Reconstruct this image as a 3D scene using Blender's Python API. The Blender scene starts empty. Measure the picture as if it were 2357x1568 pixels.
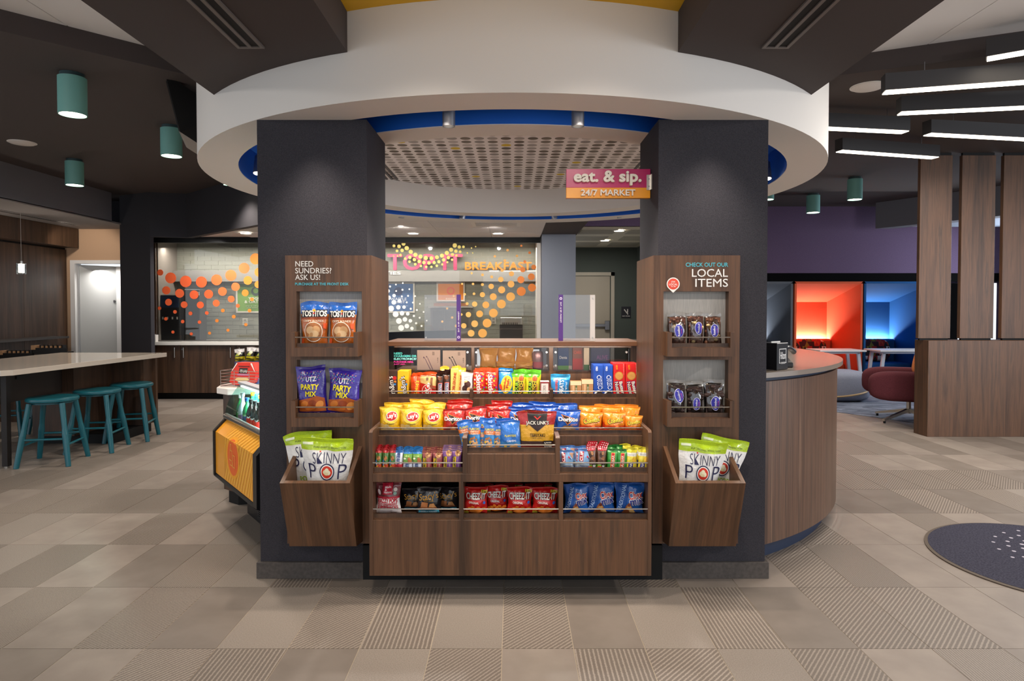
import bpy, bmesh, math, random
from math import sin, cos, pi, sqrt, atan2, radians as R
from mathutils import Vector, Matrix

S = bpy.context.scene
COL = S.collection
# ---------------------------------------------------------------- camera
F, CX, CY, TILT, EYE = 1500.0, 1180.0, 742.0, R(1.3), 1.455
cd = bpy.data.cameras.new('camera'); cam = bpy.data.objects.new('camera', cd); COL.objects.link(cam)
cd.sensor_width = 36; cd.lens = F * 36 / 2357
cd.shift_x = (1178.5 - CX) / 2357; cd.shift_y = (CY - 784) / 2357
cd.clip_start = .05; cd.clip_end = 80
cam.location = (0, 0, EYE); cam.rotation_euler = (pi / 2 - TILT, 0, 0)
S.camera = cam

def ray(px, py):
    a = (px - CX) / F; b = (CY - py) / F
    return a, cos(TILT) + b * sin(TILT), -sin(TILT) + b * cos(TILT)
def P(px, py, Y):
    a, d, c = ray(px, py); s = Y / d
    return Vector((a * s, Y, EYE + c * s))
def G(px, py, z=0.0):
    a, d, c = ray(px, py); s = (z - EYE) / c
    return Vector((a * s, d * s, z))
def ZZ(py, Y): return P(CX, py, Y).z
def XX(px, py, Y): return P(px, py, Y).x

# ---------------------------------------------------------------- world, exposure, lamps of the room and added fill
W = bpy.data.worlds.new('world'); S.world = W; W.use_nodes = True
W.node_tree.nodes['Background'].inputs[0].default_value = (.86, .92, 1, 1)
W.node_tree.nodes['Background'].inputs[1].default_value = .66
S.view_settings.view_transform = 'Standard'; S.view_settings.look = 'None'
S.view_settings.exposure = 0.88; S.view_settings.gamma = 1; S.view_settings.use_curve_mapping = False
S.cycles.max_bounces = 6; S.cycles.diffuse_bounces = 3; S.cycles.glossy_bounces = 3
S.cycles.transparent_max_bounces = 10; S.cycles.caustics_reflective = False; S.cycles.caustics_refractive = False
S.cycles.sample_clamp_indirect = 4

def lamp(kind, loc, to, watts, col=(1, .93, .84), size=.3, sy=None, angle=70, blend=.6, name='lamp'):
    l = bpy.data.lights.new(name, kind); l.energy = watts; l.color = col
    if kind == 'AREA':
        l.size = size
        if sy: l.shape = 'RECTANGLE'; l.size_y = sy
    elif kind == 'SPOT':
        l.spot_size = R(angle); l.spot_blend = blend; l.shadow_soft_size = size
    else: l.shadow_soft_size = size
    o = bpy.data.objects.new(name, l); COL.objects.link(o); o.location = loc
    d = Vector(to) - Vector(loc); o.rotation_euler = d.to_track_quat('-Z', 'Y').to_euler()
    return o
WARM = (1, .88, .76); NEUT = (1, .95, .90); COOL = (.80, .89, 1)
# unseen fill lights added over the lobby the camera stands in
lamp('AREA', (0, -1.2, 3.1), (0, .6, 0), 85, NEUT, 3.0, 1.6, name='lobby_ceiling_lamp')
lamp('SPOT', (-4.4, 1.0, 3.3), (-3.8, 2.6, 0), 110, NEUT, .12, angle=150, blend=.9, name='lobby_ceiling_lamp')
lamp('AREA', (9.2, .8, 1.7), (2.0, 2.4, 2.4), 95, (.90, .94, 1), 3.2, 2.2, name='lobby_window_daylight')  # unseen cool fill added to brighten the ceiling and ring fascia
lamp('SPOT', (4.4, 1.0, 3.3), (3.8, 2.6, 0), 170, NEUT, .12, angle=150, blend=.9, name='lobby_ceiling_lamp')
# downlights under the ring, with unseen fill added around them
for x, y, tx, ty, w in ((-.36, 3.44, -.45, 3.2, 34), (.36, 3.44, .45, 3.2, 34), (-1.05, 3.45, -.98, 2.9, 17), (1.05, 3.45, .98, 2.9, 17),
                        (0, 2.85, 0, 3.8, 36)):  # last one is unseen fill added before the ring for the candy shelf
    lamp('SPOT', (x, y - .12 if y > 3 else y, 2.42), (tx, ty, .3), w, WARM, .05, angle=95, blend=.8, name='ring_lamp')
for x in (-.52, .52): lamp('SPOT', (x, 1.7, 2.86), (x * .8, 3.75, .92), 44, WARM, .05, angle=62, blend=.7, name='track_lamp')  # unseen spots added to brighten the candy shelf
for x, y in ((0, 5.4), (-.5, 5.0), (.5, 5.0), (-.5, 5.9), (.5, 5.9)): lamp('SPOT', (x, y, 2.69), (x, y, 0), 62, NEUT, .05, angle=150, blend=.8, name='ring_lamp')  # unseen fill added over the service area, bouncing up to the dotted ceiling
lamp('AREA', (0, 3.90, 1.205), (0, 4.12, 1.08), 3, WARM, 1.44, .012, name='counter_led_strip')  # unseen strip added to light the cabinet contents and the candy
lamp('SPOT', (-1.9, 4.2, 2.4), (-1.9, 4.1, .3), 40, WARM, .08, angle=100, name='ring_lamp')
lamp('SPOT', (2.0, 4.2, 2.4), (2.3, 3.9, .3), 26, WARM, .08, angle=100, name='ring_lamp')
for x in (-3.9, -2.6, -1.5, -.25): lamp('SPOT', (x, 9.3 if x < -2.8 else 8.7, 2.54), (x, 10.2, .9), 60, NEUT, .03, angle=125, blend=.8, name='breakfast_lamp')
lamp('SPOT', (-4.55, 9.95, 2.53), (-4.9, 10.3, 1.3), 30, NEUT, .03, angle=140, blend=.8, name='breakfast_lamp')  # extra unseen spot added to brighten the orange dots
lamp('AREA', (-2.6, 10.52, 2.42), (-2.6, 10.8, 0), 42, NEUT, 6.0, .12, name='niche_lamp')
lamp('AREA', (-6.75, 10.98, 2.08), (-6.7, 11.25, .4), 5, NEUT, .7, .1, name='door_lamp')  # unseen fill added behind the frame to brighten the white door
lamp('SPOT', (-6.75, 9.7, 2.7), (-6.95, 10.75, 2.2), 16, WARM, .05, angle=80, name='cafe_wall_lamp')  # unseen spot added to lift the beige wall
lamp('AREA', (1.5, 11.4, 2.58), (1.5, 11.4, 0), 14, NEUT, .6, .6, name='hall_lamp')
# cool daylight reaching the lounge and the far side of the cafe
lamp('AREA', (8.4, 9.6, 2.0), (5, 9.6, .9), 60, COOL, 2.2, 1.8, name='lounge_daylight')

# ---------------------------------------------------------------- materials
def lin(h):
    h = h.lstrip('#'); o = []
    for i in (0, 2, 4):
        c = int(h[i:i + 2], 16) / 255
        o.append(c / 12.92 if c <= .04045 else ((c + .055) / 1.055) ** 2.4)
    return (*o, 1)
MATS = {}
def newmat(name):
    m = bpy.data.materials.new(name); m.use_nodes = True
    return m, m.node_tree.nodes, m.node_tree.links, m.node_tree.nodes['Principled BSDF']
def mat(hexc, rough=.5, metal=0.0, spec=.5, coat=0.0, bump=0.0, bscale=60, name=None, emit=0.0, alpha=None):
    k = (hexc, rough, metal, spec, coat, bump, bscale, emit)
    if k in MATS: return MATS[k]
    m, N, L, b = newmat(name or 'paint_' + hexc.lstrip('#'))
    b.inputs['Base Color'].default_value = lin(hexc); b.inputs['Roughness'].default_value = rough
    b.inputs['Metallic'].default_value = metal; b.inputs['Specular IOR Level'].default_value = spec
    b.inputs['Coat Weight'].default_value = coat; b.inputs['Coat Roughness'].default_value = .15
    if emit:
        b.inputs['Emission Color'].default_value = lin(hexc); b.inputs['Emission Strength'].default_value = emit
    if bump:
        t = N.new('ShaderNodeTexCoord'); n = N.new('ShaderNodeTexNoise'); n.inputs['Scale'].default_value = bscale
        n.inputs['Detail'].default_value = 3
        bp = N.new('ShaderNodeBump'); bp.inputs['Strength'].default_value = bump; bp.inputs['Distance'].default_value = .01
        L.new(t.outputs['Object'], n.inputs['Vector']); L.new(n.outputs[0], bp.inputs['Height']); L.new(bp.outputs[0], b.inputs['Normal'])
    MATS[k] = m
    return m
def foil(h): return mat(h, .24, 0.0, .6, .4, .5, 38)
def ink(h): return mat(h, .45, 0, .4)
def ramp(N, cols):
    r = N.new('ShaderNodeValToRGB'); e = r.color_ramp.elements
    while len(e) < len(cols): e.new(.5)
    for i, (p, c) in enumerate(cols): e[i].position = p; e[i].color = lin(c)
    return r
def scaled_pos(N, L, sc, obj=False):
    g = N.new('ShaderNodeTexCoord') if obj else N.new('ShaderNodeNewGeometry')
    m = N.new('ShaderNodeMapping'); m.inputs['Scale'].default_value = sc
    L.new(g.outputs['Object' if obj else 'Position'], m.inputs['Vector'])
    return m
def wood(name, cols, rough=.42, sx=14, sz=.7, along='z', gloss=.45, sy=None):
    m, N, L, b = newmat(name)
    sc = {'z': (sx, sy or sx, sz), 'x': (sz, sx, sx), 'y': (sx, sz, sx)}[along]
    mp = scaled_pos(N, L, sc)
    n = N.new('ShaderNodeTexNoise'); n.inputs['Scale'].default_value = 1; n.inputs['Detail'].default_value = 5; n.inputs['Roughness'].default_value = .62
    n.inputs['Distortion'].default_value = .35
    r = ramp(N, cols); L.new(mp.outputs[0], n.inputs['Vector']); L.new(n.outputs[0], r.inputs[0])
    sc2 = {'z': (150, 10 if sy else 150, 5), 'x': (5, 150, 150), 'y': (150, 5, 150)}[along]
    mp2 = scaled_pos(N, L, sc2); n2 = N.new('ShaderNodeTexNoise'); n2.inputs['Scale'].default_value = 1; n2.inputs['Detail'].default_value = 3
    L.new(mp2.outputs[0], n2.inputs['Vector'])
    mx = N.new('ShaderNodeMix'); mx.data_type = 'RGBA'; mx.blend_type = 'OVERLAY'; mx.inputs[0].default_value = .35
    L.new(r.outputs[0], mx.inputs[6]); L.new(n2.outputs[0], mx.inputs[7]); L.new(mx.outputs[2], b.inputs['Base Color'])
    b.inputs['Roughness'].default_value = rough; b.inputs['Specular IOR Level'].default_value = gloss
    return m
M = {}
WN = [(.28, '39271a'), (.42, '523826'), (.54, '64452f'), (.64, '4b3627'), (.74, '725039')]
M['wood'] = wood('walnut_laminate', WN)
M['woodbin'] = wood('walnut_laminate_slanted', WN, sy=.5)
M['woodx'] = wood('walnut_laminate_flat', WN, along='x')
M['wooddark'] = wood('dark_walnut_laminate', [(.28, '322319'), (.45, '443124'), (.58, '523b2b'), (.72, '604634')])
M['woodgrey'] = wood('striped_desk_laminate', [(.26, '3c2d24'), (.40, '573f31'), (.50, '6b4f3e'), (.58, '4c3a2f'), (.66, '7e604c'), (.8, '5d483b')], sx=30, sz=.35)
M['steel'] = mat('c9c4bd', .28, 1.0, name='brushed_steel')
M['dsteel'] = mat('8a8a8e', .35, 1.0, name='dull_steel')
M['black'] = mat('0b0b0c', .6, spec=.3, name='black_laminate')
M['navy'] = mat('1c2a44', .5, name='navy_laminate')
M['white'] = mat('e9e7e3', .45, name='white_paint')
M['cream'] = mat('e6e0d8', .6, name='warm_white_paint')
M['darkceil'] = mat('463d3b', .85, name='charcoal_ceiling_paint')
M['darkwall'] = mat('333238', .85, name='charcoal_wall_paint')
M['blue'] = mat('1466d0', .55, name='blue_paint')
def fabric(name, h1, h2, sc=420, rough=.9, bump=.25, stretch=(1, 1, 1)):
    m, N, L, b = newmat(name)
    mp = scaled_pos(N, L, (sc * stretch[0], sc * stretch[1], sc * stretch[2]))
    n = N.new('ShaderNodeTexNoise'); n.inputs['Scale'].default_value = 1; n.inputs['Detail'].default_value = 2
    L.new(mp.outputs[0], n.inputs['Vector']); r = ramp(N, [(.32, h1), (.68, h2)]); L.new(n.outputs[0], r.inputs[0])
    L.new(r.outputs[0], b.inputs['Base Color']); b.inputs['Roughness'].default_value = rough; b.inputs['Specular IOR Level'].default_value = .25
    bp = N.new('ShaderNodeBump'); bp.inputs['Strength'].default_value = bump; bp.inputs['Distance'].default_value = .002
    L.new(n.outputs[0], bp.inputs['Height']); L.new(bp.outputs[0], b.inputs['Normal'])
    return m
M['pillar'] = fabric('charcoal_woven_wallcovering', '2c2b30', '413f45', 330, stretch=(1, 1, 1.6))
M['pillarbase'] = fabric('grey_base_tile', '4d4845', '59534f', 60, .6, .1)
M['niche'] = fabric('pale_metallic_laminate', 'a5a29d', 'bab6b0', 60, .45, .05, (8, 8, .3))
M['purple'] = fabric('purple_wallcovering', '624f69', '6b5873', 90)
M['beige'] = fabric('beige_wallcovering', 'b8977a', 'c4a487', 220)
def glass(name, tint='ffffff', fac=.10, rough=.02):
    m, N, L, b = newmat(name); N.remove(b); o = N['Material Output']
    t = N.new('ShaderNodeBsdfTransparent'); t.inputs[0].default_value = lin(tint)
    g = N.new('ShaderNodeBsdfGlossy'); g.inputs['Roughness'].default_value = rough
    fr = N.new('ShaderNodeFresnel'); fr.inputs[0].default_value = 1.45
    ad = N.new('ShaderNodeMath'); ad.operation = 'MULTIPLY_ADD'; ad.inputs[1].default_value = .8; ad.inputs[2].default_value = fac - .04; ad.use_clamp = True
    L.new(fr.outputs[0], ad.inputs[0]); mx = N.new('ShaderNodeMixShader')
    L.new(ad.outputs[0], mx.inputs[0]); L.new(t.outputs[0], mx.inputs[1]); L.new(g.outputs[0], mx.inputs[2]); L.new(mx.outputs[0], o.inputs[0])
    return m
M['glass'] = glass('clear_glass', 'f2f6f4', .06)
M['smoke'] = glass('smoked_glass', 'e6e2de', .045)
M['greenglass'] = glass('green_edge_glass', 'd6f0ea', .06)
M['film'] = glass('clear_film', 'f4f2f0', .16, .12)

# ---------------------------------------------------------------- mesh builder
class MB:
    def __init__(s): s.v = []; s.f = []; s.m = []
    def add(s, v, f, m=0):
        k = len(s.v); s.v += [tuple(p) for p in v]; s.f += [tuple(i + k for i in q) for q in f]
        s.m += [m] * len(f) if isinstance(m, int) else list(m)
        return s
    def box(s, x0, x1, y0, y1, z0, z1, m=0):
        return s.hexa([(x0, y0, z0), (x1, y0, z0), (x1, y1, z0), (x0, y1, z0), (x0, y0, z1), (x1, y0, z1), (x1, y1, z1), (x0, y1, z1)], m)
    def hexa(s, v, m=0):
        return s.add(v, [(3, 2, 1, 0), (4, 5, 6, 7), (0, 1, 5, 4), (1, 2, 6, 5), (2, 3, 7, 6), (3, 0, 4, 7)], m)
    def obox(s, c, u, hw, hd, z0, z1, m=0):          # box turned in plan: centre c, unit direction u along the width
        ux, uy = u; n = (-uy, ux); v = []
        for z in (z0, z1):
            for a, b in ((-1, -1), (1, -1), (1, 1), (-1, 1)):
                v.append((c[0] + a * hw * ux + b * hd * n[0], c[1] + a * hw * uy + b * hd * n[1], z))
        return s.hexa(v, m)
    def ext(s, a, b, m=0):                           # two matching rings
        n = len(a)
        return s.add(list(a) + list(b), [tuple(range(n))[::-1], tuple(range(n, 2 * n))] + [(i, (i + 1) % n, n + (i + 1) % n, n + i) for i in range(n)], m)
    def prism(s, pts, z0, z1, m=0): return s.ext([(x, y, z0) for x, y in pts], [(x, y, z1) for x, y in pts], m)
    def prismx(s, yz, x0, x1, m=0): return s.ext([(x0, y, z) for y, z in yz], [(x1, y, z) for y, z in yz], m)
    def prismy(s, xz, y0, y1, m=0): return s.ext([(x, y0, z) for x, z in xz], [(x, y1, z) for x, z in xz], m)
    def cyl(s, p0, p1, r, n=12, r1=None, m=0):
        p0 = Vector(p0); p1 = Vector(p1); d = (p1 - p0).normalized(); r1 = r if r1 is None else r1
        a = d.orthogonal().normalized(); b = d.cross(a)
        A = [p0 + (a * cos(2 * pi * i / n) + b * sin(2 * pi * i / n)) * r for i in range(n)]
        B = [p1 + (a * cos(2 * pi * i / n) + b * sin(2 * pi * i / n)) * r1 for i in range(n)]
        return s.ext(A, B, m)
    def tube(s, pts, r, n=6, m=0):
        pts = [Vector(p) for p in pts]; rings = []
        for i, p in enumerate(pts):
            d = (pts[min(i + 1, len(pts) - 1)] - pts[max(i - 1, 0)]).normalized()
            ref = Vector((0, 0, 1)) if abs(d.z) < .9 else Vector((1, 0, 0))
            a = d.cross(ref).normalized(); b = d.cross(a)
            rings.append([p + (a * cos(2 * pi * k / n) + b * sin(2 * pi * k / n)) * r for k in range(n)])
        v = [q for g in rings for q in g]; f = []
        for i in range(len(pts) - 1):
            for k in range(n):
                f.append((i * n + k, i * n + (k + 1) % n, (i + 1) * n + (k + 1) % n, (i + 1) * n + k))
        f += [tuple(range(n))[::-1], tuple(range(len(v) - n, len(v)))]
        return s.add(v, f, m)
    def lathe(s, prof, n=32, c=(0, 0, 0), a0=0, a1=2 * pi, m=0, close=False):
        full = abs(a1 - a0 - 2 * pi) < 1e-6; k = n if full else n + 1; v = []; f = []; ms = []
        for i in range(k):
            a = a0 + (a1 - a0) * i / n
            for r, z in prof: v.append((c[0] + r * cos(a), c[1] + r * sin(a), c[2] + z))
        q = len(prof); seg = q if close else q - 1
        for i in range(n):
            j = (i + 1) % k
            for t in range(seg):
                u = (t + 1) % q
                f.append((i * q + t, j * q + t, j * q + u, i * q + u)); ms.append(m if isinstance(m, int) else m[t])
        if close and not full:
            f += [tuple(range(q)), tuple(range((k - 1) * q, k * q))[::-1]]; mm = m if isinstance(m, int) else m[0]; ms += [mm, mm]
        return s.add(v, f, ms)
    def ball(s, c, rx, ry, rz, n=16, k=10, m=0):
        return s.lathe([(max(1e-4, cos(-pi / 2 + pi * i / k)), sin(-pi / 2 + pi * i / k)) for i in range(k + 1)], n, m=m) if False else s._ball(c, rx, ry, rz, n, k, m)
    def _ball(s, c, rx, ry, rz, n, k, m, e=1.0):
        sg = lambda t: math.copysign(abs(t) ** e, t)
        v = []; f = []
        for i in range(k + 1):
            b = -pi / 2 + pi * i / k
            for j in range(n):
                a = 2 * pi * j / n
                v.append((c[0] + rx * sg(cos(b)) * sg(cos(a)), c[1] + ry * sg(cos(b)) * sg(sin(a)), c[2] + rz * sg(sin(b))))
        for i in range(k):
            for j in range(n): f.append((i * n + j, i * n + (j + 1) % n, (i + 1) * n + (j + 1) % n, (i + 1) * n + j))
        return s.add(v, f, m)
    def pillow(s, c, rx, ry, rz, e=.5, n=20, k=12, m=0): return s._ball(c, rx, ry, rz, n, k, m, e)
    def build(s, name, mats, parent=None, smooth=False, bevel=0.0, kind=None, fix=True):
        me = bpy.data.meshes.new(name); o0 = ORG.get(parent.name, (0, 0, 0)) if parent else (0, 0, 0)
        me.from_pydata([(x - o0[0], y - o0[1], z - o0[2]) for x, y, z in s.v], [], s.f)
        for q in (mats if isinstance(mats, (list, tuple)) else [mats]): me.materials.append(q)
        if len(me.materials) > 1: me.polygons.foreach_set('material_index', s.m)
        if fix and len(s.f) < 20000:
            b = bmesh.new(); b.from_mesh(me); bmesh.ops.recalc_face_normals(b, faces=b.faces); b.to_mesh(me); b.free()
        if smooth:
            me.polygons.foreach_set('use_smooth', [True] * len(me.polygons))
            try: me.set_sharp_from_angle(angle=R(40))
            except Exception: pass
        o = bpy.data.objects.new(name, me); COL.objects.link(o)
        if parent: o.parent = parent; ORG[o.name] = o0
        if bevel:
            bv = o.modifiers.new('edge', 'BEVEL'); bv.width = bevel; bv.segments = 1; bv.limit_method = 'ANGLE'
        if kind: o['kind'] = kind
        return o
ORG = {}
def tag(o, label, cat, group=None):
    o['label'] = label; o['category'] = cat
    if group: o['group'] = group
    return o
def empty(name, loc, label, cat, group=None):
    o = bpy.data.objects.new(name, None); COL.objects.link(o); o.location = loc; o.empty_display_size = .1
    ORG[o.name] = tuple(loc)
    return tag(o, label, cat, group)
def dup(root, loc=None, rz=None, label=None, group=None):
    r = root.copy(); COL.objects.link(r)
    if loc is not None: r.location = loc
    if rz is not None: r.rotation_euler = (0, 0, rz)
    if label: r['label'] = label
    if group: r['group'] = group
    for ch in list(root.children):
        c = ch.copy(); COL.objects.link(c); c.parent = r
        for g in list(ch.children):
            d = g.copy(); COL.objects.link(d); d.parent = c
    return r
def struct(mb, name, mats, parent=None, **k):
    return mb.build(name, mats, parent, kind='structure', **k)

# ---------------------------------------------------------------- flat print: lettering, discs, shapes laid onto any surface
_T = {}
def text2d(body, bold=0.0, res=3):
    k = (body, bold, res)
    if k not in _T:
        c = bpy.data.curves.new('t', 'FONT'); c.body = body; c.resolution_u = res; c.offset = bold; c.align_x = 'CENTER'
        c.space_line = .95
        o = bpy.data.objects.new('t', c); me = o.to_mesh()
        v = [(p.co.x, p.co.y) for p in me.vertices]; f = [tuple(q.vertices) for q in me.polygons]
        o.to_mesh_clear(); bpy.data.objects.remove(o); bpy.data.curves.remove(c)
        xs = [p[0] for p in v]; ys = [p[1] for p in v]
        cx, cy = (min(xs) + max(xs)) / 2, (min(ys) + max(ys)) / 2
        _T[k] = ([(x - cx, y - cy) for x, y in v], f, max(xs) - min(xs), max(ys) - min(ys))
    return _T[k]
def refine(v, f, L):
    b = bmesh.new(); vs = [b.verts.new((x, y, 0)) for x, y in v]
    for q in f:
        try: b.faces.new([vs[i] for i in q])
        except ValueError: pass
    for _ in range(4):
        e = [g for g in b.edges if g.calc_length() > L]
        if not e: break
        bmesh.ops.triangulate(b, faces=b.faces)
        e = [g for g in b.edges if g.calc_length() > L]
        bmesh.ops.subdivide_edges(b, edges=e, cuts=1)
    bmesh.ops.triangulate(b, faces=b.faces)
    b.verts.index_update()
    r = [(p.co.x, p.co.y) for p in b.verts], [tuple(q.index for q in g.verts) for g in b.faces]
    b.free(); return r
def shape2d(it):
    """('t', body, x, z, w, h, colour, rot, bold) | ('e', x, z, rx, rz, colour, rot) | ('p', [(x, z)...], colour) -> verts, faces, colour"""
    k = it[0]
    if k == 't':
        _, body, x, z, w, h, col = it[:7]; rot = it[7] if len(it) > 7 else 0; bold = it[8] if len(it) > 8 else .02
        v, f, tw, th = text2d(body, bold); sx = w / tw; sy = h / th; a = R(rot)
        return [(x + px * sx * cos(a) - py * sy * sin(a), z + px * sx * sin(a) + py * sy * cos(a)) for px, py in v], f, col
    if k == 'e':
        _, x, z, rx, rz, col = it[:6]; a = R(it[6]) if len(it) > 6 else 0; n = 28 if max(rx, rz) > .012 else (18 if max(rx, rz) > .004 else 10)
        K = max(1, min(12, int(max(rx, rz) / .0055)))
        v = [(0, 0)] + [(rx * k / K * cos(2 * pi * i / n), rz * k / K * sin(2 * pi * i / n)) for k in range(1, K + 1) for i in range(n)]
        f = [(0, 1 + i, 1 + (i + 1) % n) for i in range(n)] + [(1 + (k - 1) * n + i, 1 + k * n + i, 1 + k * n + (i + 1) % n, 1 + (k - 1) * n + (i + 1) % n) for k in range(1, K) for i in range(n)]
        return [(x + p * cos(a) - q * sin(a), z + p * sin(a) + q * cos(a)) for p, q in v], f, col
    _, pts, col = it
    return pts, [tuple(range(len(pts)))], col
def printed(items, surf, L=None, off=.0008, step=.00025):
    """-> MB and material list; surf(x, z, o) gives the point lying o above the surface"""
    mb = MB(); cols = []; full = []
    for it in items:                                   # letters with sharp joins are thickened by shifted copies
        if it[0] == 't' and len(it) > 8 and it[8] > 0 and any(c in 'MWZNKRAmwkz&' for c in it[1]):
            s_ = it[8] * it[5] / .7 * .7
            for dx, dz in ((s_, 0), (-s_, 0), (0, s_), (0, -s_), (0, 0)): full.append((it[0], it[1], it[2] + dx, it[3] + dz, *it[4:8], 0))
        else: full.append(it)
    for i, it in enumerate(full):
        v, f, c = shape2d(it)
        if L and it[0] != 'e': v, f = refine(v, f, L)
        if c not in cols: cols.append(c)
        mb.add([surf(x, z, off + step * i) for x, z in v], f, cols.index(c))
    return mb, [ink(c) if isinstance(c, str) else c for c in cols]
def wallprint(name, items, parent, Y, off=.001, mat_=None):
    """print on a vertical face looking at -Y; items in world x, z"""
    mb, ms = printed(items, lambda x, z, o: (x, Y - o, z), None, off)
    return mb.build(name, ms, parent, fix=False)
def pxtext(body, x0, x1, y0, y1, Y, col, bold=.02, rot=0):
    a = P(x0, y1, Y); b = P(x1, y0, Y)
    return ('t', body, (a.x + b.x) / 2, (a.z + b.z) / 2, b.x - a.x, b.z - a.z, col, rot, bold)
rnd = random.Random(7)
# ================================================================ FLOOR
def tile_mat(name, base, alt, kind):
    m, N, L, b = newmat(name)
    n = N.new('ShaderNodeTexNoise'); n.inputs['Detail'].default_value = 4
    mp = scaled_pos(N, L, (1, 1, 1)); L.new(mp.outputs[0], n.inputs['Vector'])
    oi = N.new('ShaderNodeObjectInfo')
    if kind in ('smooth', 'grain'):
        n.inputs['Scale'].default_value = 5 if kind == 'smooth' else 230
        r = ramp(N, [(.35, base), (.65, alt)]); L.new(n.outputs[0], r.inputs[0]); out = r.outputs[0]
    else:
        ang, per = {'along': (0, .0187), 'diag': (-43, .0175), 'diag2': (-38, .0165), 'fine': (-2, .0115)}[kind]
        sp = N.new('ShaderNodeSeparateXYZ'); L.new(mp.outputs[0], sp.inputs[0])
        a = N.new('ShaderNodeMath'); a.operation = 'MULTIPLY'; a.inputs[1].default_value = cos(R(ang)) * 2 * pi / per
        c = N.new('ShaderNodeMath'); c.operation = 'MULTIPLY_ADD'; c.inputs[1].default_value = sin(R(ang)) * 2 * pi / per
        L.new(sp.outputs[0], a.inputs[0]); L.new(sp.outputs[1], c.inputs[0]); L.new(a.outputs[0], c.inputs[2])
        si = N.new('ShaderNodeMath'); si.operation = 'SINE'; L.new(c.outputs[0], si.inputs[0])
        n.inputs['Scale'].default_value = 170
        ad = N.new('ShaderNodeMath'); ad.operation = 'MULTIPLY_ADD'; ad.inputs[1].default_value = 3.4; L.new(n.outputs[0], ad.inputs[0]); L.new(si.outputs[0], ad.inputs[2])
        r = ramp(N, [(.52, base), (.72, alt)])
        mr = N.new('ShaderNodeMapRange'); mr.inputs[1].default_value = .2; mr.inputs[2].default_value = 3.2; L.new(ad.outputs[0], mr.inputs[0])
        L.new(mr.outputs[0], r.inputs[0]); out = r.outputs[0]
    hs = N.new('ShaderNodeHueSaturation'); mr2 = N.new('ShaderNodeMapRange'); mr2.inputs[3].default_value = 1.02; mr2.inputs[4].default_value = 1.2
    L.new(oi.outputs['Random'], mr2.inputs[0]); L.new(mr2.outputs[0], hs.inputs['Value']); L.new(out, hs.inputs['Color'])
    L.new(hs.outputs[0], b.inputs['Base Color'])
    b.inputs['Roughness'].default_value = .5; b.inputs['Specular IOR Level'].default_value = .4
    return m
TM = {'s': tile_mat('smooth_stone_tile', '83786f', '8f847a', 'smooth'), 'd': tile_mat('darker_stone_tile', '736960', '7d736a', 'smooth'),
      'g': tile_mat('speckled_stone_tile', '7b7168', '92887e', 'grain'), 'a': tile_mat('lined_stone_tile', '6b6158', '94897e', 'along'),
      'x': tile_mat('slant_lined_stone_tile', '6a6057', '92877c', 'diag'), 'y': tile_mat('cross_lined_stone_tile', '6c6259', '92877c', 'diag2'),
      'f': tile_mat('fine_lined_stone_tile', '71675e', '8f8479', 'fine')}
fl = MB().box(-9.5, 9.5, -3.5, 14.5, -.10, -.0015)
floor = struct(fl, 'floor', mat('b3a48f', .8, name='grout'))
TX, TY, TX0, TY0 = .305, .61, -.0435, 2.748
KNOWN = {  # tile finish by (row, column), read from the photograph
    0: {-10: 's', -9: 'd', -8: 'f', -7: 'd', -6: 's', -5: 'y', -4: 'a', -3: 'd', -2: 'g', -1: 'y', 0: 's', 1: 'a', 2: 'x', 3: 'g', 4: 'y', 5: 's', 6: 'f', 7: 's', 8: 'd'},
    1: {-11: 's', -10: 'd', -9: 's', -8: 'f', -7: 's', -6: 'y', -5: 'd', -4: 'g', -3: 'y', -2: 'a', -1: 'g', 0: 'x', 1: 'd', 2: 'g', 3: 'a', 4: 'd', 5: 'x', 6: 'x', 7: 's', 8: 's', 9: 'f', 10: 's'},
    2: {-12: 's', -11: 'd', -10: 'g', -9: 'f', -8: 's', -7: 'd', -6: 'f', -5: 'g', -4: 'a', -3: 'd', 4: 's', 5: 'x', 6: 'f', 7: 's', 8: 's', 9: 's', 10: 'f'},
    3: {-13: 's', -12: 'f', -11: 'g', -10: 's', -9: 's', -8: 'x', -7: 's', -6: 'g', -5: 'd', -4: 'x', 4: 'd', 5: 's', 6: 'x', 7: 's', 8: 's', 9: 'f', 10: 's'}}
TME = {}
for k in TM:
    me = bpy.data.meshes.new('tile_' + k); b_ = MB().box(0, TX - .003, 0, TY - .003, -.012, 0)
    me.from_pydata(b_.v, [], b_.f); me.materials.append(TM[k]); TME[k] = me
far = MB(); nt = 0
for r in range(-2, 19):
    y0 = TY0 + (r - 1) * TY
    for c in range(-31, 31):
        x0 = TX0 + c * TX
        k = KNOWN.get(r, {}).get(c) or rnd.choice('sssddggxyaf')
        ym = y0 + TY / 2; xm = x0 + TX / 2
        seen = y0 > 1.9 and y0 + TY > 2.4 and abs(xm) < .80 * (y0 + TY) + .25 and not (abs(xm) < 1.2 and 3.6 < ym < 8.6)
        if seen and nt < 296 and y0 < 8.1:
            o = bpy.data.objects.new('tile', TME[k]); COL.objects.link(o); o.parent = floor; o.location = (x0, y0, 0); nt += 1
        else:
            far.box(x0, x0 + TX - .003, y0, y0 + TY - .003, -.012, 0, 'sdgxyaf'.index(k))
far.build('tile', [TM[k] for k in 'sdgxyaf'], floor, kind='stuff', fix=False)

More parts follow.
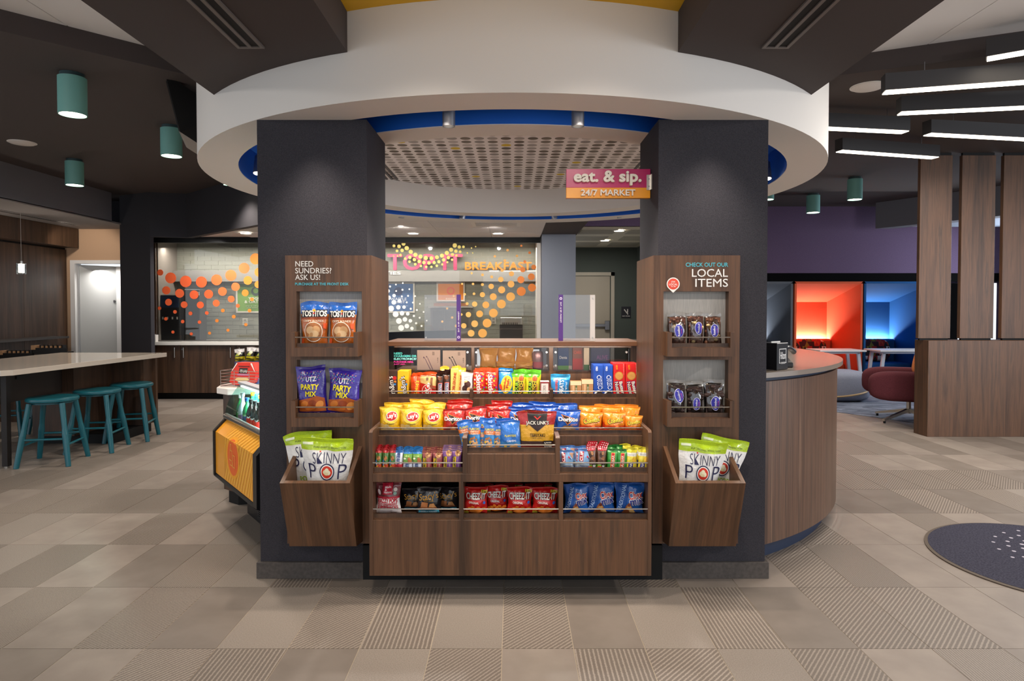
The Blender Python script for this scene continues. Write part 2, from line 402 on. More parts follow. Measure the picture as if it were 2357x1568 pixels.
# ================================================================ CEILING
ZC = 3.2
lA, lB = G(0, 72, ZC), G(375, 160, ZC); rA, rB = G(1934, 174, ZC), G(2357, 119, ZC)
def online(a, b, x): t = (x - a.x) / (b.x - a.x); return a.y + (b.y - a.y) * t
ly0, ly1 = online(lA, lB, -9.5), online(lA, lB, -1.73); ry1, ry0 = online(rA, rB, 1.73), online(rA, rB, 9.5)
dc = MB().prism([(-9.5, ly0), (-1.73, ly1), (1.73, ry1), (9.5, ry0), (9.5, 14.5), (-9.5, 14.5)], ZC, ZC + .05)
dc.prism([(-9.5, ly0 - .02), (-1.73, ly1 - .02), (-1.73, ly1), (-9.5, ly0)], ZC - .002, ZC + .14)
dc.prism([(9.5, ry0 - .02), (1.73, ry1 - .02), (1.73, ry1), (9.5, ry0)], ZC - .002, ZC + .14)
ceiling = struct(dc, 'ceiling', M['darkceil'])
panelm = mat('e6e2e0', .8, name='white_ceiling_panel')
grid = mat('b9b4b0', .6, name='ceiling_grid')
wc = MB().box(-9.5, 9.5, -3.5, 6.2, ZC + .145, ZC + .17)
wceil = struct(wc, 'ceiling', grid)
me = bpy.data.meshes.new('panel'); b_ = MB().box(0, .603, 0, 1.213, 0, .02); me.from_pydata(b_.v, [], b_.f); me.materials.append(panelm)
for sx in (-1, 1):
    for i in range(9):
        for j in range(5):
            x = sx * 1.75 + (sx * (i + 1) * .61 if sx < 0 else i * .61); y = -1.1 + j * 1.22
            if y > 4.7: continue
            o = bpy.data.objects.new('ceiling_panel', me); COL.objects.link(o); o.parent = wceil; o.location = (x, y, ZC + .135)
# dark bulkhead beams that run from the lobby to the ring, each with a slot diffuser
def beam(sx):
    a, b = sorted((sx * .80, sx * 1.735))
    bm_ = MB().box(a, b, -2.0, 3.9, 2.69, 3.34)
    o = struct(bm_, 'ceiling_beam', M['darkceil'])
    c0 = sx * 1.24
    d = empty('slot_diffuser', (c0, 2.3, 2.69), 'grey slot air diffuser in the dark beam over the %s' % ('sundries rack' if sx < 0 else 'local items rack'), 'air vent', 'slot diffusers in the beams')
    f = MB()
    for k in (-.062, -.006, .05): f.box(c0 + k, c0 + k + .016, 1.2, 3.1, 2.680, 2.689)
    f.box(c0 - .062, c0 + .066, 3.1, 3.115, 2.680, 2.689); f.box(c0 - .062, c0 + .066, 1.185, 1.2, 2.680, 2.689)
    f.build('frame', mat('6e6560', .5, .2), d)
    MB().box(c0 - .046, c0 + .05, 1.2, 3.1, 2.686, 2.6895).build('slot', mat('151314', .8), d)
beam(-1); beam(1)
yc = MB().box(-.80, .80, -2, 3.25, 2.885, 2.93)
struct(yc, 'ceiling', mat('e8b21a', .6, name='yellow_ceiling_paint'))

# ================================================================ ROUND CEILING RING
RC = (0, 5.37, 0); NS = 128
ring = MB()
# profile goes from the outer fascia round the slot and the inner soffit up to the dotted ceiling
ro, rs1, rs0, ri, zs = 2.33, 2.075, 1.80, 1.57, 2.45
ring.lathe([(ro, 3.0), (ro, zs), (rs1, zs), (rs1, 2.70)], NS, RC, m=0)
ring.lathe([(rs0, 2.70), (rs0, zs), (ri, zs), (ri, 2.705)], NS, RC, m=0)
ceil_ring = struct(ring, 'ceiling_ring', mat('e9e4de', .62, name='ring_white_paint'), smooth=True)
sl = MB().lathe([(rs1 - .002, zs + .004), (rs1 - .002, 2.70), (rs0 + .002, 2.70), (rs0 + .002, zs + .004)], NS, RC)
sl.build('slot_lining', M['blue'], ceil_ring, smooth=True)
# dotted ceiling inside the ring (flat print)
m, N, L, b = newmat('dotted_ceiling_paper')
mp = scaled_pos(N, L, (10, 10, 10))
fr = N.new('ShaderNodeVectorMath'); fr.operation = 'FRACTION'; L.new(mp.outputs[0], fr.inputs[0])
fo = N.new('ShaderNodeVectorMath'); fo.operation = 'FLOOR'; L.new(mp.outputs[0], fo.inputs[0])
ml = N.new('ShaderNodeVectorMath'); ml.operation = 'MULTIPLY'; ml.inputs[1].default_value = (1, 1, 0); L.new(fr.outputs[0], ml.inputs[0])
ds = N.new('ShaderNodeVectorMath'); ds.operation = 'DISTANCE'; ds.inputs[1].default_value = (.5, .5, 0); L.new(ml.outputs[0], ds.inputs[0])
lt = N.new('ShaderNodeMath'); lt.operation = 'LESS_THAN'; lt.inputs[1].default_value = .385; L.new(ds.outputs['Value'], lt.inputs[0])
wn = N.new('ShaderNodeTexWhiteNoise'); wn.noise_dimensions = '2D'; L.new(fo.outputs[0], wn.inputs['Vector'])
r = ramp(N, [(0, '7d756c'), (.22, 'aca4a2'), (.48, 'c6bebc'), (.70, '6b625a'), (.90, '9c9593'), (.982, 'd8b93a')]); r.color_ramp.interpolation = 'CONSTANT'
L.new(wn.outputs['Value'], r.inputs[0]); mx = N.new('ShaderNodeMix'); mx.data_type = 'RGBA'; mx.inputs[6].default_value = lin('efe9e8')
L.new(lt.outputs[0], mx.inputs[0]); L.new(r.outputs[0], mx.inputs[7]); L.new(mx.outputs[2], b.inputs['Base Color']); b.inputs['Roughness'].default_value = .8
dm = m
MB().lathe([(.001, 2.705), (ri + .01, 2.705)], NS, RC).build('dotted_panel', dm, ceil_ring)
g = MB()
for sx in (-1, 1):
    for k in range(3): g.box(sx * 1.16 - .07 + k * .05, sx * 1.16 - .05 + k * .05, 5.3, 6.35, 2.694, 2.704)
g.build('air_grille', mat('5c5858', .6), ceil_ring)
# spotlights hanging in the slot
def ring_spot(px, py, Y, tilt, label):
    p = P(px, py, Y)
    t = empty('ring_spotlight', (p.x, p.y, 2.70), label, 'spotlight', 'spotlights in the blue slot')
    lo = 2.395 if py < 300 else 2.445
    MB().cyl((p.x, p.y, 2.70), (p.x, p.y, lo + .12), .012, 8).build('stem', M['steel'], t)
    d = Vector((tilt[0], tilt[1], -1)).normalized(); a = Vector((p.x, p.y, lo + .135))
    mb = MB().cyl(a, a + d * .055, .032, 20).cyl(a + d * .058, a + d * .11, .033, 20)
    q_ = d.to_track_quat('Z', 'Y'); tb = MB().lathe([(.033, .11), (.033, .137), (.029, .137), (.029, .11)], 20)
    tb.v = [tuple(a + q_ @ Vector(v_)) for v_ in tb.v]; mb.add(tb.v, tb.f)
    mb.build('housing', mat('a9a9ad', .35, .8), t, smooth=True)
    k_ = .1105 if not 330 < py < 400 else .136
    MB().cyl(a + d * k_, a + d * (k_ + .001), .0285, 20).build('lens', mat('fff0d8', .4, emit=9 if 330 < py < 400 else .8), t)
for px, py, Y, tl, lb in ((1033, 272, 3.40, (0, 0), 'silver spotlight in the near blue slot, nearer the sundries rack'), (1330, 272, 3.40, (0, 0), 'silver spotlight in the near blue slot, nearer the eat and sip sign'),
                          (924, 493, 7.22, (0, 0), 'silver spotlight in the far slot beside the sundries pillar'), (1070, 502, 7.3, (-.25, 0), 'tilted silver spotlight in the far slot above the pink letters'),
                          (1270, 503, 7.3, (.25, 0), 'tilted silver spotlight in the far slot before the grey column'), (1422, 494, 7.22, (.2, 0), 'tilted silver spotlight in the far slot beside the local items pillar'),
                          (1762, 385, 5.1, (0, -.3), 'lit spotlight in the slot beyond the local items pillar'), (597, 350, 4.9, (0, -.3), 'spotlight in the slot showing past the sundries pillar')):
    ring_spot(px, py, Y, tl, lb)

# ================================================================ PILLARS
def pillar(sx):
    a, b = sorted((sx * .775, sx * 1.357))
    struct(MB().box(a, b, 3.48, 3.98, 0, 2.452), 'pillar', M['pillar'])
    a, b = sorted((sx * .80, sx * 1.362))
    struct(MB().box(a - .012 * (sx < 0) , b + .012 * (sx > 0), 3.462, 4.0, 0, .088), 'baseboard_pillar', M['pillarbase'], bevel=.002)
pillar(-1); pillar(1)

# ================================================================ WALLS
def wall(name, m_, *boxes): 
    mb = MB()
    for q in boxes: mb.box(*q)
    return struct(mb, name, m_)
# diagonal dark wall and bulkhead before the breakfast niche
dA, dB, dC = (-8.3, 13.2), (-6.2, 10.75), (-5.1, 9.55)
def diag(p, q, z0, z1, t=.25):
    d = Vector((q[0] - p[0], q[1] - p[1])).normalized(); n = Vector((-d.y, d.x)) * t
    return MB().prism([p, q, (q[0] + n.x, q[1] + n.y), (p[0] + n.x, p[1] + n.y)], z0, z1)
e0 = P(278, 700, 10.2); e1 = P(347, 700, 9.9)
w1 = diag((e0.x, e0.y), (e1.x, e1.y), 0, ZC, .06)
struct(w1, 'wall_dark', M['darkwall'])
b0, b1 = P(430, 547, 10.05), P(600, 517, 8.44)
w2 = MB().prism([(e1.x, e1.y), (b0.x, b0.y), (b1.x, b1.y), (b1.x + .9, b1.y - .8), (b1.x + .9, b1.y - .65), (b1.x + .05, b1.y + .09), (b0.x + .05, b0.y + .09), (e1.x, e1.y + .1)], 2.53, ZC)
struct(w2, 'ceiling_bulkhead', M['darkwall'])
# breakfast niche
YB = 10.95
XL, XR = P(358, 700, 10.3).x, P(1240, 700, 10.3).x
wall('wall_niche_side', M['wooddark'], (XL - .16, XL, 10.31, YB, 1.03, 2.52))
wall('wall_niche_header', M['darkwall'], (XL - .3, XR + .02, 10.22, 10.40, 2.552, ZC))
white_c = MB().prism([(b0.x + .1, b0.y + .12), (b1.x, b1.y + .1), (-.6, 7.75), (XR + .02, 7.75), (XR + .02, 10.21), (b0.x - .1, 10.21)], 2.558, 2.60)
wcl = struct(white_c, 'ceiling', mat('cfcac6', .8, name='white_ceiling_board'))
me = bpy.data.meshes.new('panel2'); b_ = MB().box(0, .747, 0, .60, 0, .012); me.from_pydata(b_.v, [], b_.f); me.materials.append(panelm)
for i in range(8):
    for j in range(4):
        o = bpy.data.objects.new('ceiling_panel', me); COL.objects.link(o); o.parent = wcl
        px0, py0 = XR + .02 - (i + 1) * .752, 7.75 + j * .612
        if px0 < -2.9 and py0 < b0.y + .2 + (px0 - b0.x) * (b1.y - b0.y) / (b1.x - b0.x): bpy.data.objects.remove(o); continue
        o.location = (px0, py0, 2.549)
# brick back wall of the niche with painted block courses
br = MB().box(XL - .1, XR + .25, YB, YB + .12, .75, 2.6)
wbk = struct(br, 'wall_back', mat('aaa79c', .8, name='mortar'))
bk = MB(); bw, bh = .232, .072
for j in range(25):
    z = .80 + j * bh
    for i in range(28):
        x = XL - .1 + i * bw - (j % 2) * bw / 2
        if x > XR + .2: continue
        bk.box(max(x, XL - .1), min(x + bw - .006, XR + .25), YB - .006, YB, z, z + bh - .005)
bk.build('brick', mat('8f9086', .75, bump=.1, bscale=30, name='grey_green_block'), wbk, kind='stuff', fix=False)
wl = MB().box(XL, XR + .02, YB - .15, YB - .008, 1.885, 2.065)
struct(wl, 'trim_ledge', mat('8d8a86', .6))
wall('wall_niche_grey', mat('8f8780', .7), (XL - .02, XL + .015, 10.36, YB, .9, 2.55), )
wall('wall_niche_end', mat('f2ece2', .6), (XR - .03, XR + .03, 10.28, YB, .9, 2.55))
# blue-grey column, dark beam and the hall with the exit door
c0, c1 = P(1240, 650, 10.0), P(1325, 650, 10.0)
struct(MB().box(XR + .035, c1.x, 10.0, 10.9, 0, 2.575), 'column', mat('8d929e', .75, name='blue_grey_paint'))
struct(MB().box(c0.x - .02, c1.x + .02, 7.9, 10.6, 2.576, ZC), 'ceiling_beam', M['darkceil'])
YD = 12.9
hallm = mat('4b524c', .8, name='green_grey_paint')
wall('wall_hall', hallm, (.9, 2.46, YD, YD + .15, 0, 2.68), (2.46, 2.6, 9.6, YD + .15, 0, 2.68))
hc = MB().box(.98, 2.6, 9.55, YD + .1, 2.64, 2.68)
hceil = struct(hc, 'ceiling', mat('cfcab9', .8))
for i, (x, y) in enumerate(((1.05, 9.9), (1.8, 9.9), (1.05, 10.9), (1.85, 10.9), (1.05, 11.9), (1.8, 11.9))):
    MB().box(x, x + .55, y, y + .6, 2.632, 2.641).build('ceiling_panel', mat('a39f92', .85), hceil)
wall('wall_purple', M['purple'], (.98, 2.6, 9.5, 9.6, 2.64, ZC), )
# lounge end wall
YP = 12.6
wall('wall_lounge', M['purple'], (3.2, 9.6, YP, YP + .1, 1.93, ZC))
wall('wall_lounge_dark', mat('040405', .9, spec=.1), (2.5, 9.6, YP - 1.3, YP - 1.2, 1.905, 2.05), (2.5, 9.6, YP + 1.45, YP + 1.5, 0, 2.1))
wall('wall_lounge_front', M['purple'], (2.5, 9.6, YP - 1.299, YP - 1.21, 2.05, ZC))
gb = MB().prism([(6.05, 10.9), (6.35, 10.9), (9.4, 6.0), (9.1, 6.0)], 2.77, ZC)
struct(gb, 'ceiling_bulkhead', mat('77777e', .8))
struct(MB().prism([(6.2, 10.9), (9.5, 10.9), (9.5, 6.2), (9.2, 6.0)], 2.80, 2.83), 'ceiling', mat('a9b2c2', .8))
wr = MB().box(9.35, 9.5, 4.5, 12.6, 0, ZC)
struct(wr, 'wall_right', M['purple'])
# cafe side
gl = MB().prism([(-6.1, 9.95), (-6.1, 6.2), (-6.4, 6.2), (-6.4, 9.95)], 2.76, ZC)
struct(gl, 'ceiling_bulkhead', mat('74737a', .8))
struct(MB().box(-9.4, -6.1, 6.0, 11.0, 2.745, 2.77), 'ceiling', mat('938d8a', .8))
lb = empty('slot_diffuser', (-6.8, 8.6, 2.745), 'pale linear air diffuser in the low soffit above the bar wall', 'air vent')
MB().box(-6.86, -6.74, 7.2, 10.2, 2.735, 2.745).build('frame', mat('8f8985', .5), lb)
MB().box(-6.82, -6.78, 7.25, 10.15, 2.732, 2.736).build('slot', mat('3c3735', .7), lb)
# walnut panelled bar wall with its header
bar = MB().box(-7.62, -7.36, 6.0, 10.74, 0, 2.74)
wlw = struct(bar, 'wall_left', M['black'])
me = bpy.data.meshes.new('panel3'); b_ = MB().box(-.03, 0, 0, .94, .0, 2.40); me.from_pydata(b_.v, [], b_.f); me.materials.append(M['wooddark'])
for i in range(5):
    o = bpy.data.objects.new('wall_panel', me); COL.objects.link(o); o.parent = wlw; o.location = (-7.33, 6.0 + i * .945, 0)
struct(MB().box(-7.35, -7.12, 6.0, 10.7, 2.43, 2.742), 'trim_header', M['wooddark'])
struct(MB().box(-7.33, -7.05, 6.0, 10.35, .97, 1.0), 'trim_bar_ledge', mat('4b4644', .5))
# beige wall and the white door
YW = 10.75
d0, d1 = P(166, 640, YW), P(300, 640, YW)
zt = P(200, 602, YW).z
struct(MB().box(-7.6, d0.x, YW, YW + .12, 0, 2.75).box(d0.x, d1.x + .3, YW, YW + .12, zt, 2.75), 'wall_cafe', M['beige'])
struct(MB().box(-7.6, d1.x + .3, YW, YW + .12, 2.75, ZC), 'wall_cafe', M['darkwall'])
wp = mat('e4e3e2', .5, name='white_gloss_paint')
dr = struct(MB().box(d0.x - .02, d0.x + .055, YW - .02, YW + .14, 0, zt + .02).box(d0.x + .055, d1.x + .3, YW - .02, YW + .14, zt - .035, zt + .02), 'door_1', wp)
dl = MB().hexa([(d0.x + .09, YW + .05, .01), (d0.x + .42, YW + .55, .01), (d0.x + .42, YW + .60, .01), (d0.x + .06, YW + .08, .01)] + [(d0.x + .09, YW + .05, zt - .05), (d0.x + .42, YW + .55, zt - .05), (d0.x + .42, YW + .60, zt - .05), (d0.x + .06, YW + .08, zt - .05)])
dl.build('side_leaf', mat('c2c4c3', .5), dr)
MB().box(d0.x + .42, d1.x + .3, YW + .50, YW + .55, .01, zt - .05).build('door_leaf', mat('dedede', .5), dr)
q = P(264, 694, YW + .5); MB().cyl((q.x, YW + .5, q.z), (q.x, YW + .485, q.z), .022, 14).build('viewer', M['dsteel'], dr)
# hall exit door
a, b = P(1326, 640, YD), P(1414, 640, YD); zt = P(1370, 627, YD).z
dw = mat('b3aa99', .6, name='stone_door_paint')
d2 = struct(MB().box(b.x - .07, b.x, YD - .03, YD, 0, zt).box(a.x - .2, b.x, YD - .03, YD, zt - .07, zt), 'door_2', dw)
MB().box(a.x - .2, b.x - .09, YD - .02, YD - .005, .01, zt - .08).build('door_leaf', mat('a59b8a', .55), d2)
z = P(1370, 749, YD).z
MB().box(a.x - .2, b.x - .12, YD - .07, YD - .03, z - .03, z + .03).build('push_bar', M['dsteel'], d2, bevel=.006)
MB().box(b.x - .19, b.x - .10, YD - .08, YD - .02, z - .09, z + .09).build('latch_case', M['dsteel'], d2, bevel=.006)
d3 = struct(MB().box(2.42, 2.459, 10.9, 11.9, 0, 2.12), 'door_3', dw)
for z in (.4, 1.1, 1.75): MB().cyl((2.415, 11.86, z), (2.415, 11.86, z + .12), .012, 8).build('hinge', M['dsteel'], d3)
# ================================================================ SNACK DISPLAY BETWEEN THE PILLARS
YF = 3.2
def X(px, Y, py=1000): return XX(px, py, Y)
xl, xr = X(849.5, YF, 1150), X(1500, YF, 1150)
zb, z1 = ZZ(1326, YF), ZZ(1197.5, YF)
zr0, zr1 = ZZ(1110, YF), ZZ(1091, YF)
zc = ZZ(1044.8, YF)
YCH = 3.34; zch = ZZ(1003, YCH)
YCA = 3.88; zca = ZZ(917, YCA)
T = .018
disp = empty('snack_display', (0, YF, 0), 'walnut snack display unit with stepped shelves standing between the two dark pillars', 'display unit')
wd = M['wood']
for a in (xl, xr - T):
    MB().prismx([(YF, zb), (YF, .838), (YF + .02, .848), (3.455, .848), (3.455, zb)], a, a + T).build('side_panel', wd, disp, bevel=.0012)
MB().box(xl + T, xr - T, YF, YF + T, zb, z1).build('front_panel', wd, disp, bevel=.0012)
MB().box(xl + T, xr - T, YF, YF + T, zr0, zr1).build('rail_board', wd, disp, bevel=.0012)
MB().box(-.80, .80, 3.452, 3.60, 0, zb + .06).build('toe_kick', M['black'], disp)
MB().box(xl + T, xr - T, 3.64, 3.86, .03, .76).build('carcass', M['black'], disp)
xa, xb, xc_, xd = X(1056, YF), X(1066, YF), X(1286.5, YF), X(1296.5, YF)
for a, b in ((xa, xb), (xc_, xd)): MB().box(a, b, YF, 3.62, z1, zr0).build('divider', wd, disp, bevel=.0012)
def shelf(x0, x1, y0, y1, zt): MB().box(x0, x1, y0, y1, zt - .016, zt).build('shelf', M['woodx'], disp)
def lip(x0, x1, y, z0, h): MB().box(x0, x1, y, y + .012, z0, z0 + h).build('shelf_lip', M['wooddark'], disp)
def rod(x0, x1, y, z): MB().cyl((x0, y, z), (x1, y, z), .0034, 8).build('rail', M['steel'], disp, smooth=True)
zS = z1 + .004
shelf(xl + T, xr - T, YF + T, 3.63, zS)
for a, b in ((xl + T, xa), (xb, xc_), (xd, xr - T)):
    lip(a, b, YF + .024, z1 - .01, ZZ(1186, YF) - z1 + .008); rod(a, b, YF + .008, ZZ(1173, YF))
# bar trays and the raised middle tray
zB = zr1 + .004
b0, b1, b2, b3 = X(1064.5, YF), X(1075, YF), X(1278.5, YF), X(1289, YF)
for a, b in ((b0, b1), (b2, b3)):
    MB().prismx([(YF, zr1), (YF, ZZ(1009, YF)), (YF + .012, ZZ(1009, YF) + .008), (YCH, ZZ(1009, YF) + .008), (YCH, zr1)], a, b).build('tray_side', wd, disp, bevel=.0012)
MB().box(b1, b2, YF, YF + T, zr1, zc).build('tray_front', wd, disp, bevel=.0012)
shelf(xl + T, b0, YF + T, YCH, zB); shelf(b3, xr - T, YF + T, YCH, zB)
zC = zc + .004; shelf(b1, b2, YF + T, YCH, zC)
hl = ZZ(1079.5, YF) - zr1
for a, b in ((xl + T, b0), (b3, xr - T)): lip(a, b, YF + .024, zr1 - .01, hl + .01); rod(a, b, YF + .008, ZZ(1066.6, YF))
lip(b1, b2, YF + .024, zc - .01, ZZ(1033, YF) - zc + .01); rod(b1, b2, YF + .008, ZZ(1025.6, YF))
# crisp shelf
MB().box(xl + T, xr - T, YCH, YCH + T, zr1 - .02, zch).build('step_panel', wd, disp, bevel=.0012)
zH = zch + .004; shelf(xl + T, xr - T, YCH + T, YCA, zH)
lip(xl + T, xr - T, YCH + .024, zch - .01, ZZ(992.5, YCH) - zch + .01); rod(xl + T, xr - T, YCH + .008, ZZ(986, YCH))
MB().box(-.744, .744, YCA, YCA + T, zch - .05, zca).build('back_panel', wd, disp, bevel=.0012)
# candy shelf
zA = zca + .004; YW2 = 4.085; shelf(-.744, .744, YCA + T, YW2, zA)
dv = [X(1081, YCA, 900), X(1089.5, YCA, 900), X(1265, YCA, 900), X(1273.5, YCA, 900)]
for a, b in ((dv[0], dv[1]), (dv[2], dv[3])): MB().box(a, b, YCA, YCA + .12, zca, ZZ(896, YCA)).build('divider', wd, disp, bevel=.0012)
for a, b in ((-.744, dv[0]), (dv[1], dv[2]), (dv[3], .744)):
    lip(a, b, YCA + .024, zca - .01, ZZ(908, YCA) - zca + .01); rod(a, b, YCA + .008, ZZ(901.4, YCA))
# glazed cabinet over it, facing the shelf, with the walnut service counter on top
cab = empty('glazed_cabinet', (0, YW2, zA), 'low walnut cabinet with three screwed glass fronts under the service counter top', 'cabinet')
zw0, zw1 = ZZ(853, YW2), ZZ(801, YW2)
MB().box(-.744, .744, YW2, YW2 + T, zA, zw0).build('lower_board', wd, cab, bevel=.001)
ztop0, ztop1 = ZZ(797, 3.86), ZZ(787, 3.86)
MB().box(-.744, .744, YW2, YW2 + T, zw1, ztop0).build('upper_board', M['wooddark'], cab)
for a, b in ((1085, 1092), (1263.5, 1273.5)): MB().box(X(a, YW2, 830), X(b, YW2, 830), YW2, YW2 + .3, zw0, zw1).build('mullion', wd, cab, bevel=.001)
for a, b in ((-.744, X(911, YW2, 830)), (X(1446, YW2, 830), .744)): MB().box(a, b, YW2 + .02, YW2 + .04, zw0, zw1).build('side_board', M['black'], cab)
MB().box(-.744, .744, YW2 + T, YW2 + .34, zw0 - .012, zw0).build('cabinet_shelf', M['woodx'], cab)
for a, b in ((893, 1084), (1092.5, 1263), (1274, 1446)):
    gx0, gx1 = X(a, YW2, 830), X(b, YW2, 830)
    MB().box(gx0, gx1, YW2 - .016, YW2 - .011, zw0 - .005, zw1 + .004).build('glass_pane', M['smoke'], cab)
    for sx in ((gx1 - .02,) if a == 893 else (gx0 + .012, gx1 - .014)):
        for z in (ZZ(810.5, YW2), ZZ(841, YW2)):
            MB().cyl((sx, YW2 - .0245, z), (sx, YW2, z), .0065, 14).build('standoff', M['steel'], cab)
t_ = []
for body, a, b, c, d, col in (('NEED', 907, 926, 811.5, 816, '4fc0b8'), ('CHARGERS OR', 907, 958.5, 817.5, 822, '4fc0b8'), ('ELECTRONICS?', 907, 958.5, 824, 828.5, '8fe0d8'),
                              ('PURCHASE HERE.', 907, 952, 831, 835, 'e0389a'), ('JUST ASK.', 907, 934, 837, 840.5, 'e0389a')):
    t_.append(pxtext(body, a, b, c, d, YW2 - .017, col, .03))
wallprint('notice_lettering', t_, cab, YW2 - .017)
top = MB().box(-.760, .760, 3.86, 4.30, ztop0, ztop1).build('service_counter_top', wood('walnut_counter_edge', [(.3, '5a3c28'), (.5, '6b472f'), (.7, '7c5538')], along='x', rough=.35, sx=9), bevel=.002)
tag(top, 'long walnut counter top carrying the clear screens above the candy shelf', 'counter')
# contents of the glazed cabinet
def sbox(name, a, b, yt, Y, d, hexc, label, art, zf=zw0, grp=None, catg='box'):
    x0, x1, z_ = X(a, Y, 830), X(b, Y, 830), ZZ(yt, Y)
    o = MB().box(0, x1 - x0, 0, d, 0, z_ - zf).build(name, mat(hexc, .5), bevel=.001); o.location = (x0, Y, zf); tag(o, label, catg, grp)
    w, h = x1 - x0, z_ - zf
    if art:
        mb, ms = printed([(i[0], *i[1:]) for i in art(w, h)], lambda x, z, o_: (x, -.0004 - o_, z)); pr = mb.build('printed_front', ms, o, fix=False)
    return o
def cable(col):
    return lambda w, h: [('e', w * .30, h * .62, w * .05, w * .03, col, -50), ('e', w * .42, h * .66, w * .045, w * .025, col, -50),
                         ('p', [(w * .34, h * .56), (w * .36, h * .58), (w * .60, h * .02), (w * .56, h * .02)], col), ('p', [(w * .45, h * .6), (w * .47, h * .62), (w * .70, h * .02), (w * .66, h * .02)], col),
                         ('t', 'USB', w * .90, h * .5, w * .22, w * .05, '8a7a74', 90), ('p', [(w * .66, h * .74), (w * .76, h * .74), (w * .76, h * .92), (w * .66, h * .92)], 'b8a49a')]
sbox('cable_box', 960, 1013, 806, 4.12, .03, 'e8d2c8', 'pale cable box with a thin grey lead printed on it, beside the charger notice', cable('8c6f86'))
sbox('cable_box', 1019, 1072, 807, 4.12, .03, 'ead6ca', 'pale cable box with a black lead printed on it, behind the first glass front', cable('2a2424'))
sbox('medicine_carton', 1284, 1309, 800, 4.14, .04, '2f4f86', 'blue and green toiletry carton behind the third glass front', lambda w, h: [('p', [(0, 0), (w, 0), (w, h * .18), (0, h * .18)], '5f9a58'), ('t', 'Denta', w / 2, h * .55, w * .7, h * .13, 'c9d6e6')])
sbox('medicine_carton', 1318, 1341, 800, 4.14, .04, '8d5b54', 'brown and red toiletry carton in the middle of the third glass front', lambda w, h: [('p', [(0, 0), (w, 0), (w, h * .5), (0, h * .5)], 'b8474a'), ('t', 'CARE', w / 2, h * .78, w * .75, h * .14, 'd8604e')])
sbox('medicine_carton', 1344, 1356, 801, 4.10, .06, 'd9d2bf', 'narrow cream and green carton seen end on behind the third glass front', lambda w, h: [('p', [(0, 0), (w, 0), (w, h * .25), (0, h * .25)], '4d7a4c')])
sbox('medicine_carton', 1360, 1403, 800, 4.16, .05, '33406e', 'dark blue carton behind the third glass front near the cookie boxes', lambda w, h: [('t', 'ALIVE', w * .6, h * .55, w * .6, h * .2, '8a5aa0')])

# ================================================================ WALL RACKS ON THE PILLARS
def rack(sx, label):
    f = lambda a, b: tuple(sorted((sx * a, sx * b)))
    yc = 3.42; xo, xi = 1.192, .744; zt, zl = ZZ(588, yc), .206
    t = empty('wall_rack', (sx * .97, 3.48, zl), label, 'wall rack')
    n1t, n1b, n2t, n2b = ZZ(671, yc), ZZ(801, 3.324), ZZ(828.5, yc), ZZ(963, 3.324)
    no, ni = 1.134, .791
    pm = MB()
    for a, b, c, d in ((no, xo, zl, zt), (xi + .001, ni, zl, zt), (ni, no, n1t, zt), (ni, no, n2t, n1b), (ni, no, zl, n2b)):
        p, q = f(a, b); pm.box(p, q, yc, 3.478, c, d)
    pm.build('face_panel', wd, t)
    p, q = f(xi - .006, xi + .0005); MB().prismx([(yc - .001, zl), (3.88, zl), (3.88, zt), (yc - .001, zt)], p, q).build('return_panel', wd, t)
    p, q = f(ni, no)
    MB().box(p, q, 3.474, 3.4785, n2b, n1t).build('niche_back', M['niche'], t)
    co, ci = 1.112, .813
    for (yt, yb_, yl, ys, yr) in ((765, 821, 801, 791, 777), (923.5, 983, 963, 952.5, 938)):
        y0 = 3.324; zt2, zb2, zl2 = ZZ(yt, y0), ZZ(yb_, y0), ZZ(yl, y0)
        tr = MB()
        for a, b, c, d in ((co, no, zb2, zt2), (ni, ci, zb2, zt2), (ci, co, zb2, zl2)):
            p, q = f(a, b); tr.box(p, q, y0, y0 + T, c, d)
        for a, b in ((no - T, no), (ni, ni + T)):
            p, q = f(a, b); tr.box(p, q, y0 + T, yc, zb2, zt2)
        p, q = f(ni + T, no - T); tr.box(p, q, y0 + T, 3.474, zl2 - .012, zl2 + .003)
        o = tr.build('tray', wd, t)
        p, q = f(ci, co); MB().box(p, q, y0 + .024, y0 + .034, zl2 - .005, ZZ(ys, y0)).build('tray_lip', M['wooddark'], o)
        MB().cyl((p, y0 + .008, ZZ(yr, y0)), (q, y0 + .008, ZZ(yr, y0)), .0032, 8).build('rail', M['steel'], o, smooth=True)
    # slanted bin at the bottom
    Q = dict(fb=(3.284, .242), ft=(3.151, .600), bt=(3.42, .724), bb=(3.42, .218)); bo, bi = 1.134, .793; w = .02
    bn = MB()
    for a, b in ((bo - w, bo), (bi, bi + w)):
        p, q = f(a, b); bn.prismx([Q['fb'], Q['ft'], Q['bt'], Q['bb']], p, q)
    p, q = f(bi + w, bo - w)
    bn.prismx([Q['fb'], Q['ft'], (Q['ft'][0] + w, Q['ft'][1] + .008), (Q['fb'][0] + w, Q['fb'][1])], p, q)
    bn.prismx([Q['fb'], (Q['fb'][0] + w, Q['fb'][1] + .02), (3.42, .238), Q['bb']], p, q)
    bn.build('bin', M['woodbin'], t)
    return t
rk1 = rack(-1, 'walnut wall rack reading NEED SUNDRIES on the pillar beside the drinks cooler')
rk2 = rack(1, 'walnut wall rack reading LOCAL ITEMS on the pillar beside the curved reception desk')
yc = 3.42
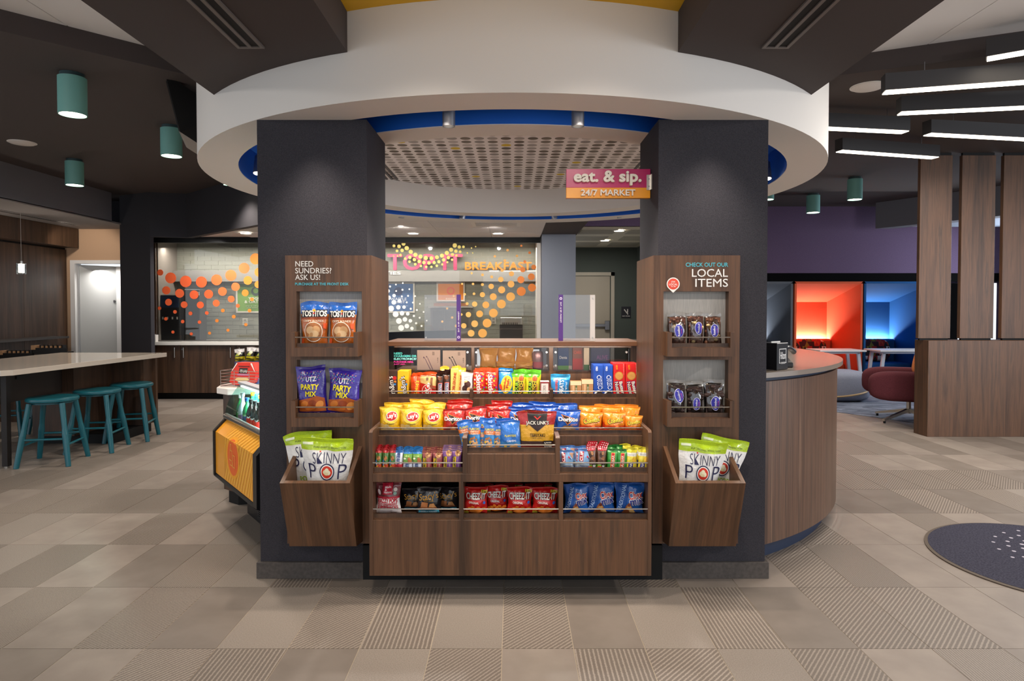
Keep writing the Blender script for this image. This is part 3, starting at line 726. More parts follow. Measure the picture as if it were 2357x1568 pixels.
wallprint('lettering', [pxtext('NEED', 680, 721, 601.5, 613.5, yc, 'e4e0da', .012), pxtext('SUNDRIES?', 680, 763, 617, 629.5, yc, 'e4e0da', .012), pxtext('ASK US!', 680, 737, 632.5, 644.5, yc, 'e4e0da', .012),
                        pxtext('PURCHASE AT THE FRONT DESK', 680, 803, 651, 657, yc, '54b6c4', .035)], rk1, yc)
c = P(1549, 654, yc)
pin = [('p', [(c.x + .034 * cos(R(a)), c.z + .034 * sin(R(a))) for a in range(-38, 219, 8)] + [(c.x, c.z - .046)], 'f0ece6'), ('e', c.x, c.z, .029, .029, 'e2513c')]
pin += [('t', "I'M", c.x, c.z + .011, .018, .009, 'fbe9e2', 0, .03), ('t', 'LOCAL', c.x, c.z - .002, .044, .010, 'fbe9e2', 0, .03), ('t', 'TRY ME!', c.x, c.z - .013, .026, .005, 'fbe9e2')]
wallprint('lettering', [pxtext('CHECK OUT OUR', 1578.5, 1675.5, 605, 614, yc, '54b6c4', .04), pxtext('LOCAL', 1592.5, 1675, 619.5, 637.5, yc, 'eceae6', .012), pxtext('ITEMS', 1600, 1675, 642, 660.5, yc, 'eceae6', .012)] + pin, rk2, yc)

# ================================================================ HANGING SIGN, CLEAR SCREENS
YS = 3.67
sg = empty('hanging_sign', (P(1400, 420, YS).x, YS, P(1400, 456, YS).z), 'magenta and orange flag sign reading eat & sip 24/7 market fixed to the pillar', 'sign')
a, b = P(1303.5, 389, YS), P(1497, 432, YS); zo = P(1400, 456, YS).z
MB().box(a.x, b.x, YS, YS + .035, b.z, a.z).build('upper_board', mat('c01a63', .25, coat=.4, name='magenta_acrylic'), sg, bevel=.001)
MB().box(a.x, b.x, YS, YS + .035, zo, b.z).build('lower_board', mat('f6a01a', .25, coat=.4, name='orange_acrylic'), sg, bevel=.001)
def letters3d(name, body, x0, x1, y0, y1, Y, depth, m_, parent, bold=.02):
    v, f, tw, th = text2d(body, 0 if bold > 0 else bold); p = P(x0, y1, Y); q = P(x1, y0, Y); sx, sz = (q.x - p.x) / tw, (q.z - p.z) / th
    cx, cz = (p.x + q.x) / 2, (p.z + q.z) / 2; k = len(v)
    V = [(cx + a_ * sx, Y - depth, cz + b_ * sz) for a_, b_ in v] + [(cx + a_ * sx, Y, cz + b_ * sz) for a_, b_ in v]
    from collections import Counter
    ec = Counter(frozenset((g[i], g[(i + 1) % len(g)])) for g in f for i in range(len(g)))
    Fc = list(f)
    for g in f:
        for i in range(len(g)):
            a_, b_ = g[i], g[(i + 1) % len(g)]
            if ec[frozenset((a_, b_))] == 1: Fc.append((a_, b_, b_ + k, a_ + k))
    mb = MB(); s_ = bold * (q.z - p.z) / .7 * .8 if bold > 0 else 0
    for i, (dx, dz) in enumerate(((0, 0), (s_, 0), (-s_, 0), (0, s_), (0, -s_), (s_ * .7, s_ * .7), (-s_ * .7, -s_ * .7), (s_ * .7, -s_ * .7), (-s_ * .7, s_ * .7)) if s_ else ((0, 0),)):
        mb.add([(x + dx, y + i * .00015 + (.0004 * i if y > Y - depth / 2 else 0), z + dz) for x, y, z in V], Fc)
    return mb.build(name, m_, parent)
lm = mat('f0e4d4', .5, name='letter_cream')
letters3d('lettering', 'eat. & sip.', 1321, 1474, 395.5, 427, YS, .022, lm, sg, .036)
letters3d('lettering', '24/7 MARKET', 1337, 1461, 437.5, 451, YS, .016, lm, sg, .026)
p, q = P(1489, 402, YS - .01), P(1499.5, 437, YS - .01)
MB().box(p.x, q.x - .004, YS - .006, YS - .001, q.z, p.z).box(q.x - .006, q.x - .001, YS - .03, YS - .001, q.z, p.z).build('bracket', M['steel'], sg)
for yy in (412, 429):
    s_ = P(1494, yy, YS - .007); MB().cyl((s_.x, YS - .009, s_.z), (s_.x, YS - .006, s_.z), .004, 10).build('screw', M['dsteel'], sg)
pur = mat('4b1f78', .35, coat=.3, name='purple_vinyl')
def screen(parts, label, rot):
    Y = 3.98; zt = ZZ(679, Y)
    x0, x1, s0, s1, e0_, e1_ = (X(q_, Y, 740) if q_ else None for q_ in parts)
    t = empty('clear_screen', ((x0 + x1) / 2, Y, ztop1), label, 'counter screen')
    MB().box(x0, x1, Y, Y + .006, ztop1 + .001, zt).build('glass_pane', M['film'], t)
    MB().box(s0, s1, Y - .004, Y + .010, ztop1, zt + .002).build('printed_strip', pur, t)
    cx = (s0 + s1) / 2; zc_ = (ztop1 + zt) / 2
    zi = ztop1 + .022 if rot > 0 else zt - .022
    wallprint('lettering', [('e', cx, zi, .008, .008, 'e9e2ee'), ('e', cx, zi, .0045, .0045, '6c3a98'), ('t', 'EAT. & SIP. MARKET', cx, zi + (.095 if rot > 0 else -.085), .125, .0085, 'e9e2ee', rot, .03)], t, Y - .0045)
    if e0_:
        MB().box(e0_, e1_, Y - .004, Y + .010, ztop1, zt).build('end_strip', mat('cfcac6', .4, .2), t)
    for z in (ztop1 + .02, zt - .02):
        for xx in ([x0 + .01] if not e0_ else [(e0_ + e1_) / 2]):
            MB().cyl((xx, Y - .009, z), (xx, Y, z), .005, 10).build('standoff', M['steel'], t)
screen((977, 1061, 1051, 1060.5, None, None), 'clear counter screen with a purple strip before the orange breakfast poster', 90)
screen((1285, 1369, 1285.5, 1296, 1358, 1369.5), 'clear counter screen with a purple strip and a pale end strip before the exit door', -90)
# dark monitor top behind the counter
mn = empty('monitor', (-.75, 4.9, 1.05), 'long dark screen back standing behind the service counter', 'monitor')
a, b = P(889, 768, 4.9), P(1047, 781, 4.9)
MB().hexa([(a.x - .05, 4.88, 1.05), (b.x, 4.88, 1.05), (b.x, 4.93, 1.05), (a.x - .05, 4.93, 1.05), (a.x - .05, 4.9, ZZ(765.5, 4.9)), (b.x, 4.9, ZZ(760, 4.9)), (b.x, 4.93, ZZ(760, 4.9)), (a.x - .05, 4.93, ZZ(765.5, 4.9))]).build('casing', mat('14181f', .3), mn)
MB().box(a.x + .2, b.x - .2, 4.93, 5.2, .95, 1.05).build('stand', M['black'], mn)
MB().prism([(-.80, 5.0), (.85, 5.0), (.85, 5.5), (-.80, 5.5)], 0, .95).build('back_counter', M['wooddark']).name = 'back_counter'
tag(bpy.data.objects['back_counter'], 'low dark work counter behind the service top, carrying the monitor', 'counter')

# ================================================================ CURVED RECEPTION DESK
A0, A1 = R(-90 + 28.5), R(62); RD = (.35, 5.56, 0)
desk = empty('reception_desk', (2.3, 5.0, 0), 'curved reception desk clad in vertical striped wood with a stone top', 'reception desk')
ZD = 1.09
MB().lathe([(2.17, .105), (2.17, ZD - .055), (2.11, ZD - .055), (2.11, .105)], 64, RD, A0, A1, close=True).build('curved_front', M['woodgrey'], desk, smooth=True)
MB().lathe([(2.14, ZD - .056), (2.14, ZD - .028), (2.115, ZD - .028), (2.115, ZD - .056)], 64, RD, A0, A1, close=True).build('shadow_gap', M['navy'], desk, smooth=True)
MB().lathe([(2.205, ZD - .029), (2.205, ZD), (2.125, ZD), (2.125, ZD - .029)], 10, RD, A0, A0 + R(8), close=True).lathe([(2.205, ZD - .029), (2.205, ZD), (1.60, ZD), (1.60, ZD - .029)], 64, RD, A0 + R(8), A1, close=True).build('worktop', mat('8b8076', .18, spec=.6, name='polished_taupe_stone'), desk, smooth=True)
MB().lathe([(2.10, 0), (2.10, .106), (2.06, .106), (2.06, 0)], 64, RD, A0, A1, close=True).build('toe_kick', M['navy'], desk, smooth=True)
# membership sign block
c = G(1783, 854, ZD)
an = R(-40); u = (cos(an), sin(an)); n = (-u[1], u[0])
cc = (c.x + .035, c.y + .10); 
sb = empty('sign_block', (cc[0], cc[1], ZD), 'black block sign with a white framed hotel logo on the reception desk', 'sign')
hw, hd = .060, .055; an = R(38); u = (cos(an), sin(an)); n = (-u[1], u[0])
MB().obox(cc, u, hw, hd, ZD + .001, ZD + .158).build('block', mat('0b0b0d', .3, coat=.4), sb, bevel=.002)
MB().obox((cc[0] - n[0] * .01, cc[1] - n[1] * .01), u, hw - .012, .002, ZD + .158, ZD + .166).build('card', M['white'], sb)
o_ = (cc[0] - n[0] * hd, cc[1] - n[1] * hd)
def onface(x, z, o): return (o_[0] + u[0] * x - n[0] * o, o_[1] + u[1] * x - n[1] * o, ZD + z)
fr_ = []
for p4 in ([(-.038, .04), (-.034, .04), (-.034, .125), (-.038, .125)], [(.034, .04), (.038, .04), (.038, .125), (.034, .125)], [(-.038, .121), (.038, .121), (.038, .125), (-.038, .125)], [(-.038, .04), (-.026, .04), (-.026, .044), (-.038, .044)], [(.026, .04), (.038, .04), (.038, .044), (.026, .044)]):
    fr_.append(('p', p4, 'ecebea'))
mb, ms = printed(fr_ + [('t', 'Hilton', 0, .085, .058, .042, 'ecebea', 0, .01), ('t', 'HONORS', 0, .042, .046, .011, 'ecebea', 0, .02)], onface)
mb.build('lettering', ms, sb, fix=False)
ph = empty('desk_phone', (cc[0] + .05, cc[1] + .2, ZD), 'black desk phone with a curved handset behind the black block sign', 'phone')
q = (cc[0] + .07, cc[1] + .17)
MB().hexa([(q[0] - .08, q[1] - .07, ZD), (q[0] + .09, q[1] - .07, ZD), (q[0] + .09, q[1] + .10, ZD), (q[0] - .08, q[1] + .10, ZD), (q[0] - .08, q[1] - .07, ZD + .03), (q[0] + .09, q[1] - .07, ZD + .03), (q[0] + .09, q[1] + .10, ZD + .09), (q[0] - .08, q[1] + .10, ZD + .09)]).build('base', mat('17171a', .35), ph, bevel=.005)
MB().tube([(q[0] + .02 + .07 * t / 4, q[1] - .05 + .14 * t / 8, ZD + .085 + .03 * sin(pi * t / 8)) for t in range(9)], .017, 10).build('handset', mat('222126', .25), ph, smooth=True)

# ================================================================ DRINKS COOLER
cl0 = Vector((-2.067, 4.5)); du = Vector((.579, -.75)).normalized(); dn = Vector((du.y, -du.x)) * -1   # dn points into the cooler
if dn.x < 0: dn = -dn
CLN = .955
def cp(u, e, z): p_ = cl0 + du * u + dn * e; return (p_.x, p_.y, z)
ck = empty('drinks_cooler', (cp(.5, .3, 0)), 'open drinks cooler with a curved glass front over an orange bottle panel', 'drinks cooler')
bk_ = mat('101013', .4, name='black_cooler_plastic')
def cext(prof, u0, u1, name, m_, par=ck, **k):
    return MB().ext([cp(u0, e, z) for e, z in prof], [cp(u1, e, z) for e, z in prof]).build(name, m_, par, **k)
fp = [(.0, .315), (.0, .60), (.085, .685), (.12, .69), (.12, .315)]
cext(fp, .03, CLN - .02, 'front_panel', mat('f6a623', .35, coat=.3, name='orange_panel'))
fpo = cext([(-.012, .30), (-.012, .605), (.08, .70), (.14, .70), (.25, .20), (.20, .17)], 0, .03, 'end_frame', bk_)
cext([(-.012, .30), (-.012, .605), (.08, .70), (.48, .70), (.48, .10), (.20, .17)], CLN - .02, CLN + .05, 'end_frame', bk_)
cext([(.20, 0), (.20, .30), (.48, .30), (.48, 0)], .05, CLN, 'plinth', bk_)
for k in range(9):
    cext([(.193, .03 + k * .014), (.193, .037 + k * .014), (.2, .037 + k * .014), (.2, .03 + k * .014)], .32, CLN - .02, 'vent_slat', mat('2b2a2c', .5))
cext([(-.012, .295), (.02, .318), (.24, .24), (.22, .18)], 0, CLN + .03, 'underside', bk_)
rl = [(.075 + .022 * cos(a_), .697 + .022 * sin(a_)) for a_ in [2 * pi * i / 10 for i in range(10)]]
cext(rl, .01, CLN, 'front_rail', M['steel'], smooth=True)
gp = [(.072 + .105 * (i / 8) ** 1.7, .705 + .215 * (i / 8)) for i in range(9)]
gl_ = MB()
for i in range(8):
    (e0_, q0), (e1_, q1) = gp[i], gp[i + 1]
    gl_.add([cp(-.01, e0_, q0), cp(CLN, e0_, q0), cp(CLN, e1_, q1), cp(-.01, e1_, q1)], [(0, 1, 2, 3)])
gl_.build('curved_glass', M['greenglass'], ck, smooth=True, fix=False)
gs = [(e, z) for e, z in gp] + [(.47, .92), (.47, .70)]
MB().add([cp(-.006, e, z) for e, z in gs], [tuple(range(len(gs)))]).build('side_glass', M['greenglass'], ck, fix=False)
cext([(.16, .915), (.16, .93), (.215, .93), (.215, .915)], -.012, CLN + .02, 'top_frame', mat('b9bcc0', .35))
cext([(.46, .60), (.46, .93), (.50, .93), (.50, .60)], 0, CLN + .04, 'back_wall', mat('c6cccb', .5))
cext([(.10, .59), (.10, .615), (.46, .64), (.46, .59)], .03, CLN, 'well_floor', mat('4c5557', .5))
cext([(.17, .895), (.17, .905), (.2, .905), (.2, .895)], .02, CLN, 'light_tube', mat('eaf4ff', .4, emit=2.2, name='cooler_light'))
p_ = cp(.5, .25, .89); lamp('AREA', p_, cp(.5, .33, .6), 16, (.86, .95, 1), .8, .06, name='cooler_lamp').rotation_euler[2] = atan2(du.y, du.x)
# graphic on the panel: diagonal stripes and an orange oval with two bottles
st = []
def onp(x, z, o):   # x along the cooler, z up the panel (folds over at .60)
    if z <= .60: return cp(x, -o, z)
    t_ = (z - .60); return cp(x, t_ * .707 - o * .7, .60 + t_ * .707 + o * .7)
for k in range(22):
    x0 = .20 + k * .052
    pts = []
    for zz in (.325, .60, .70):
        pts.append((x0 - .19 + (zz - .325) * .62, zz))
    L_ = [(min(max(x_, .25), .93), z_) for x_, z_ in pts]; R_ = [(min(max(x_ + .024, .25), .93), z_) for x_, z_ in pts]
    for i in range(2):
        if R_[i][0] - L_[i][0] > .004 or R_[i + 1][0] - L_[i + 1][0] > .004:
            st.append(('p', [L_[i], R_[i], R_[i + 1], L_[i + 1]], 'f9b842'))
mb, ms = printed(st, onp, .03, .0012, 0.0); mb.build('printed_stripes', ms, ck, fix=False)
st = []
st += [('e', .47, .50, .155, .135, 'f6a623'), ('e', .47, .50, .125, .115, 'ef6a24')]
def outline(x0, x1, z0, z1, w=.006): return [('p', [(x0, z0), (x1, z0), (x1, z0 + w), (x0, z0 + w)], 'f8b34e'), ('p', [(x0, z1), (x1, z1), (x1, z1 + w), (x0, z1 + w)], 'f8b34e'), ('p', [(x0, z0), (x0 + w, z0), (x0 + w, z1), (x0, z1)], 'f8b34e'), ('p', [(x1 - w, z0), (x1, z0), (x1, z1), (x1 - w, z1)], 'f8b34e')]
st += outline(.405, .465, .44, .535) + outline(.42, .45, .535, .575) + outline(.485, .535, .44, .515) + outline(.405, .465, .475, .478, .004)
mb, ms = printed([s_ for s_ in st if True], onp, .03, .002, .0004); mb.build('printed_graphic', ms, ck, fix=False)
# bottles standing in the well
def bottle(px, py_base, u_, e, z, kind, label, h=.21, grp='bottles in the drinks cooler'):
    x, y, z = cp(u_, e, z)
    body, cap, lab, liq = kind
    t = empty('drink_bottle', (x, y, z), label, 'bottle', grp)
    pr = [(.001, 0), (.026, 0), (.031, .006), (.031, .05), (.028, .075), (.031, .10), (.031, .125), (.024, .155), (.012, .18), (.012, h - .012)]
    MB().lathe(pr, 20, (x, y, z)).build('bottle_body', body, t, smooth=True)
    MB().lathe([(.001, h + .008), (.0145, h + .008), (.0145, h - .014), (.012, h - .014)], 14, (x, y, z)).build('cap', mat(cap, .4), t, smooth=True)
    MB().lathe([(.0316, .055), (.0316, .095)], 20, (x, y, z)).build('label_band', mat(lab, .4), t, smooth=True)
def plastic(h, rough=.12, tr=.0):
    m_ = mat(h, rough, 0, .6, .6); return m_
gb_, cb_, wb_, gg_ = plastic('1e6b35'), plastic('1a0f0d'), plastic('c9d7e2'), plastic('2f9a5c')
for a in ((0, 0, .035, .165, .622, (gb_, 'd9dcd6', '2f7d3d', 0), 'dark green soda bottle nearest the glass end of the cooler'),
          (0, 0, .125, .155, .622, (wb_, 'e6e8ea', '7a6bb2', 0), 'clear water bottle with a lilac label in the cooler', .235),
          (0, 0, .215, .160, .622, (gg_, '2a6fbf', '2257a8', 0), 'bright green soda bottle between the water and the cola'),
          (0, 0, .305, .160, .622, (cb_, '1c1c1c', 'c22a30', 0), 'cola bottle with a red label beside the bright green bottle'),
          (0, 0, .395, .160, .622, (cb_, '1c1c1c', 'c22a30', 0), 'second cola bottle with a red label toward the pillar'),
          (0, 0, .485, .160, .622, (cb_, '1c1c1c', 'c22a30', 0), 'third cola bottle nearest the pillar in the cooler'),
          (0, 0, .03, .25, .632, (gg_, 'f08a1e', '2f7d3d', 0), 'orange capped bottle in the second row of the cooler'),
          (0, 0, .12, .25, .632, (plastic('1f7f86'), '1f7f86', '1f7f86', 0), 'teal bottle with a teal cap in the second row of the cooler'),
          (0, 0, .21, .25, .632, (gb_, 'f08a1e', '2f7d3d', 0), 'orange capped green bottle in the second row beside the pillar')):
    bottle(*a)
# side counter with rounded white top behind the cooler
sc = empty('side_counter', (-1.7, 4.9, 0), 'low wood side counter with a rounded white top behind the drinks cooler', 'counter')
A = G(497, 1150, .08)
pts = [(-2.20, 4.83), (-2.08, 4.74), (-1.62, 4.86), (-1.05, 4.16), (-.90, 4.30), (-1.40, 5.7), (-2.10, 5.5), (-2.24, 4.98)]
MB().prism(pts, .815, .862).build('worktop', mat('efe8df', .3, name='white_solid_surface'), sc, bevel=.004)
cxm = (-1.65, 4.95)
MB().prism([(cxm[0] + (x - cxm[0]) * .92, cxm[1] + (y - cxm[1]) * .92) for x, y in pts], .10, .815).build('body', M['wooddark'], sc)
MB().prism([(cxm[0] + (x - cxm[0]) * .86, cxm[1] + (y - cxm[1]) * .86) for x, y in pts], 0, .10).build('toe_kick', M['black'], sc)
# wire basket with ready meals and snacks behind it
wx, wy = G(508, 890, .862).x, G(508, 890, .862).y
ub = Vector((1, -.28)).normalized(); vb = Vector((.28, 1)).normalized()
def wb(a_, b_, z): return (wx + ub.x * a_ + vb.x * b_, wy + ub.y * a_ + vb.y * b_, .863 + z)
wk = empty('wire_basket', wb(.3, .1, 0), 'chrome wire basket holding a red ready meal on the white side counter', 'basket')
for k in range(6):
    z = .004 + k * .023
    MB().tube([wb(0, .24, z), wb(0, 0, z), wb(.50, 0, z), wb(.50, .24, z), wb(0, .24, z)], .0025, 6).build('wire', M['steel'], wk, smooth=True)
for a_ in (0, .12, .25, .38, .5): MB().tube([wb(a_, .24, 0), wb(a_, 0, 0), wb(a_, 0, .12)], .0025, 6).build('upright_wire', M['steel'], wk, smooth=True)
rm = empty('ready_meal_box', wb(.13, .10, .004), 'red octagonal noodle meal box tilted in the wire basket', 'box')
oc = [(-.11, .02), (-.075, 0), (.075, 0), (.11, .02), (.11, .10), (.07, .165), (-.07, .165), (-.11, .10)]
def rmp(x, z, o=0): return wb(.135 + x, .06 + z * .25 - o, .008 + z)
MB().ext([rmp(x, z) for x, z in oc], [wb(.135 + x, .13 + z * .25, .008 + z) for x, z in oc]).build('carton', mat('d8321f', .35, coat=.3), rm)
mb, ms = printed([('p', [(-.04, .085), (.035, .085), (.035, .125), (-.04, .125)], '2a2320'), ('t', 'THAI', 0, .102, .06, .02, 'f4f1ec', 0, .03), ('p', [(-.05, .07), (.05, .07), (.05, .083), (-.05, .083)], 'd978b0'), ('e', .0, .04, .06, .018, 'e8c98c'),
                  ('p', [(-.108, .095), (-.098, .102), (-.062, .160), (-.07, .163)], 'f6ece4'), ('p', [(.108, .095), (.098, .102), (.052, .160), (.066, .163)], 'f6ece4'), ('p', [(-.05, .135), (.05, .135), (.05, .141), (-.05, .141)], '5e1712')], lambda x, z, o: rmp(x, z, o))
mb.build('printed_front', ms, rm, fix=False)
# ================================================================ CAFE SIDE: ISLAND TABLE, STOOLS, BAR
ZT = .914
i0, i1, i2, i3 = G(384, 812, ZT), G(22, 853, ZT), G(208, 808.5, ZT), G(-160, 838, ZT)
isl = empty('island_table', (-4.8, 6.8, 0), 'long island table with a polished pale stone top beside the teal stools', 'table')
xr_, yn, yf = i0.x + .0, i1.y - .02, i0.y
xl_ = -5.42
MB().prism([(xr_ + .0, yf), (xl_, yf + .03), (xl_, yn), (i1.x - .06, yn), (i1.x, yn + .06)], ZT - .048, ZT).build('stone_top', mat('d8cdbf', .07, spec=.6, name='polished_pale_stone'), isl, bevel=.002)
MB().box(-5.06, -4.62, yf - .95, yf - .10, .10, ZT - .048).build('base_cabinet', M['wooddark'], isl)
MB().box(-4.62, xr_ - .06, yf - .14, yf - .10, .10, ZT - .048).build('end_panel', M['wooddark'], isl)
MB().box(-4.63, xr_ - .10, yf - .32, yf - .141, .10, ZT - .048).build('end_cabinet', M['wooddark'], isl)
MB().box(-5.02, xr_ - .12, yf - .85, yf - .14, 0, .10).build('toe_kick', M['black'], isl)
MB().box(-4.78, -4.74, yn + .2, yf - .95, .56, ZT - .048).build('apron', mat('2c211a', .55), isl)
MB().box(-5.05, -4.78, yn + .22, yf - .95, .56, .60).build('under_panel', mat('2c211a', .55), isl)
lg = G(16, 1078, 0)
lo = MB().box(lg.x - .025, lg.x + .025, lg.y - .025, lg.y + .025, .02, ZT - .048).build('leg', mat('1c1411', .5), isl)
MB().cyl((lg.x, lg.y, 0), (lg.x, lg.y, .02), .02, 12).build('leveller', M['steel'], lo)
MB().box(lg.x - .9, lg.x - .85, lg.y - .025, lg.y + .025, .02, ZT - .048).build('leg', mat('1c1411', .5), isl)
MB().box(-4.735, -4.73, 6.2, 6.36, .77, .80).build('outlet', mat('0f0f10', .3), isl)

teal = mat('0a5f6c', .35, coat=.3, name='teal_lacquer')
def make_stool():
    t = empty('bar_stool', (0, 0, 0), 'x', 'stool', 'teal stools at the island table')
    MB().lathe([(.001, .605), (.185, .605), (.203, .614), (.207, .628), (.203, .642), (.19, .650), (.12, .645), (.001, .643)], 40).build('seat', teal, t, smooth=True)
    MB().lathe([(.001, .590), (.165, .590), (.165, .606), (.001, .606)], 32).build('seat_ring', teal, t, smooth=True)
    tp, bt = .130, .205
    c4 = [(1, 1), (-1, 1), (-1, -1), (1, -1)]
    def at(sx, sy, z): k = bt + (tp - bt) * z / .60; return Vector((sx * k, sy * k, z))
    for sx, sy in c4:
        zs = (0, .10, .30, .36, .60); rs = (.021, .023, .026, .021, .024); mb = MB()
        for i in range(4): mb.cyl(at(sx, sy, zs[i]), at(sx, sy, zs[i + 1]), rs[i], 14, rs[i + 1])
        mb.build('leg', teal, t, smooth=True)
    for i in range(4):
        z = .20 if i % 2 else .26
        a, b = c4[i], c4[(i + 1) % 4]
        MB().cyl(at(*a, z), at(*b, z), .011, 10).build('stretcher', teal, t, smooth=True)
    return t
st0 = make_stool()
spots = [((121, 913), 12, 'teal round bar stool nearest the camera under the island table'), ((224, 896), 10, 'middle teal round bar stool under the long edge of the island table'),
         ((303, 882), 14, 'teal round bar stool at the far end of the island beside its end cabinet')]
for i, ((px, py), a, lb) in enumerate(spots):
    p = G(px, py, .62)
    if i == 0: st0.location = (p.x, p.y, 0); st0.rotation_euler = (0, 0, R(a)); st0['label'] = lb; st0.scale = (1.03, 1.03, .956)
    else: dup(st0, (p.x, p.y, 0), R(a), lb)
for px, py, a, lb in ((20, 1003, 8, 'teal stool on the far side of the island, seen below the table near its leg'), (122, 992, 20, 'teal stool across the island, seen between the legs of the nearest stool')):
    p = G(px, py, 0); dup(st0, (p.x, p.y + .05, 0), R(a), lb)
# condiment caddies on a lower counter behind the island
cadm, caw = mat('15120f', .45), mat('b98f68', .5)
def caddy(px, py, n, label):
    p = P(px, py, 8.6); t = empty('cup_caddy', (p.x, 8.6, p.z), label, 'caddy', 'black cup caddies on the low counter')
    w = .075 * n
    MB().box(p.x - w / 2, p.x + w / 2, 8.56, 8.575, p.z, p.z + .082).box(p.x - w / 2, p.x + w / 2, 8.575, 8.70, p.z, p.z + .03).build('tray', cadm, t)
    MB().box(p.x - w / 2 - .012, p.x - w / 2 + .04, 8.55, 8.70, p.z + .06, p.z + .115).build('end_block', caw, t)
    for k in range(n):
        x = p.x - w / 2 + .085 + k * (w - .10) / n
        MB().lathe([(.001, .03), (.026, .03), (.031, .118), (.027, .118), (.024, .05)], 12, (x, 8.62, p.z)).build('cup', cadm, t, smooth=True)
    for k in range(n - 1):
        x = p.x - w / 2 + .085 + (k + .5) * (w - .10) / n
        MB().box(x - .003, x + .003, 8.565, 8.69, p.z + .03, p.z + .108).build('divider', caw, t)
caddy(44, 827, 6, 'black cup caddy with wooden dividers nearer the table corner on the low counter')
caddy(119, 815, 6, 'black cup caddy with wooden dividers nearer the white door on the low counter')
p = P(44, 827, 8.6)
tag(MB().box(-7.1, -5.75, 8.2, 9.0, p.z - .04, p.z - .001).box(-7.05, -5.8, 8.25, 8.95, 0, p.z - .04).build('low_counter', M['wooddark']), 'dark low counter behind the island carrying the black cup caddies', 'counter')
# pendant lamp
p0, p1 = P(49, 606, 8.9), P(49, 631, 8.9)
pd = empty('pendant_lamp', (p0.x, 8.9, 2.745), 'small glass pendant lamp hanging before the walnut bar wall', 'pendant lamp')
MB().cyl((p0.x, 8.9, p0.z), (p0.x, 8.9, 2.745), .003, 6).build('cord', mat('b5aea8', .5), pd)
MB().cyl((p0.x, 8.9, p0.z - .012), (p0.x, 8.9, p0.z + .03), .02, 12).build('cap', M['steel'], pd)
MB().lathe([(.056, 0), (.056, p0.z - p1.z)], 24, (p0.x, 8.9, p1.z)).build('glass_shade', M['glass'], pd, smooth=True)
MB().lathe([(.001, .0), (.034, .0), (.034, (p0.z - p1.z) * .8), (.001, (p0.z - p1.z) * .8)], 18, (p0.x, 8.9, p1.z + .02)).build('frosted_tube', mat('fff1dc', .5, emit=5), pd, smooth=True)
lamp('POINT', (p0.x, 8.8, p1.z - .1), (0, 0, 0), 5, WARM, .06, name='pendant_glow')

# ================================================================ CEILING LAMPS AND FITTINGS
def cyl_lamp(pxc, pyt, pyb, wpx, label):
    cf = sqrt(1 + ((pxc - CX) / F) ** 2); d = .19
    Y = F * d * cf / wpx
    p = G(pxc, pyt, ZC); Yt = p.y
    q = P(pxc, pyb, Yt); t = empty('cylinder_lamp', (p.x, Yt, ZC), label, 'ceiling lamp', 'green cylinder ceiling lamps')
    r_ = wpx * Yt / F / cf / 2
    MB().cyl((p.x, Yt, ZC), (p.x, Yt, ZC - .03), r_ * .86, 28).build('mount', mat('31484b', .6), t, smooth=True)
    MB().lathe([(r_ * .3, ZC - .03), (r_, ZC - .03), (r_, q.z), (r_ * .93, q.z), (r_ * .93, q.z + .05)], 36, (p.x, Yt, 0)).build('shade', mat('79b3aa', .5, name='sea_green_lamp_paint'), t, smooth=True)
    MB().cyl((p.x, Yt, q.z + .012), (p.x, Yt, q.z + .010), r_ * .93, 28).build('diffuser', mat('fff0d6', .4, emit=7), t)
    lamp('SPOT', (p.x, Yt, q.z - .01), (p.x, Yt, 0), 45, WARM, r_, angle=120, blend=.7, name='cylinder_lamp_glow')
cyl_lamp(166, 170, 265, 70, 'large sea-green cylinder lamp nearest the pale ceiling panel over the island')
cyl_lamp(394, 290, 360, 51, 'sea-green cylinder lamp beside the hanging television')
cyl_lamp(171, 367, 427, 45, 'sea-green cylinder lamp before the grey bulkhead over the island')
cyl_lamp(1968, 408, 460, 36, 'sea-green cylinder lamp before the purple lounge wall, nearer the wood slats')
cyl_lamp(1872, 446, 490, 32, 'sea-green cylinder lamp over the orange booth')
cyl_lamp(1768, 425, 460, 28, 'sea-green cylinder lamp half hidden by the white ring near the reception desk')
cyl_lamp(526, 396, 426, 26, 'lit cylinder lamp half hidden behind the white ring on the cafe side')
def linear(pxa, pya, pxb, pyb, label, z=3.0, ext=0.0):
    a, b = G(pxa, pya, z), G(pxb, pyb, z); d = (b - a).normalized(); b = b + d * ext
    c = (a + b) / 2; hw = (b - a).length / 2; u = (d.x, d.y)
    t = empty('linear_lamp', (c.x, c.y, z), label, 'ceiling lamp', 'dark linear ceiling lamps')
    MB().obox((c.x, c.y + .05), u, hw + .004, .052, z + .006, z + .125).build('housing', mat('2f2d2f', .6), t)
    MB().obox((c.x, c.y + .05), u, hw - .004, .045, z, z + .0055).build('diffuser', mat('fff0d8', .5, emit=6), t)
    for k in (-.7, .7):
        q = (c.x + u[0] * hw * k, c.y + .05 + u[1] * hw * k); MB().cyl((q[0], q[1], z + .12), (q[0], q[1], ZC), .003, 6).build('cable', M['dsteel'], t)
    return c
linear(2283, 131, 2357, 118, 'dark linear lamp highest in the lounge fan, beside the pale ceiling panels', 3.12, .6)
linear(2043, 209, 2357, 186, 'dark linear lamp beside the round white ceiling speaker', ext=.9)
linear(2078, 258, 2357, 245, 'third dark linear lamp of the lounge fan, counted from the pale ceiling panels', ext=.9)
linear(1800, 288, 2092, 302, 'dark linear lamp running out from behind the white ring', ext=0)
linear(2142, 307, 2357, 318, 'dark linear lamp in front of the middle wood slat', ext=.8)
linear(1937, 346, 2160, 362, 'dark linear lamp whose end meets the first wood slat', ext=0)
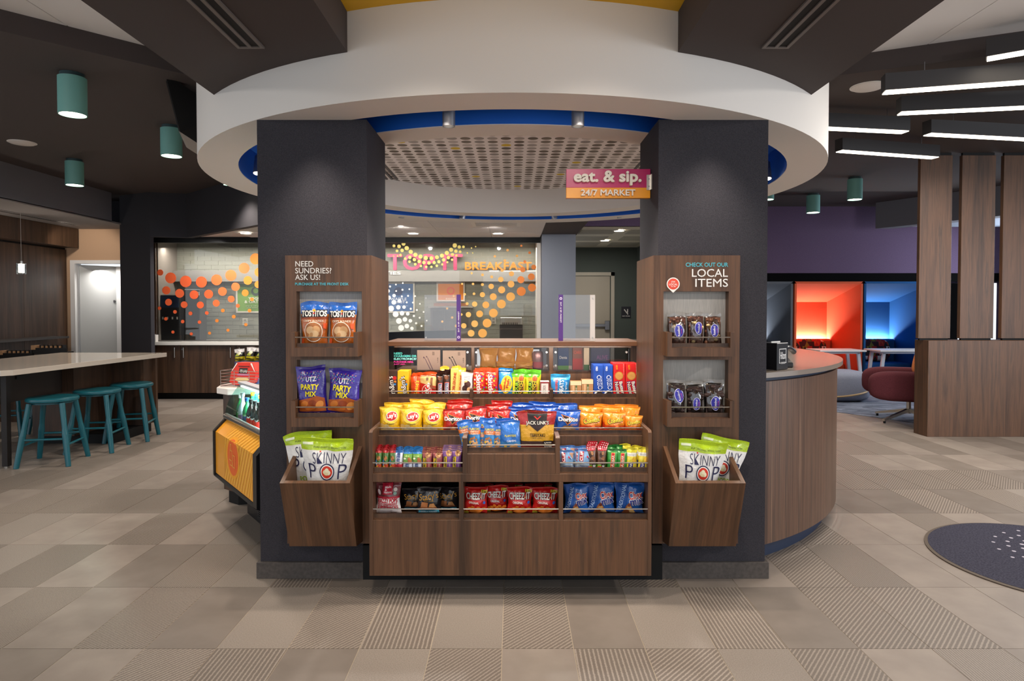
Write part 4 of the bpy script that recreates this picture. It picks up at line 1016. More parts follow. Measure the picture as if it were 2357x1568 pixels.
lamp('AREA', (4.3, 5.6, 2.96), (4.3, 5.6, 0), 48, NEUT, 2.4, 1.4, name='linear_lamp_glow')
def disc(px, py, rx_px, label):
    p = G(px, py, ZC); r_ = rx_px * p.y / F / sqrt(1 + ((px - CX) / F) ** 2)
    t = empty('ceiling_speaker', (p.x, p.y, ZC), label, 'speaker', 'round ceiling speakers')
    MB().lathe([(.001, -.014), (r_ * .9, -.014), (r_, -.006), (r_, 0)], 36, (p.x, p.y, ZC)).build('grille', mat('d9d2ce', .7), t, smooth=True)
    MB().lathe([(r_ * .99, -.003), (r_ * 1.08, -.003), (r_ * 1.08, 0)], 36, (p.x, p.y, ZC)).build('rim', M['white'], t, smooth=True)
disc(1998, 199, 40, 'round white ceiling speaker beside the linear lamps'); disc(51, 328, 33, 'round pale ceiling speaker over the island table')
def downlight(px, py, z, label):
    p = G(px, py, z); t = empty('downlight', (p.x, p.y, z), label, 'ceiling lamp', 'recessed downlights')
    MB().lathe([(.075, -.008), (.10, -.004), (.10, 0)], 24, (p.x, p.y, z)).build('trim', M['white'], t, smooth=True)
    MB().cyl((p.x, p.y, z - .007), (p.x, p.y, z - .006), .076, 20).build('lens', mat('fff2dc', .4, emit=7), t)
downlight(951, 537, 2.549, 'recessed downlight over the pink letters'); downlight(1146, 537, 2.549, 'recessed downlight over the orange breakfast letters'); downlight(566, 536.5, 2.549, 'recessed downlight over the orange dots beside the sundries pillar')
downlight(1425, 531, 2.632, 'recessed downlight nearer the local items pillar in the hall'); downlight(1392, 553.5, 2.632, 'recessed downlight above the exit door in the hall')
# air vent in the breakfast ceiling
v0 = G(1142, 514, 2.549); av = empty('ceiling_vent', (v0.x, v0.y, 2.549), 'white square ceiling air vent before the breakfast niche', 'air vent')
MB().box(v0.x - .32, v0.x + .32, v0.y - .25, v0.y + .3, 2.541, 2.5485).build('frame', M['white'], av)
for k in range(5): MB().box(v0.x - .27, v0.x + .27, v0.y - .2 + k * .09, v0.y - .16 + k * .09, 2.534, 2.541).build('blade', mat('cfc9c4', .5), av)
# hanging television behind the ring, tilted
tv = empty('television', (-2.75, 4.9, 3.0), 'black television hung from the ceiling behind the white ring', 'television')
Yt = 5.2
q = [P(380, 168, Yt - .2), P(520, 262, Yt + .15), P(520, 372, Yt + .35), P(415, 304, Yt)]
n = (q[1] - q[0]).cross(q[3] - q[0]).normalized() * .06
if n.y < 0: n = -n
MB().hexa([q[0], q[1], q[2], q[3], q[0] + n, q[1] + n, q[2] + n, q[3] + n]).build('screen', mat('050506', .6, spec=.2), tv)
e_ = (q[2] - q[3]); dnv = Vector((0, .12, -.10)); 
MB().hexa([q[3], q[2], q[2] + dnv, q[3] + dnv, q[3] + n, q[2] + n, q[2] + dnv + n, q[3] + dnv + n]).build('speaker_bar', mat('8a8078', .5), tv)
MB().cyl(q[0] + n + (q[2] - q[0]) * .3, Vector(((q[0] + (q[2] - q[0]) * .3).x, Yt + .2, ZC)), .03, 10).build('mount', M['black'], tv)

# ================================================================ BREAKFAST NICHE
ZK, YK = .914, 10.3
wn1 = struct(MB().box(XL - .02, XR + .02, 10.22, 10.30, 2.47, 2.55), 'window_1', M['black'])
MB().box(XL + .01, XR - .02, YK, YK + .008, ZK + .02, 2.47).build('glass_pane', glass('niche_glass', 'f4f3ef', .07), wn1)
MB().box(XL + .01, XR - .02, YK - .01, YK + .02, ZK + .008, ZK + .024).build('bottom_rail', mat('6a6460', .4, .4), wn1)
dots = []
def dd(lst, ox, oy, sc, col):
    for x, y, r_ in lst: dots.append((ox + x / sc, oy + y / sc, r_ / sc, col(x, y) if callable(col) else col))
dd([(165, 413, 30), (267, 466, 53), (414, 500, 56), (567, 506, 54), (715, 485, 53), (854, 441, 54), (984, 371, 52), (1095, 280, 54), (1130, 410, 45), (1020, 490, 42), (1120, 530, 35), (900, 552, 41), (994, 612, 33), (1060, 675, 18), (772, 598, 42), (637, 624, 43), (495, 630, 43), (354, 616, 43), (224, 587, 40), (246, 703, 33), (398, 727, 33), (556, 730, 34), (711, 712, 34), (857, 672, 33), (922, 738, 19), (1036, 785, 18), (158, 762, 17), (309, 797, 18), (460, 812, 19), (619, 808, 18), (775, 784, 18), (882, 844, 18), (1000, 922, 16), (220, 865, 17), (384, 892, 17), (548, 897, 17), (718, 883, 17), (826, 976, 15), (646, 1005, 15), (468, 1012, 15), (289, 994, 15)],
   330, 530, 4.238, lambda x, y: 'fb6a38' if x < 640 else ('f2743e' if x < 990 and y < 760 else 'ee8a34'))
dd([(203, 272, 12), (245, 276, 15), (282, 255, 16), (308, 291, 18), (228, 313, 11), (270, 309, 14), (341, 321, 17), (379, 345, 17), (334, 366, 14), (371, 385, 14), (295, 377, 11), (421, 360, 17), (465, 371, 17), (511, 373, 16), (556, 366, 16), (598, 352, 17), (638, 330, 17), (673, 304, 17), (703, 269, 18), (739, 281, 14), (712, 315, 14), (774, 280, 11), (747, 320, 11), (684, 343, 13), (650, 368, 14), (611, 387, 14), (572, 402, 13), (533, 409, 13), (491, 413, 14), (449, 409, 14), (410, 400, 14), (331, 402, 11), (378, 423, 11), (424, 437, 10), (468, 444, 10), (511, 444, 10), (555, 436, 10), (600, 424, 9), (642, 406, 9), (681, 385, 10), (716, 352, 10), (875, 278, 6), (840, 290, 6), (806, 330, 6), (850, 330, 5), (257, 347, 11), (233, 355, 7), (200, 356, 6)], 850, 490, 3.571, 'f6e07a')
dd([(1250, 271, 9), (1137, 307, 11), (1032, 358, 10), (1214, 354, 10), (1318, 328, 11), (1114, 393, 11), (1278, 402, 12), (1184, 430, 12), (1092, 472, 13), (1352, 447, 20), (1262, 467, 22), (842, 497, 9), (931, 510, 11), (1006, 527, 12), (1169, 501, 21), (1081, 548, 22), (1332, 526, 28), (1246, 550, 29), (1165, 586, 28), (1002, 605, 22), (930, 590, 12), (853, 585, 10), (763, 584, 8), (1337, 615, 33), (1249, 646, 37), (1088, 633, 29), (1019, 690, 28), (930, 673, 21), (861, 666, 11), (785, 670, 10), (1162, 690, 36), (1086, 750, 36), (958, 757, 28), (866, 751, 22), (804, 747, 12), (694, 684, 9), (1020, 824, 36), (907, 831, 28), (815, 837, 22), (757, 836, 10), (681, 861, 10), (640, 786, 9), (968, 907, 36), (866, 912, 28), (777, 929, 22), (715, 930, 12), (600, 894, 9), (931, 990, 36), (837, 990, 28)],
   850, 490, 3.571, lambda x, y: 'f58a35' if x > 1230 else ('f8b45a' if x > 900 else 'f9c06a'))
dd([(171, 606, 8), (219, 590, 7), (276, 578, 7), (330, 628, 7), (154, 643, 15), (221, 643, 7), (160, 698, 18), (204, 681, 14), (273, 633, 8), (319, 683, 8), (377, 685, 7), (202, 736, 19), (248, 725, 15), (268, 687, 8), (308, 736, 8), (358, 738, 7), (416, 749, 7), (180, 787, 23), (239, 777, 18), (286, 775, 14), (341, 789, 9), (391, 799, 8), (446, 815, 7), (217, 834, 24), (269, 826, 19), (316, 830, 15), (367, 848, 9), (414, 863, 8), (472, 886, 7), (244, 889, 24), (293, 876, 19), (338, 888, 15), (385, 908, 9), (430, 930, 8), (262, 946, 24), (309, 931, 19), (351, 950, 14)], 850, 490, 3.571, 'f6f3ea')
DM = {}
for x, y, r_, col in dots:
    p = P(x, y, YK); r_ = r_ * YK / F
    if col not in DM:
        me = bpy.data.meshes.new('dot'); q_ = MB().cyl((0, 0, 0), (0, -.002, 0), 1, 28); me.from_pydata(q_.v, [], q_.f); me.materials.append(mat(col, .5)); DM[col] = me
    o = bpy.data.objects.new('dot', DM[col]); COL.objects.link(o); o.parent = wn1; o.location = (p.x, YK - .001, p.z); o.scale = (r_, 1, r_)
# letters standing on the ledge
YL = YB - .16
def signword(name, body, x0, x1, y0, y1, col, label, bold):
    p = P(x0, y1, YL + .03); t = letters3d(name, body, x0, x1, y0, y1, YL + .04, .04, mat(col, .5), None, bold); tag(t, label, 'letters')
signword('wall_lettering', 'TOP IT', 894, 1064, 586, 621.5, 'b23c62', 'large pink letters reading TOP IT on the breakfast ledge', .03)
signword('wall_lettering', 'BREAKFAST', 1071, 1223, 604, 621.5, 'd9802c', 'orange letters reading BREAKFAST on the breakfast ledge', .025)
signword('wall_lettering', 'POSSIBILITIES', 803, 923, 626, 632.5, 'f0ede8', 'small white letters on the face of the breakfast ledge', .03)
def poster(x0, x1, y0, y1, col, items, label):
    Y = YB - .03; a, b = P(x0, y1, Y), P(x1, y0, Y); cx, cz, w, h = (a.x + b.x) / 2, (a.z + b.z) / 2, b.x - a.x, b.z - a.z
    t = empty('poster', (cx, Y, a.z), label, 'poster')
    f = MB(); k = .025
    f.box(a.x, b.x, Y - .012, Y + .015, b.z - k, b.z); f.box(a.x, b.x, Y - .012, Y + .015, a.z, a.z + k); f.box(a.x, a.x + k, Y - .012, Y + .015, a.z + k, b.z - k); f.box(b.x - k, b.x, Y - .012, Y + .015, a.z + k, b.z - k)
    f.build('frame', mat('d5cfc6', .5), t)
    MB().box(a.x + k, b.x - k, Y - .002, Y + .01, a.z + k, b.z - k).build('print', mat(col, .6), t)
    wallprint('lettering', [(i[0], i[1], cx + i[2] * w, cz + i[3] * h, i[4] * w, i[5] * h, *i[6:]) if i[0] == 't' else ('e', cx + i[1] * w, cz + i[2] * h, i[3] * w, i[3] * w, i[4]) for i in items], t, Y - .0035)
poster(544, 640, 650, 720, '78a04a', [('e', -.03, .2, .11, '4c5a50'), ('e', -.03, .22, .06, '78a04a'), ('t', 'YOGURT', 0, -.03, .42, .09, 'e6e8d8'), ('t', '& OATMEAL', 0, -.14, .6, .09, 'e6e8d8'), ('t', 'top it off your way', 0, -.28, .55, .04, 'c5d2ae'), ('t', 'and make it yours', 0, -.34, .5, .04, 'c5d2ae')], 'green framed yogurt and oatmeal poster behind the orange dots')
poster(880, 954.5, 650, 720, '45689f', [('e', .0, .2, .13, '2d3f70'), ('t', 'WAFFLE', 0, -.05, .5, .09, 'd7def0'), ('t', 'TOAST', 0, -.15, .4, .08, 'd7def0'), ('t', 'make your own waffle', 0, -.28, .6, .04, 'a9bbdc')], 'blue framed waffle poster behind the white dots')
poster(1005, 1070, 650, 694, 'd9852e', [('e', 0, .05, .14, 'e2603a'), ('e', 0, .05, .09, 'd9852e'), ('t', 'EGGS', 0, -.36, .34, .08, 'f2dcc0')], 'orange framed breakfast poster above the pastry case')
# base cabinets and counter
cb = empty('breakfast_cabinet', (XL + 1, 10.3, 0), 'walnut base cabinets with steel bar handles under the breakfast window', 'cabinet')
MB().box(XL - .05, -.6, 10.30, 10.9, .10, .86).build('carcass', M['wooddark'], cb)
MB().box(XL - .05, -.6, 10.36, 10.9, 0, .10).build('toe_kick', M['black'], cb)
edges = [354, 417, 479, 545, 600, 660, 720, 780, 840]
for i in range(8):
    a, b = P(edges[i], 850, 10.29).x, P(edges[i + 1], 850, 10.29).x
    dr_ = MB().box(a + .003, b - .003, 10.275, 10.299, .105, .855).build('door', M['wooddark'], cb, bevel=.001)
    hx = (b - .08) if i % 2 == 0 else (a + .06)
    hz = ZZ(812, 10.25)
    hb = MB().cyl((hx, 10.245, hz - .08), (hx, 10.245, hz + .08), .008, 10).cyl((hx, 10.245, hz - .06), (hx, 10.276, hz - .06), .005, 8).cyl((hx, 10.245, hz + .06), (hx, 10.276, hz + .06), .005, 8)
    hb.build('handle', M['steel'], dr_, smooth=True)
    if i % 2: MB().cyl((a + .03, 10.274, hz + .05), (a + .03, 10.266, hz + .05), .012, 12).build('lock', M['dsteel'], dr_)
ct = MB().box(XL - .10, XR, 10.22, YB - .01, .862, ZK).box(XL - .10, XL + .04, 10.22, 10.30, ZK, ZK + .11)
tag(ct.build('breakfast_counter_top', mat('e9e4dd', .3, name='white_quartz'), bevel=.003), 'white counter top along the glazed breakfast niche', 'counter')
# appliances on it
cm_ = empty('juice_dispenser', (-5.3, 10.6, ZK), 'dark drinks dispenser with a blue panel behind the orange dots', 'dispenser')
YJ = 10.42
a, b = P(363, 704, YJ), P(414, 679, YJ)
MB().box(a.x + .03, b.x, YJ, YB - .16, ZK + .001, b.z).build('casing', mat('26282c', .5), cm_, bevel=.01)
MB().box(a.x + .05, b.x - .02, YJ - .006, YJ + .01, a.z - .03, b.z - .02).build('panel', mat('2a4670', .5), cm_)
for k in range(4):
    q_ = P(377 + k * 11, 731, YJ); MB().cyl((q_.x, YJ - .03, q_.z + .01), (q_.x, YJ - .03, q_.z - .03), .012, 10).build('nozzle', M['steel'], cm_)
fr_ = empty('drinks_machine', (-4.9, 10.7, ZK), 'tall dark grey machine beside the drinks dispenser', 'appliance')
a, b = P(414, 770, 10.6), P(463, 666, 10.6)
MB().box(a.x + .10, b.x, 10.55, YB - .16, ZK + .001, b.z).build('casing', mat('4a4846', .45), fr_, bevel=.01)
MB().box(b.x - .045, b.x - .005, 10.54, 10.551, b.z - .10, b.z - .045).build('label_plate', M['white'], fr_)
pc = empty('pastry_case', (-.9, 10.7, ZK), 'grey pastry cabinet with a pale tray on top under the orange poster', 'appliance')
a, b = P(994, 775, 10.75), P(1084, 709, 10.75)
MB().box(a.x, b.x, 10.55, YB - .01, ZK + .001, b.z).build('casing', mat('8d8683', .5), pc, bevel=.006)
MB().box(a.x - .03, b.x + .02, 10.52, YB - .01, b.z, b.z + .03).build('tray', mat('d9d2cb', .4), pc)
for k in range(3): MB().box(a.x + .04 + k * .2, a.x + .22 + k * .2, 10.54, 10.551, ZK + .05, b.z - .04).build('door', mat('7d7774', .45), pc)
MB().box(a.x + .05, b.x - .05, 10.6, 10.85, b.z + .03, b.z + .08).build('rack', mat('a06a48', .5), pc)
to = empty('toaster', (0, 10.7, ZK), 'steel topped grey toaster beside the blue-grey column', 'toaster')
a, b = P(1150, 780, 10.5), P(1203, 731, 10.5)
MB().box(a.x, b.x, 10.46, 10.8, ZK + .001, ZK + (b.z - ZK) * .70).build('body', mat('4e4b4d', .4), to, bevel=.008)
MB().box(a.x + .01, b.x - .01, 10.45, 10.8, ZK + (b.z - ZK) * .70, b.z).build('steel_hood', M['steel'], to, bevel=.006)
for k in range(9): MB().box(a.x + .05 + k * .028, a.x + .062 + k * .028, 10.44, 10.451, ZK + (b.z - ZK) * .70, b.z - .08).build('grille_bar', mat('2c2a2b', .4), to)
ou = P(1012, 739, YB - .01)
for px, py in ((1136, 738), (564, 741)):
    ou = P(px, py, YB - .02); t = empty('wall_socket', (ou.x, YB - .02, ou.z), 'pale wall socket on the block wall ' + ('beside the toaster' if px > 1000 else 'under the green poster'), 'socket')
    MB().box(ou.x - .045, ou.x + .045, YB - .02, YB - .006, ou.z - .06, ou.z + .06).build('plate', mat('b9b5ac', .5), t, bevel=.003)
    for k in (-1, 1): MB().box(ou.x - .018, ou.x + .018, YB - .023, YB - .019, ou.z + k * .028 - .014, ou.z + k * .028 + .014).build('outlet', mat('8f8b84', .5), t)
# stair sign by the exit door
a, b = P(1430, 732, YD - .005), P(1452, 706, YD - .005)
ss = empty('stair_sign', ((a.x + b.x) / 2, YD - .005, a.z), 'small black exit stairs sign beside the exit door', 'sign')
MB().box(a.x, b.x, YD - .012, YD - .001, a.z, b.z).build('plate', mat('1b1a22', .5), ss)
cx, cz, w = (a.x + b.x) / 2, (a.z + b.z) / 2, b.x - a.x
sp_ = [('p', [(cx - .04 + k * .016, cz + .06 - k * .02), (cx - .024 + k * .016, cz + .06 - k * .02), (cx - .024 + k * .016, cz + .035 - k * .02), (cx - .04 + k * .016, cz + .035 - k * .02)], 'e9e4da') for k in range(5)]
sp_ += [('e', cx + .03, cz + .055, .01, .01, 'e9e4da'), ('p', [(cx + .02, cz + .04), (cx + .04, cz + .04), (cx + .034, cz - .01), (cx + .022, cz - .01)], 'e9e4da'), ('t', 'EXIT STAIRS', cx, cz - .075, w * .8, .016, 'e9e4da')]
wallprint('lettering', sp_, ss, YD - .0125)

# ================================================================ LOUNGE
YO = 11.3
def booth(x0, x1, hexc, label, emit):
    m_ = fabric('booth_felt_' + hexc, hexc, hexc, 200, .9, .1); a, b = P(x0, 700, YO).x, P(x1, 700, YO).x
    zt = 1.905; zk = 1.56; yb_ = YO + 1.22; k = .035; ins = .0
    t = empty('booth', ((a + b) / 2, YO, 0), label, 'booth', 'felt booths along the lounge wall')
    MB().hexa([(a, YO, 0), (a + k, YO, 0), (a + k, yb_, 0), (a, yb_, 0), (a, YO, zt), (a + k, YO, zt - k), (a + k, yb_, zk), (a, yb_, zk + .03)]).build('side_wall', m_, t)
    MB().hexa([(b - k, YO, 0), (b, YO, 0), (b, yb_, 0), (b - k, yb_, 0), (b - k, YO, zt - k), (b, YO, zt), (b, yb_, zk + .03), (b - k, yb_, zk)]).build('side_wall', m_, t)
    MB().hexa([(a, YO, zt - k), (b, YO, zt - k), (b, yb_, zk), (a, yb_, zk), (a, YO, zt), (b, YO, zt), (b, yb_, zk + .04), (a, yb_, zk + .04)]).build('canopy', m_, t)
    MB().box(a, b, yb_, yb_ + .04, 0, zk + .03).build('back_wall', m_, t)
    MB().box(a + k + .005, b - k - .005, yb_ - .72, yb_ - .19, .10, .44).build('bench', m_, t, bevel=.02)
    MB().box(a + k + .005, b - k - .005, yb_ - .22, yb_ - .10, .10, .86).build('back_cushion', m_, t, bevel=.03)
    MB().box(a + k + .02, b - k - .02, yb_ - .085, yb_ - .055, .79, .805).build('light_strip', mat('f2f4ff', .5, emit=5), t)
    lamp('AREA', ((a + b) / 2, yb_ - .06, .82), ((a + b) / 2, yb_ - .0, 1.7), emit, (1, .95, .86) if hexc == 'cf5c3c' else (.88, .94, 1), b - a - .1, .03, name='booth_strip_glow')
    return a, b, yb_
booth(1672, 1825, '5c6068', 'grey felt booth half hidden behind the local items pillar', 8)
oa, ob, ybk = booth(1829, 1986, 'cf5c3c', 'orange felt booth between the grey and the blue booth', 14)
ba, bb, _ = booth(1989, 2146, '1a4a7c', 'blue felt booth partly behind the wood slat screen', 20)
def tripillow(px, w, h, label, z0=.45):
    p = P(px, 810, ybk - .35); x = p.x; y = ybk - .30
    m_, N, L, b = newmat('triangle_print_fabric'); MATS[label] = m_
    # triangle print
    t_ = N.new('ShaderNodeTexCoord'); mp = N.new('ShaderNodeMapping'); mp.inputs['Scale'].default_value = (11, 11, 11); L.new(t_.outputs['Object'], mp.inputs[0])
    se = N.new('ShaderNodeSeparateXYZ'); L.new(mp.outputs[0], se.inputs[0])
    def mth(op, a, b_=None, v=None):
        n_ = N.new('ShaderNodeMath'); n_.operation = op; L.new(a, n_.inputs[0])
        if b_ is not None: L.new(b_, n_.inputs[1])
        elif v is not None: n_.inputs[1].default_value = v
        return n_.outputs[0]
    zf_ = mth('FLOOR', se.outputs[2]); zr = mth('FRACT', se.outputs[2]); xs_ = mth('ADD', se.outputs[0], mth('MULTIPLY', zf_, v=.5))
    xf_ = mth('FLOOR', xs_); xr2 = mth('FRACT', xs_)
    tri = mth('LESS_THAN', mth('MULTIPLY', mth('ABSOLUTE', mth('SUBTRACT', xr2, v=.5)), v=2.0), mth('SUBTRACT', mth('MULTIPLY', zr, v=-1.0), v=-1.0))
    cb_ = N.new('ShaderNodeCombineXYZ'); L.new(xf_, cb_.inputs[0]); L.new(zf_, cb_.inputs[1]); L.new(tri, cb_.inputs[2])
    wn_ = N.new('ShaderNodeTexWhiteNoise'); L.new(cb_.outputs[0], wn_.inputs['Vector'])
    r_ = ramp(N, [(0, '3a1418'), (.25, 'a8231c'), (.45, '2a2420'), (.6, 'd9cfc4'), (.75, '7a6a1e'), (.88, 'c2461e')]); r_.color_ramp.interpolation = 'CONSTANT'
    L.new(wn_.outputs['Value'], r_.inputs[0]); L.new(r_.outputs[0], b.inputs['Base Color']); b.inputs['Roughness'].default_value = .9
    o = MB().pillow((0, 0, h / 2), w / 2, .06, h / 2, .62, 28, 16).build('cushion', m_, smooth=True)
    o.location = (x, y, z0); o.rotation_euler = (R(-12), 0, 0); tag(o, label, 'cushion')
tripillow(1872, .58, .42, 'red and black triangle print cushion in the orange booth'); tripillow(2021, .54, .42, 'red and olive triangle print cushion in the blue booth')
wt = mat('e8e4e2', .4); wl_ = mat('d8dce6', .4)
def btable(x0, x1, label):
    a, b = P(x0, 812, 10.85), P(x1, 812, 10.85); t = empty('booth_table', ((a.x + b.x) / 2, 11.0, 0), label, 'table', 'white booth tables')
    MB().box(a.x, b.x, 10.74, 11.26, .715, .742).build('tabletop', wt, t, bevel=.004)
    MB().box(a.x + .08, b.x - .08, 10.80, 11.20, .68, .715).build('apron', wl_, t)
    for sx in (0, 1):
        for sy in (0, 1):
            t.location.z = .006
            x = b.x - .10 if sx else a.x + .10; y = 11.18 if sy else 10.82; k = .08
            MB().hexa([(x - .02 + (k if sx else -k), y - .02, 0), (x + .02 + (k if sx else -k), y - .02, 0), (x + .02 + (k if sx else -k), y + .02, 0), (x - .02 + (k if sx else -k), y + .02, 0), (x - .025, y - .02, .69), (x + .025, y - .02, .69), (x + .025, y + .02, .69), (x - .025, y + .02, .69)]).build('leg', wl_, t)
btable(1880, 1987, 'white table with slanted legs before the orange booth'); btable(2018, 2150, 'white table with slanted legs before the blue booth')
# carpet
m_, N, L, b = newmat('blue_grey_carpet'); mp = scaled_pos(N, L, (.9, 2.6, 1)); n_ = N.new('ShaderNodeTexVoronoi'); n_.distance = 'MANHATTAN'; L.new(mp.outputs[0], n_.inputs['Vector'])
r_ = ramp(N, [(.1, '3d4250'), (.4, '5f6675'), (.6, '7d8493'), (.9, '4a5060')]); L.new(n_.outputs['Color'], r_.inputs[0]); L.new(r_.outputs[0], b.inputs['Base Color']); b.inputs['Roughness'].default_value = .95
c0_, c1_ = G(1925, 949), G(2104, 974)
cpt = MB().prism([(2.7, 9.95), (c0_.x, c0_.y), (c1_.x, c1_.y), (9.3, 7.75), (9.3, 11.29), (2.7, 11.29)], 0, .006).build('carpet', m_); tag(cpt, 'blue-grey patterned carpet under the lounge seats', 'carpet')
# ottoman
p = G(1938, 922, .006)
ot = empty('ottoman', (p.x + .03, p.y + .10, .006), 'rounded grey fabric ottoman with a tan strap beside the reception desk', 'ottoman')
px_, py_ = p.x + .03, p.y + .10
MB().pillow((px_, py_, .24), .34, .34, .235, .42, 28, 16).build('body', fabric('grey_melange_fabric', '75798a', '9ea3b2', 300), ot, smooth=True)
MB().tube([(px_ + .36 * cos(a_), py_ - .05 + .36 * sin(a_), .13 + .06 * cos(a_)) for a_ in [2 * pi * i / 28 for i in range(29)]], .014, 8).build('strap', mat('a58a63', .5), ot, smooth=True)
# armchair
q = G(2062, 975, .003)
ax, ay = 5.06, 8.30
am = fabric('burgundy_fabric', '4a2229', '6a333b', 260)
ac = empty('armchair', (0, 0, 0), 'rounded burgundy swivel armchair on a steel star base', 'armchair')
MB().pillow((.0, 0, .46), .34, .30, .12, .45, 26, 14).build('seat', am, ac, smooth=True)
for s_ in (-1, 1): MB().pillow((-.06, s_ * .34, .475), .44, .115, .185, .55, 30, 18).build('arm', am, ac, smooth=True)
MB().pillow((.36, 0, .58), .12, .44, .30, .5, 24, 16).build('backrest', am, ac, smooth=True)
MB().cyl((0, 0, .10), (0, 0, .36), .028, 16).build('column', M['steel'], ac, smooth=True)
for k in range(4):
    a_ = R(45 + 90 * k); e_ = (.46 * cos(a_), .46 * sin(a_)); hw = (-sin(a_) * .018, cos(a_) * .018)
    lgm = MB().hexa([(-hw[0], -hw[1], .12), (hw[0], hw[1], .12), (e_[0] + hw[0], e_[1] + hw[1], .03), (e_[0] - hw[0], e_[1] - hw[1], .03), (-hw[0], -hw[1], .165), (hw[0], hw[1], .165), (e_[0] + hw[0], e_[1] + hw[1], .055), (e_[0] - hw[0], e_[1] - hw[1], .055)])
    lo = lgm.build('leg', M['steel'], ac)
    MB().cyl((e_[0] - .02 * cos(a_), e_[1] - .02 * sin(a_), .004), (e_[0] - .02 * cos(a_), e_[1] - .02 * sin(a_), .032), .015, 10).build('glide', M['black'], lo)
ac.location = (ax, ay, .004); ac.rotation_euler = (0, 0, R(-22))
oc_ = MB().pillow((0, 0, .17), .08, .22, .17, .6, 20, 12).build('cushion', fabric('orange_weave', 'b8683a', 'd98a52', 90), smooth=True)
oc_.location = (ax + .17, ay - .02, .575); oc_.rotation_euler = (0, R(12), 0); tag(oc_, 'orange woven cushion leaning on the burgundy armchair back', 'cushion')
# slat screen: low wall with upright planks
YP_ = 7.3
scn = empty('slat_screen', (5.6, YP_, 0), 'walnut screen of wide upright planks on a low wood wall', 'screen')
sx0, sxm = P(2105, 998, 7.52), P(2134, 1006, YP_)
zl_ = P(2134, 784, YP_).z
MB().prism([(sxm.x, YP_), (8.2, YP_), (8.2, YP_ + .24), (sx0.x, YP_ + .24)], 0, zl_).build('low_wall', wd, scn, bevel=.002)
for a, b in ((2113.5, 2187), (2209, 2286), (2304.5, 2380), (2404, 2480)):
    x0, x1 = P(a, 600, YP_ + .10).x, P(b, 600, YP_ + .10).x
    pk = MB().box(x0, x1, YP_ + .08, YP_ + .13, zl_ + .02, ZC - .03).build('plank', wd, scn, bevel=.002)
    MB().box(x0 + .02, x1 - .02, YP_ + .09, YP_ + .12, zl_ - .001, zl_ + .021).box(x0 + .01, x1 - .01, YP_ + .09, YP_ + .12, ZC - .03, ZC).build('shoe', M['black'], pk)
# window of the lounge glimpsed between the planks
wn2 = struct(MB().box(7.3, 7.36, 9.5, 9.55, .0, 2.25).box(7.3, 9.3, 9.5, 9.55, 2.18, 2.45), 'window_2', mat('d9d3c8', .5))
MB().box(7.36, 9.3, 9.52, 9.53, 0, 2.18).build('frosted_pane', mat('a9b8b6', .25), wn2)
# round mat
mt = empty('round_mat', (3.13, 3.70, 0), 'round dark mat with pale dots on the tiled floor before the lounge', 'mat')
matm = fabric('blue_black_pile', '2b2c3a', '4a4856', 110, .95, .4)
MB().lathe([(.655, 0), (.655, .006), (.635, .009), (.635, 0)], 96, (3.13, 3.70, 0), close=True).build('rubber_edge', mat('5f5347', .7), mt)
MB().lathe([(.001, .010), (.636, .010), (.636, 0)], 96, (3.13, 3.70, 0)).build('pile', matm, mt)
dt = MB(); c_ = Vector((3.34, 3.74))
for r_, n_, s_ in ((.10, 9, .019), (.165, 14, .022), (.235, 20, .021), (.31, 24, .012), (.38, 26, .011), (.45, 22, .010)):
    for k in range(n_):
        a_ = 2 * pi * k / n_ + r_ * 7; x, y = c_.x + r_ * cos(a_), c_.y + r_ * sin(a_)
        if (x - 3.13) ** 2 + (y - 3.7) ** 2 < .60 ** 2: dt.lathe([(.0005, .0115), (s_, .0115), (s_, .0095)], 12, (x, y, 0))
dt.build('dot_print', mat('bdb6c2', .9), mt, kind='stuff', fix=False)
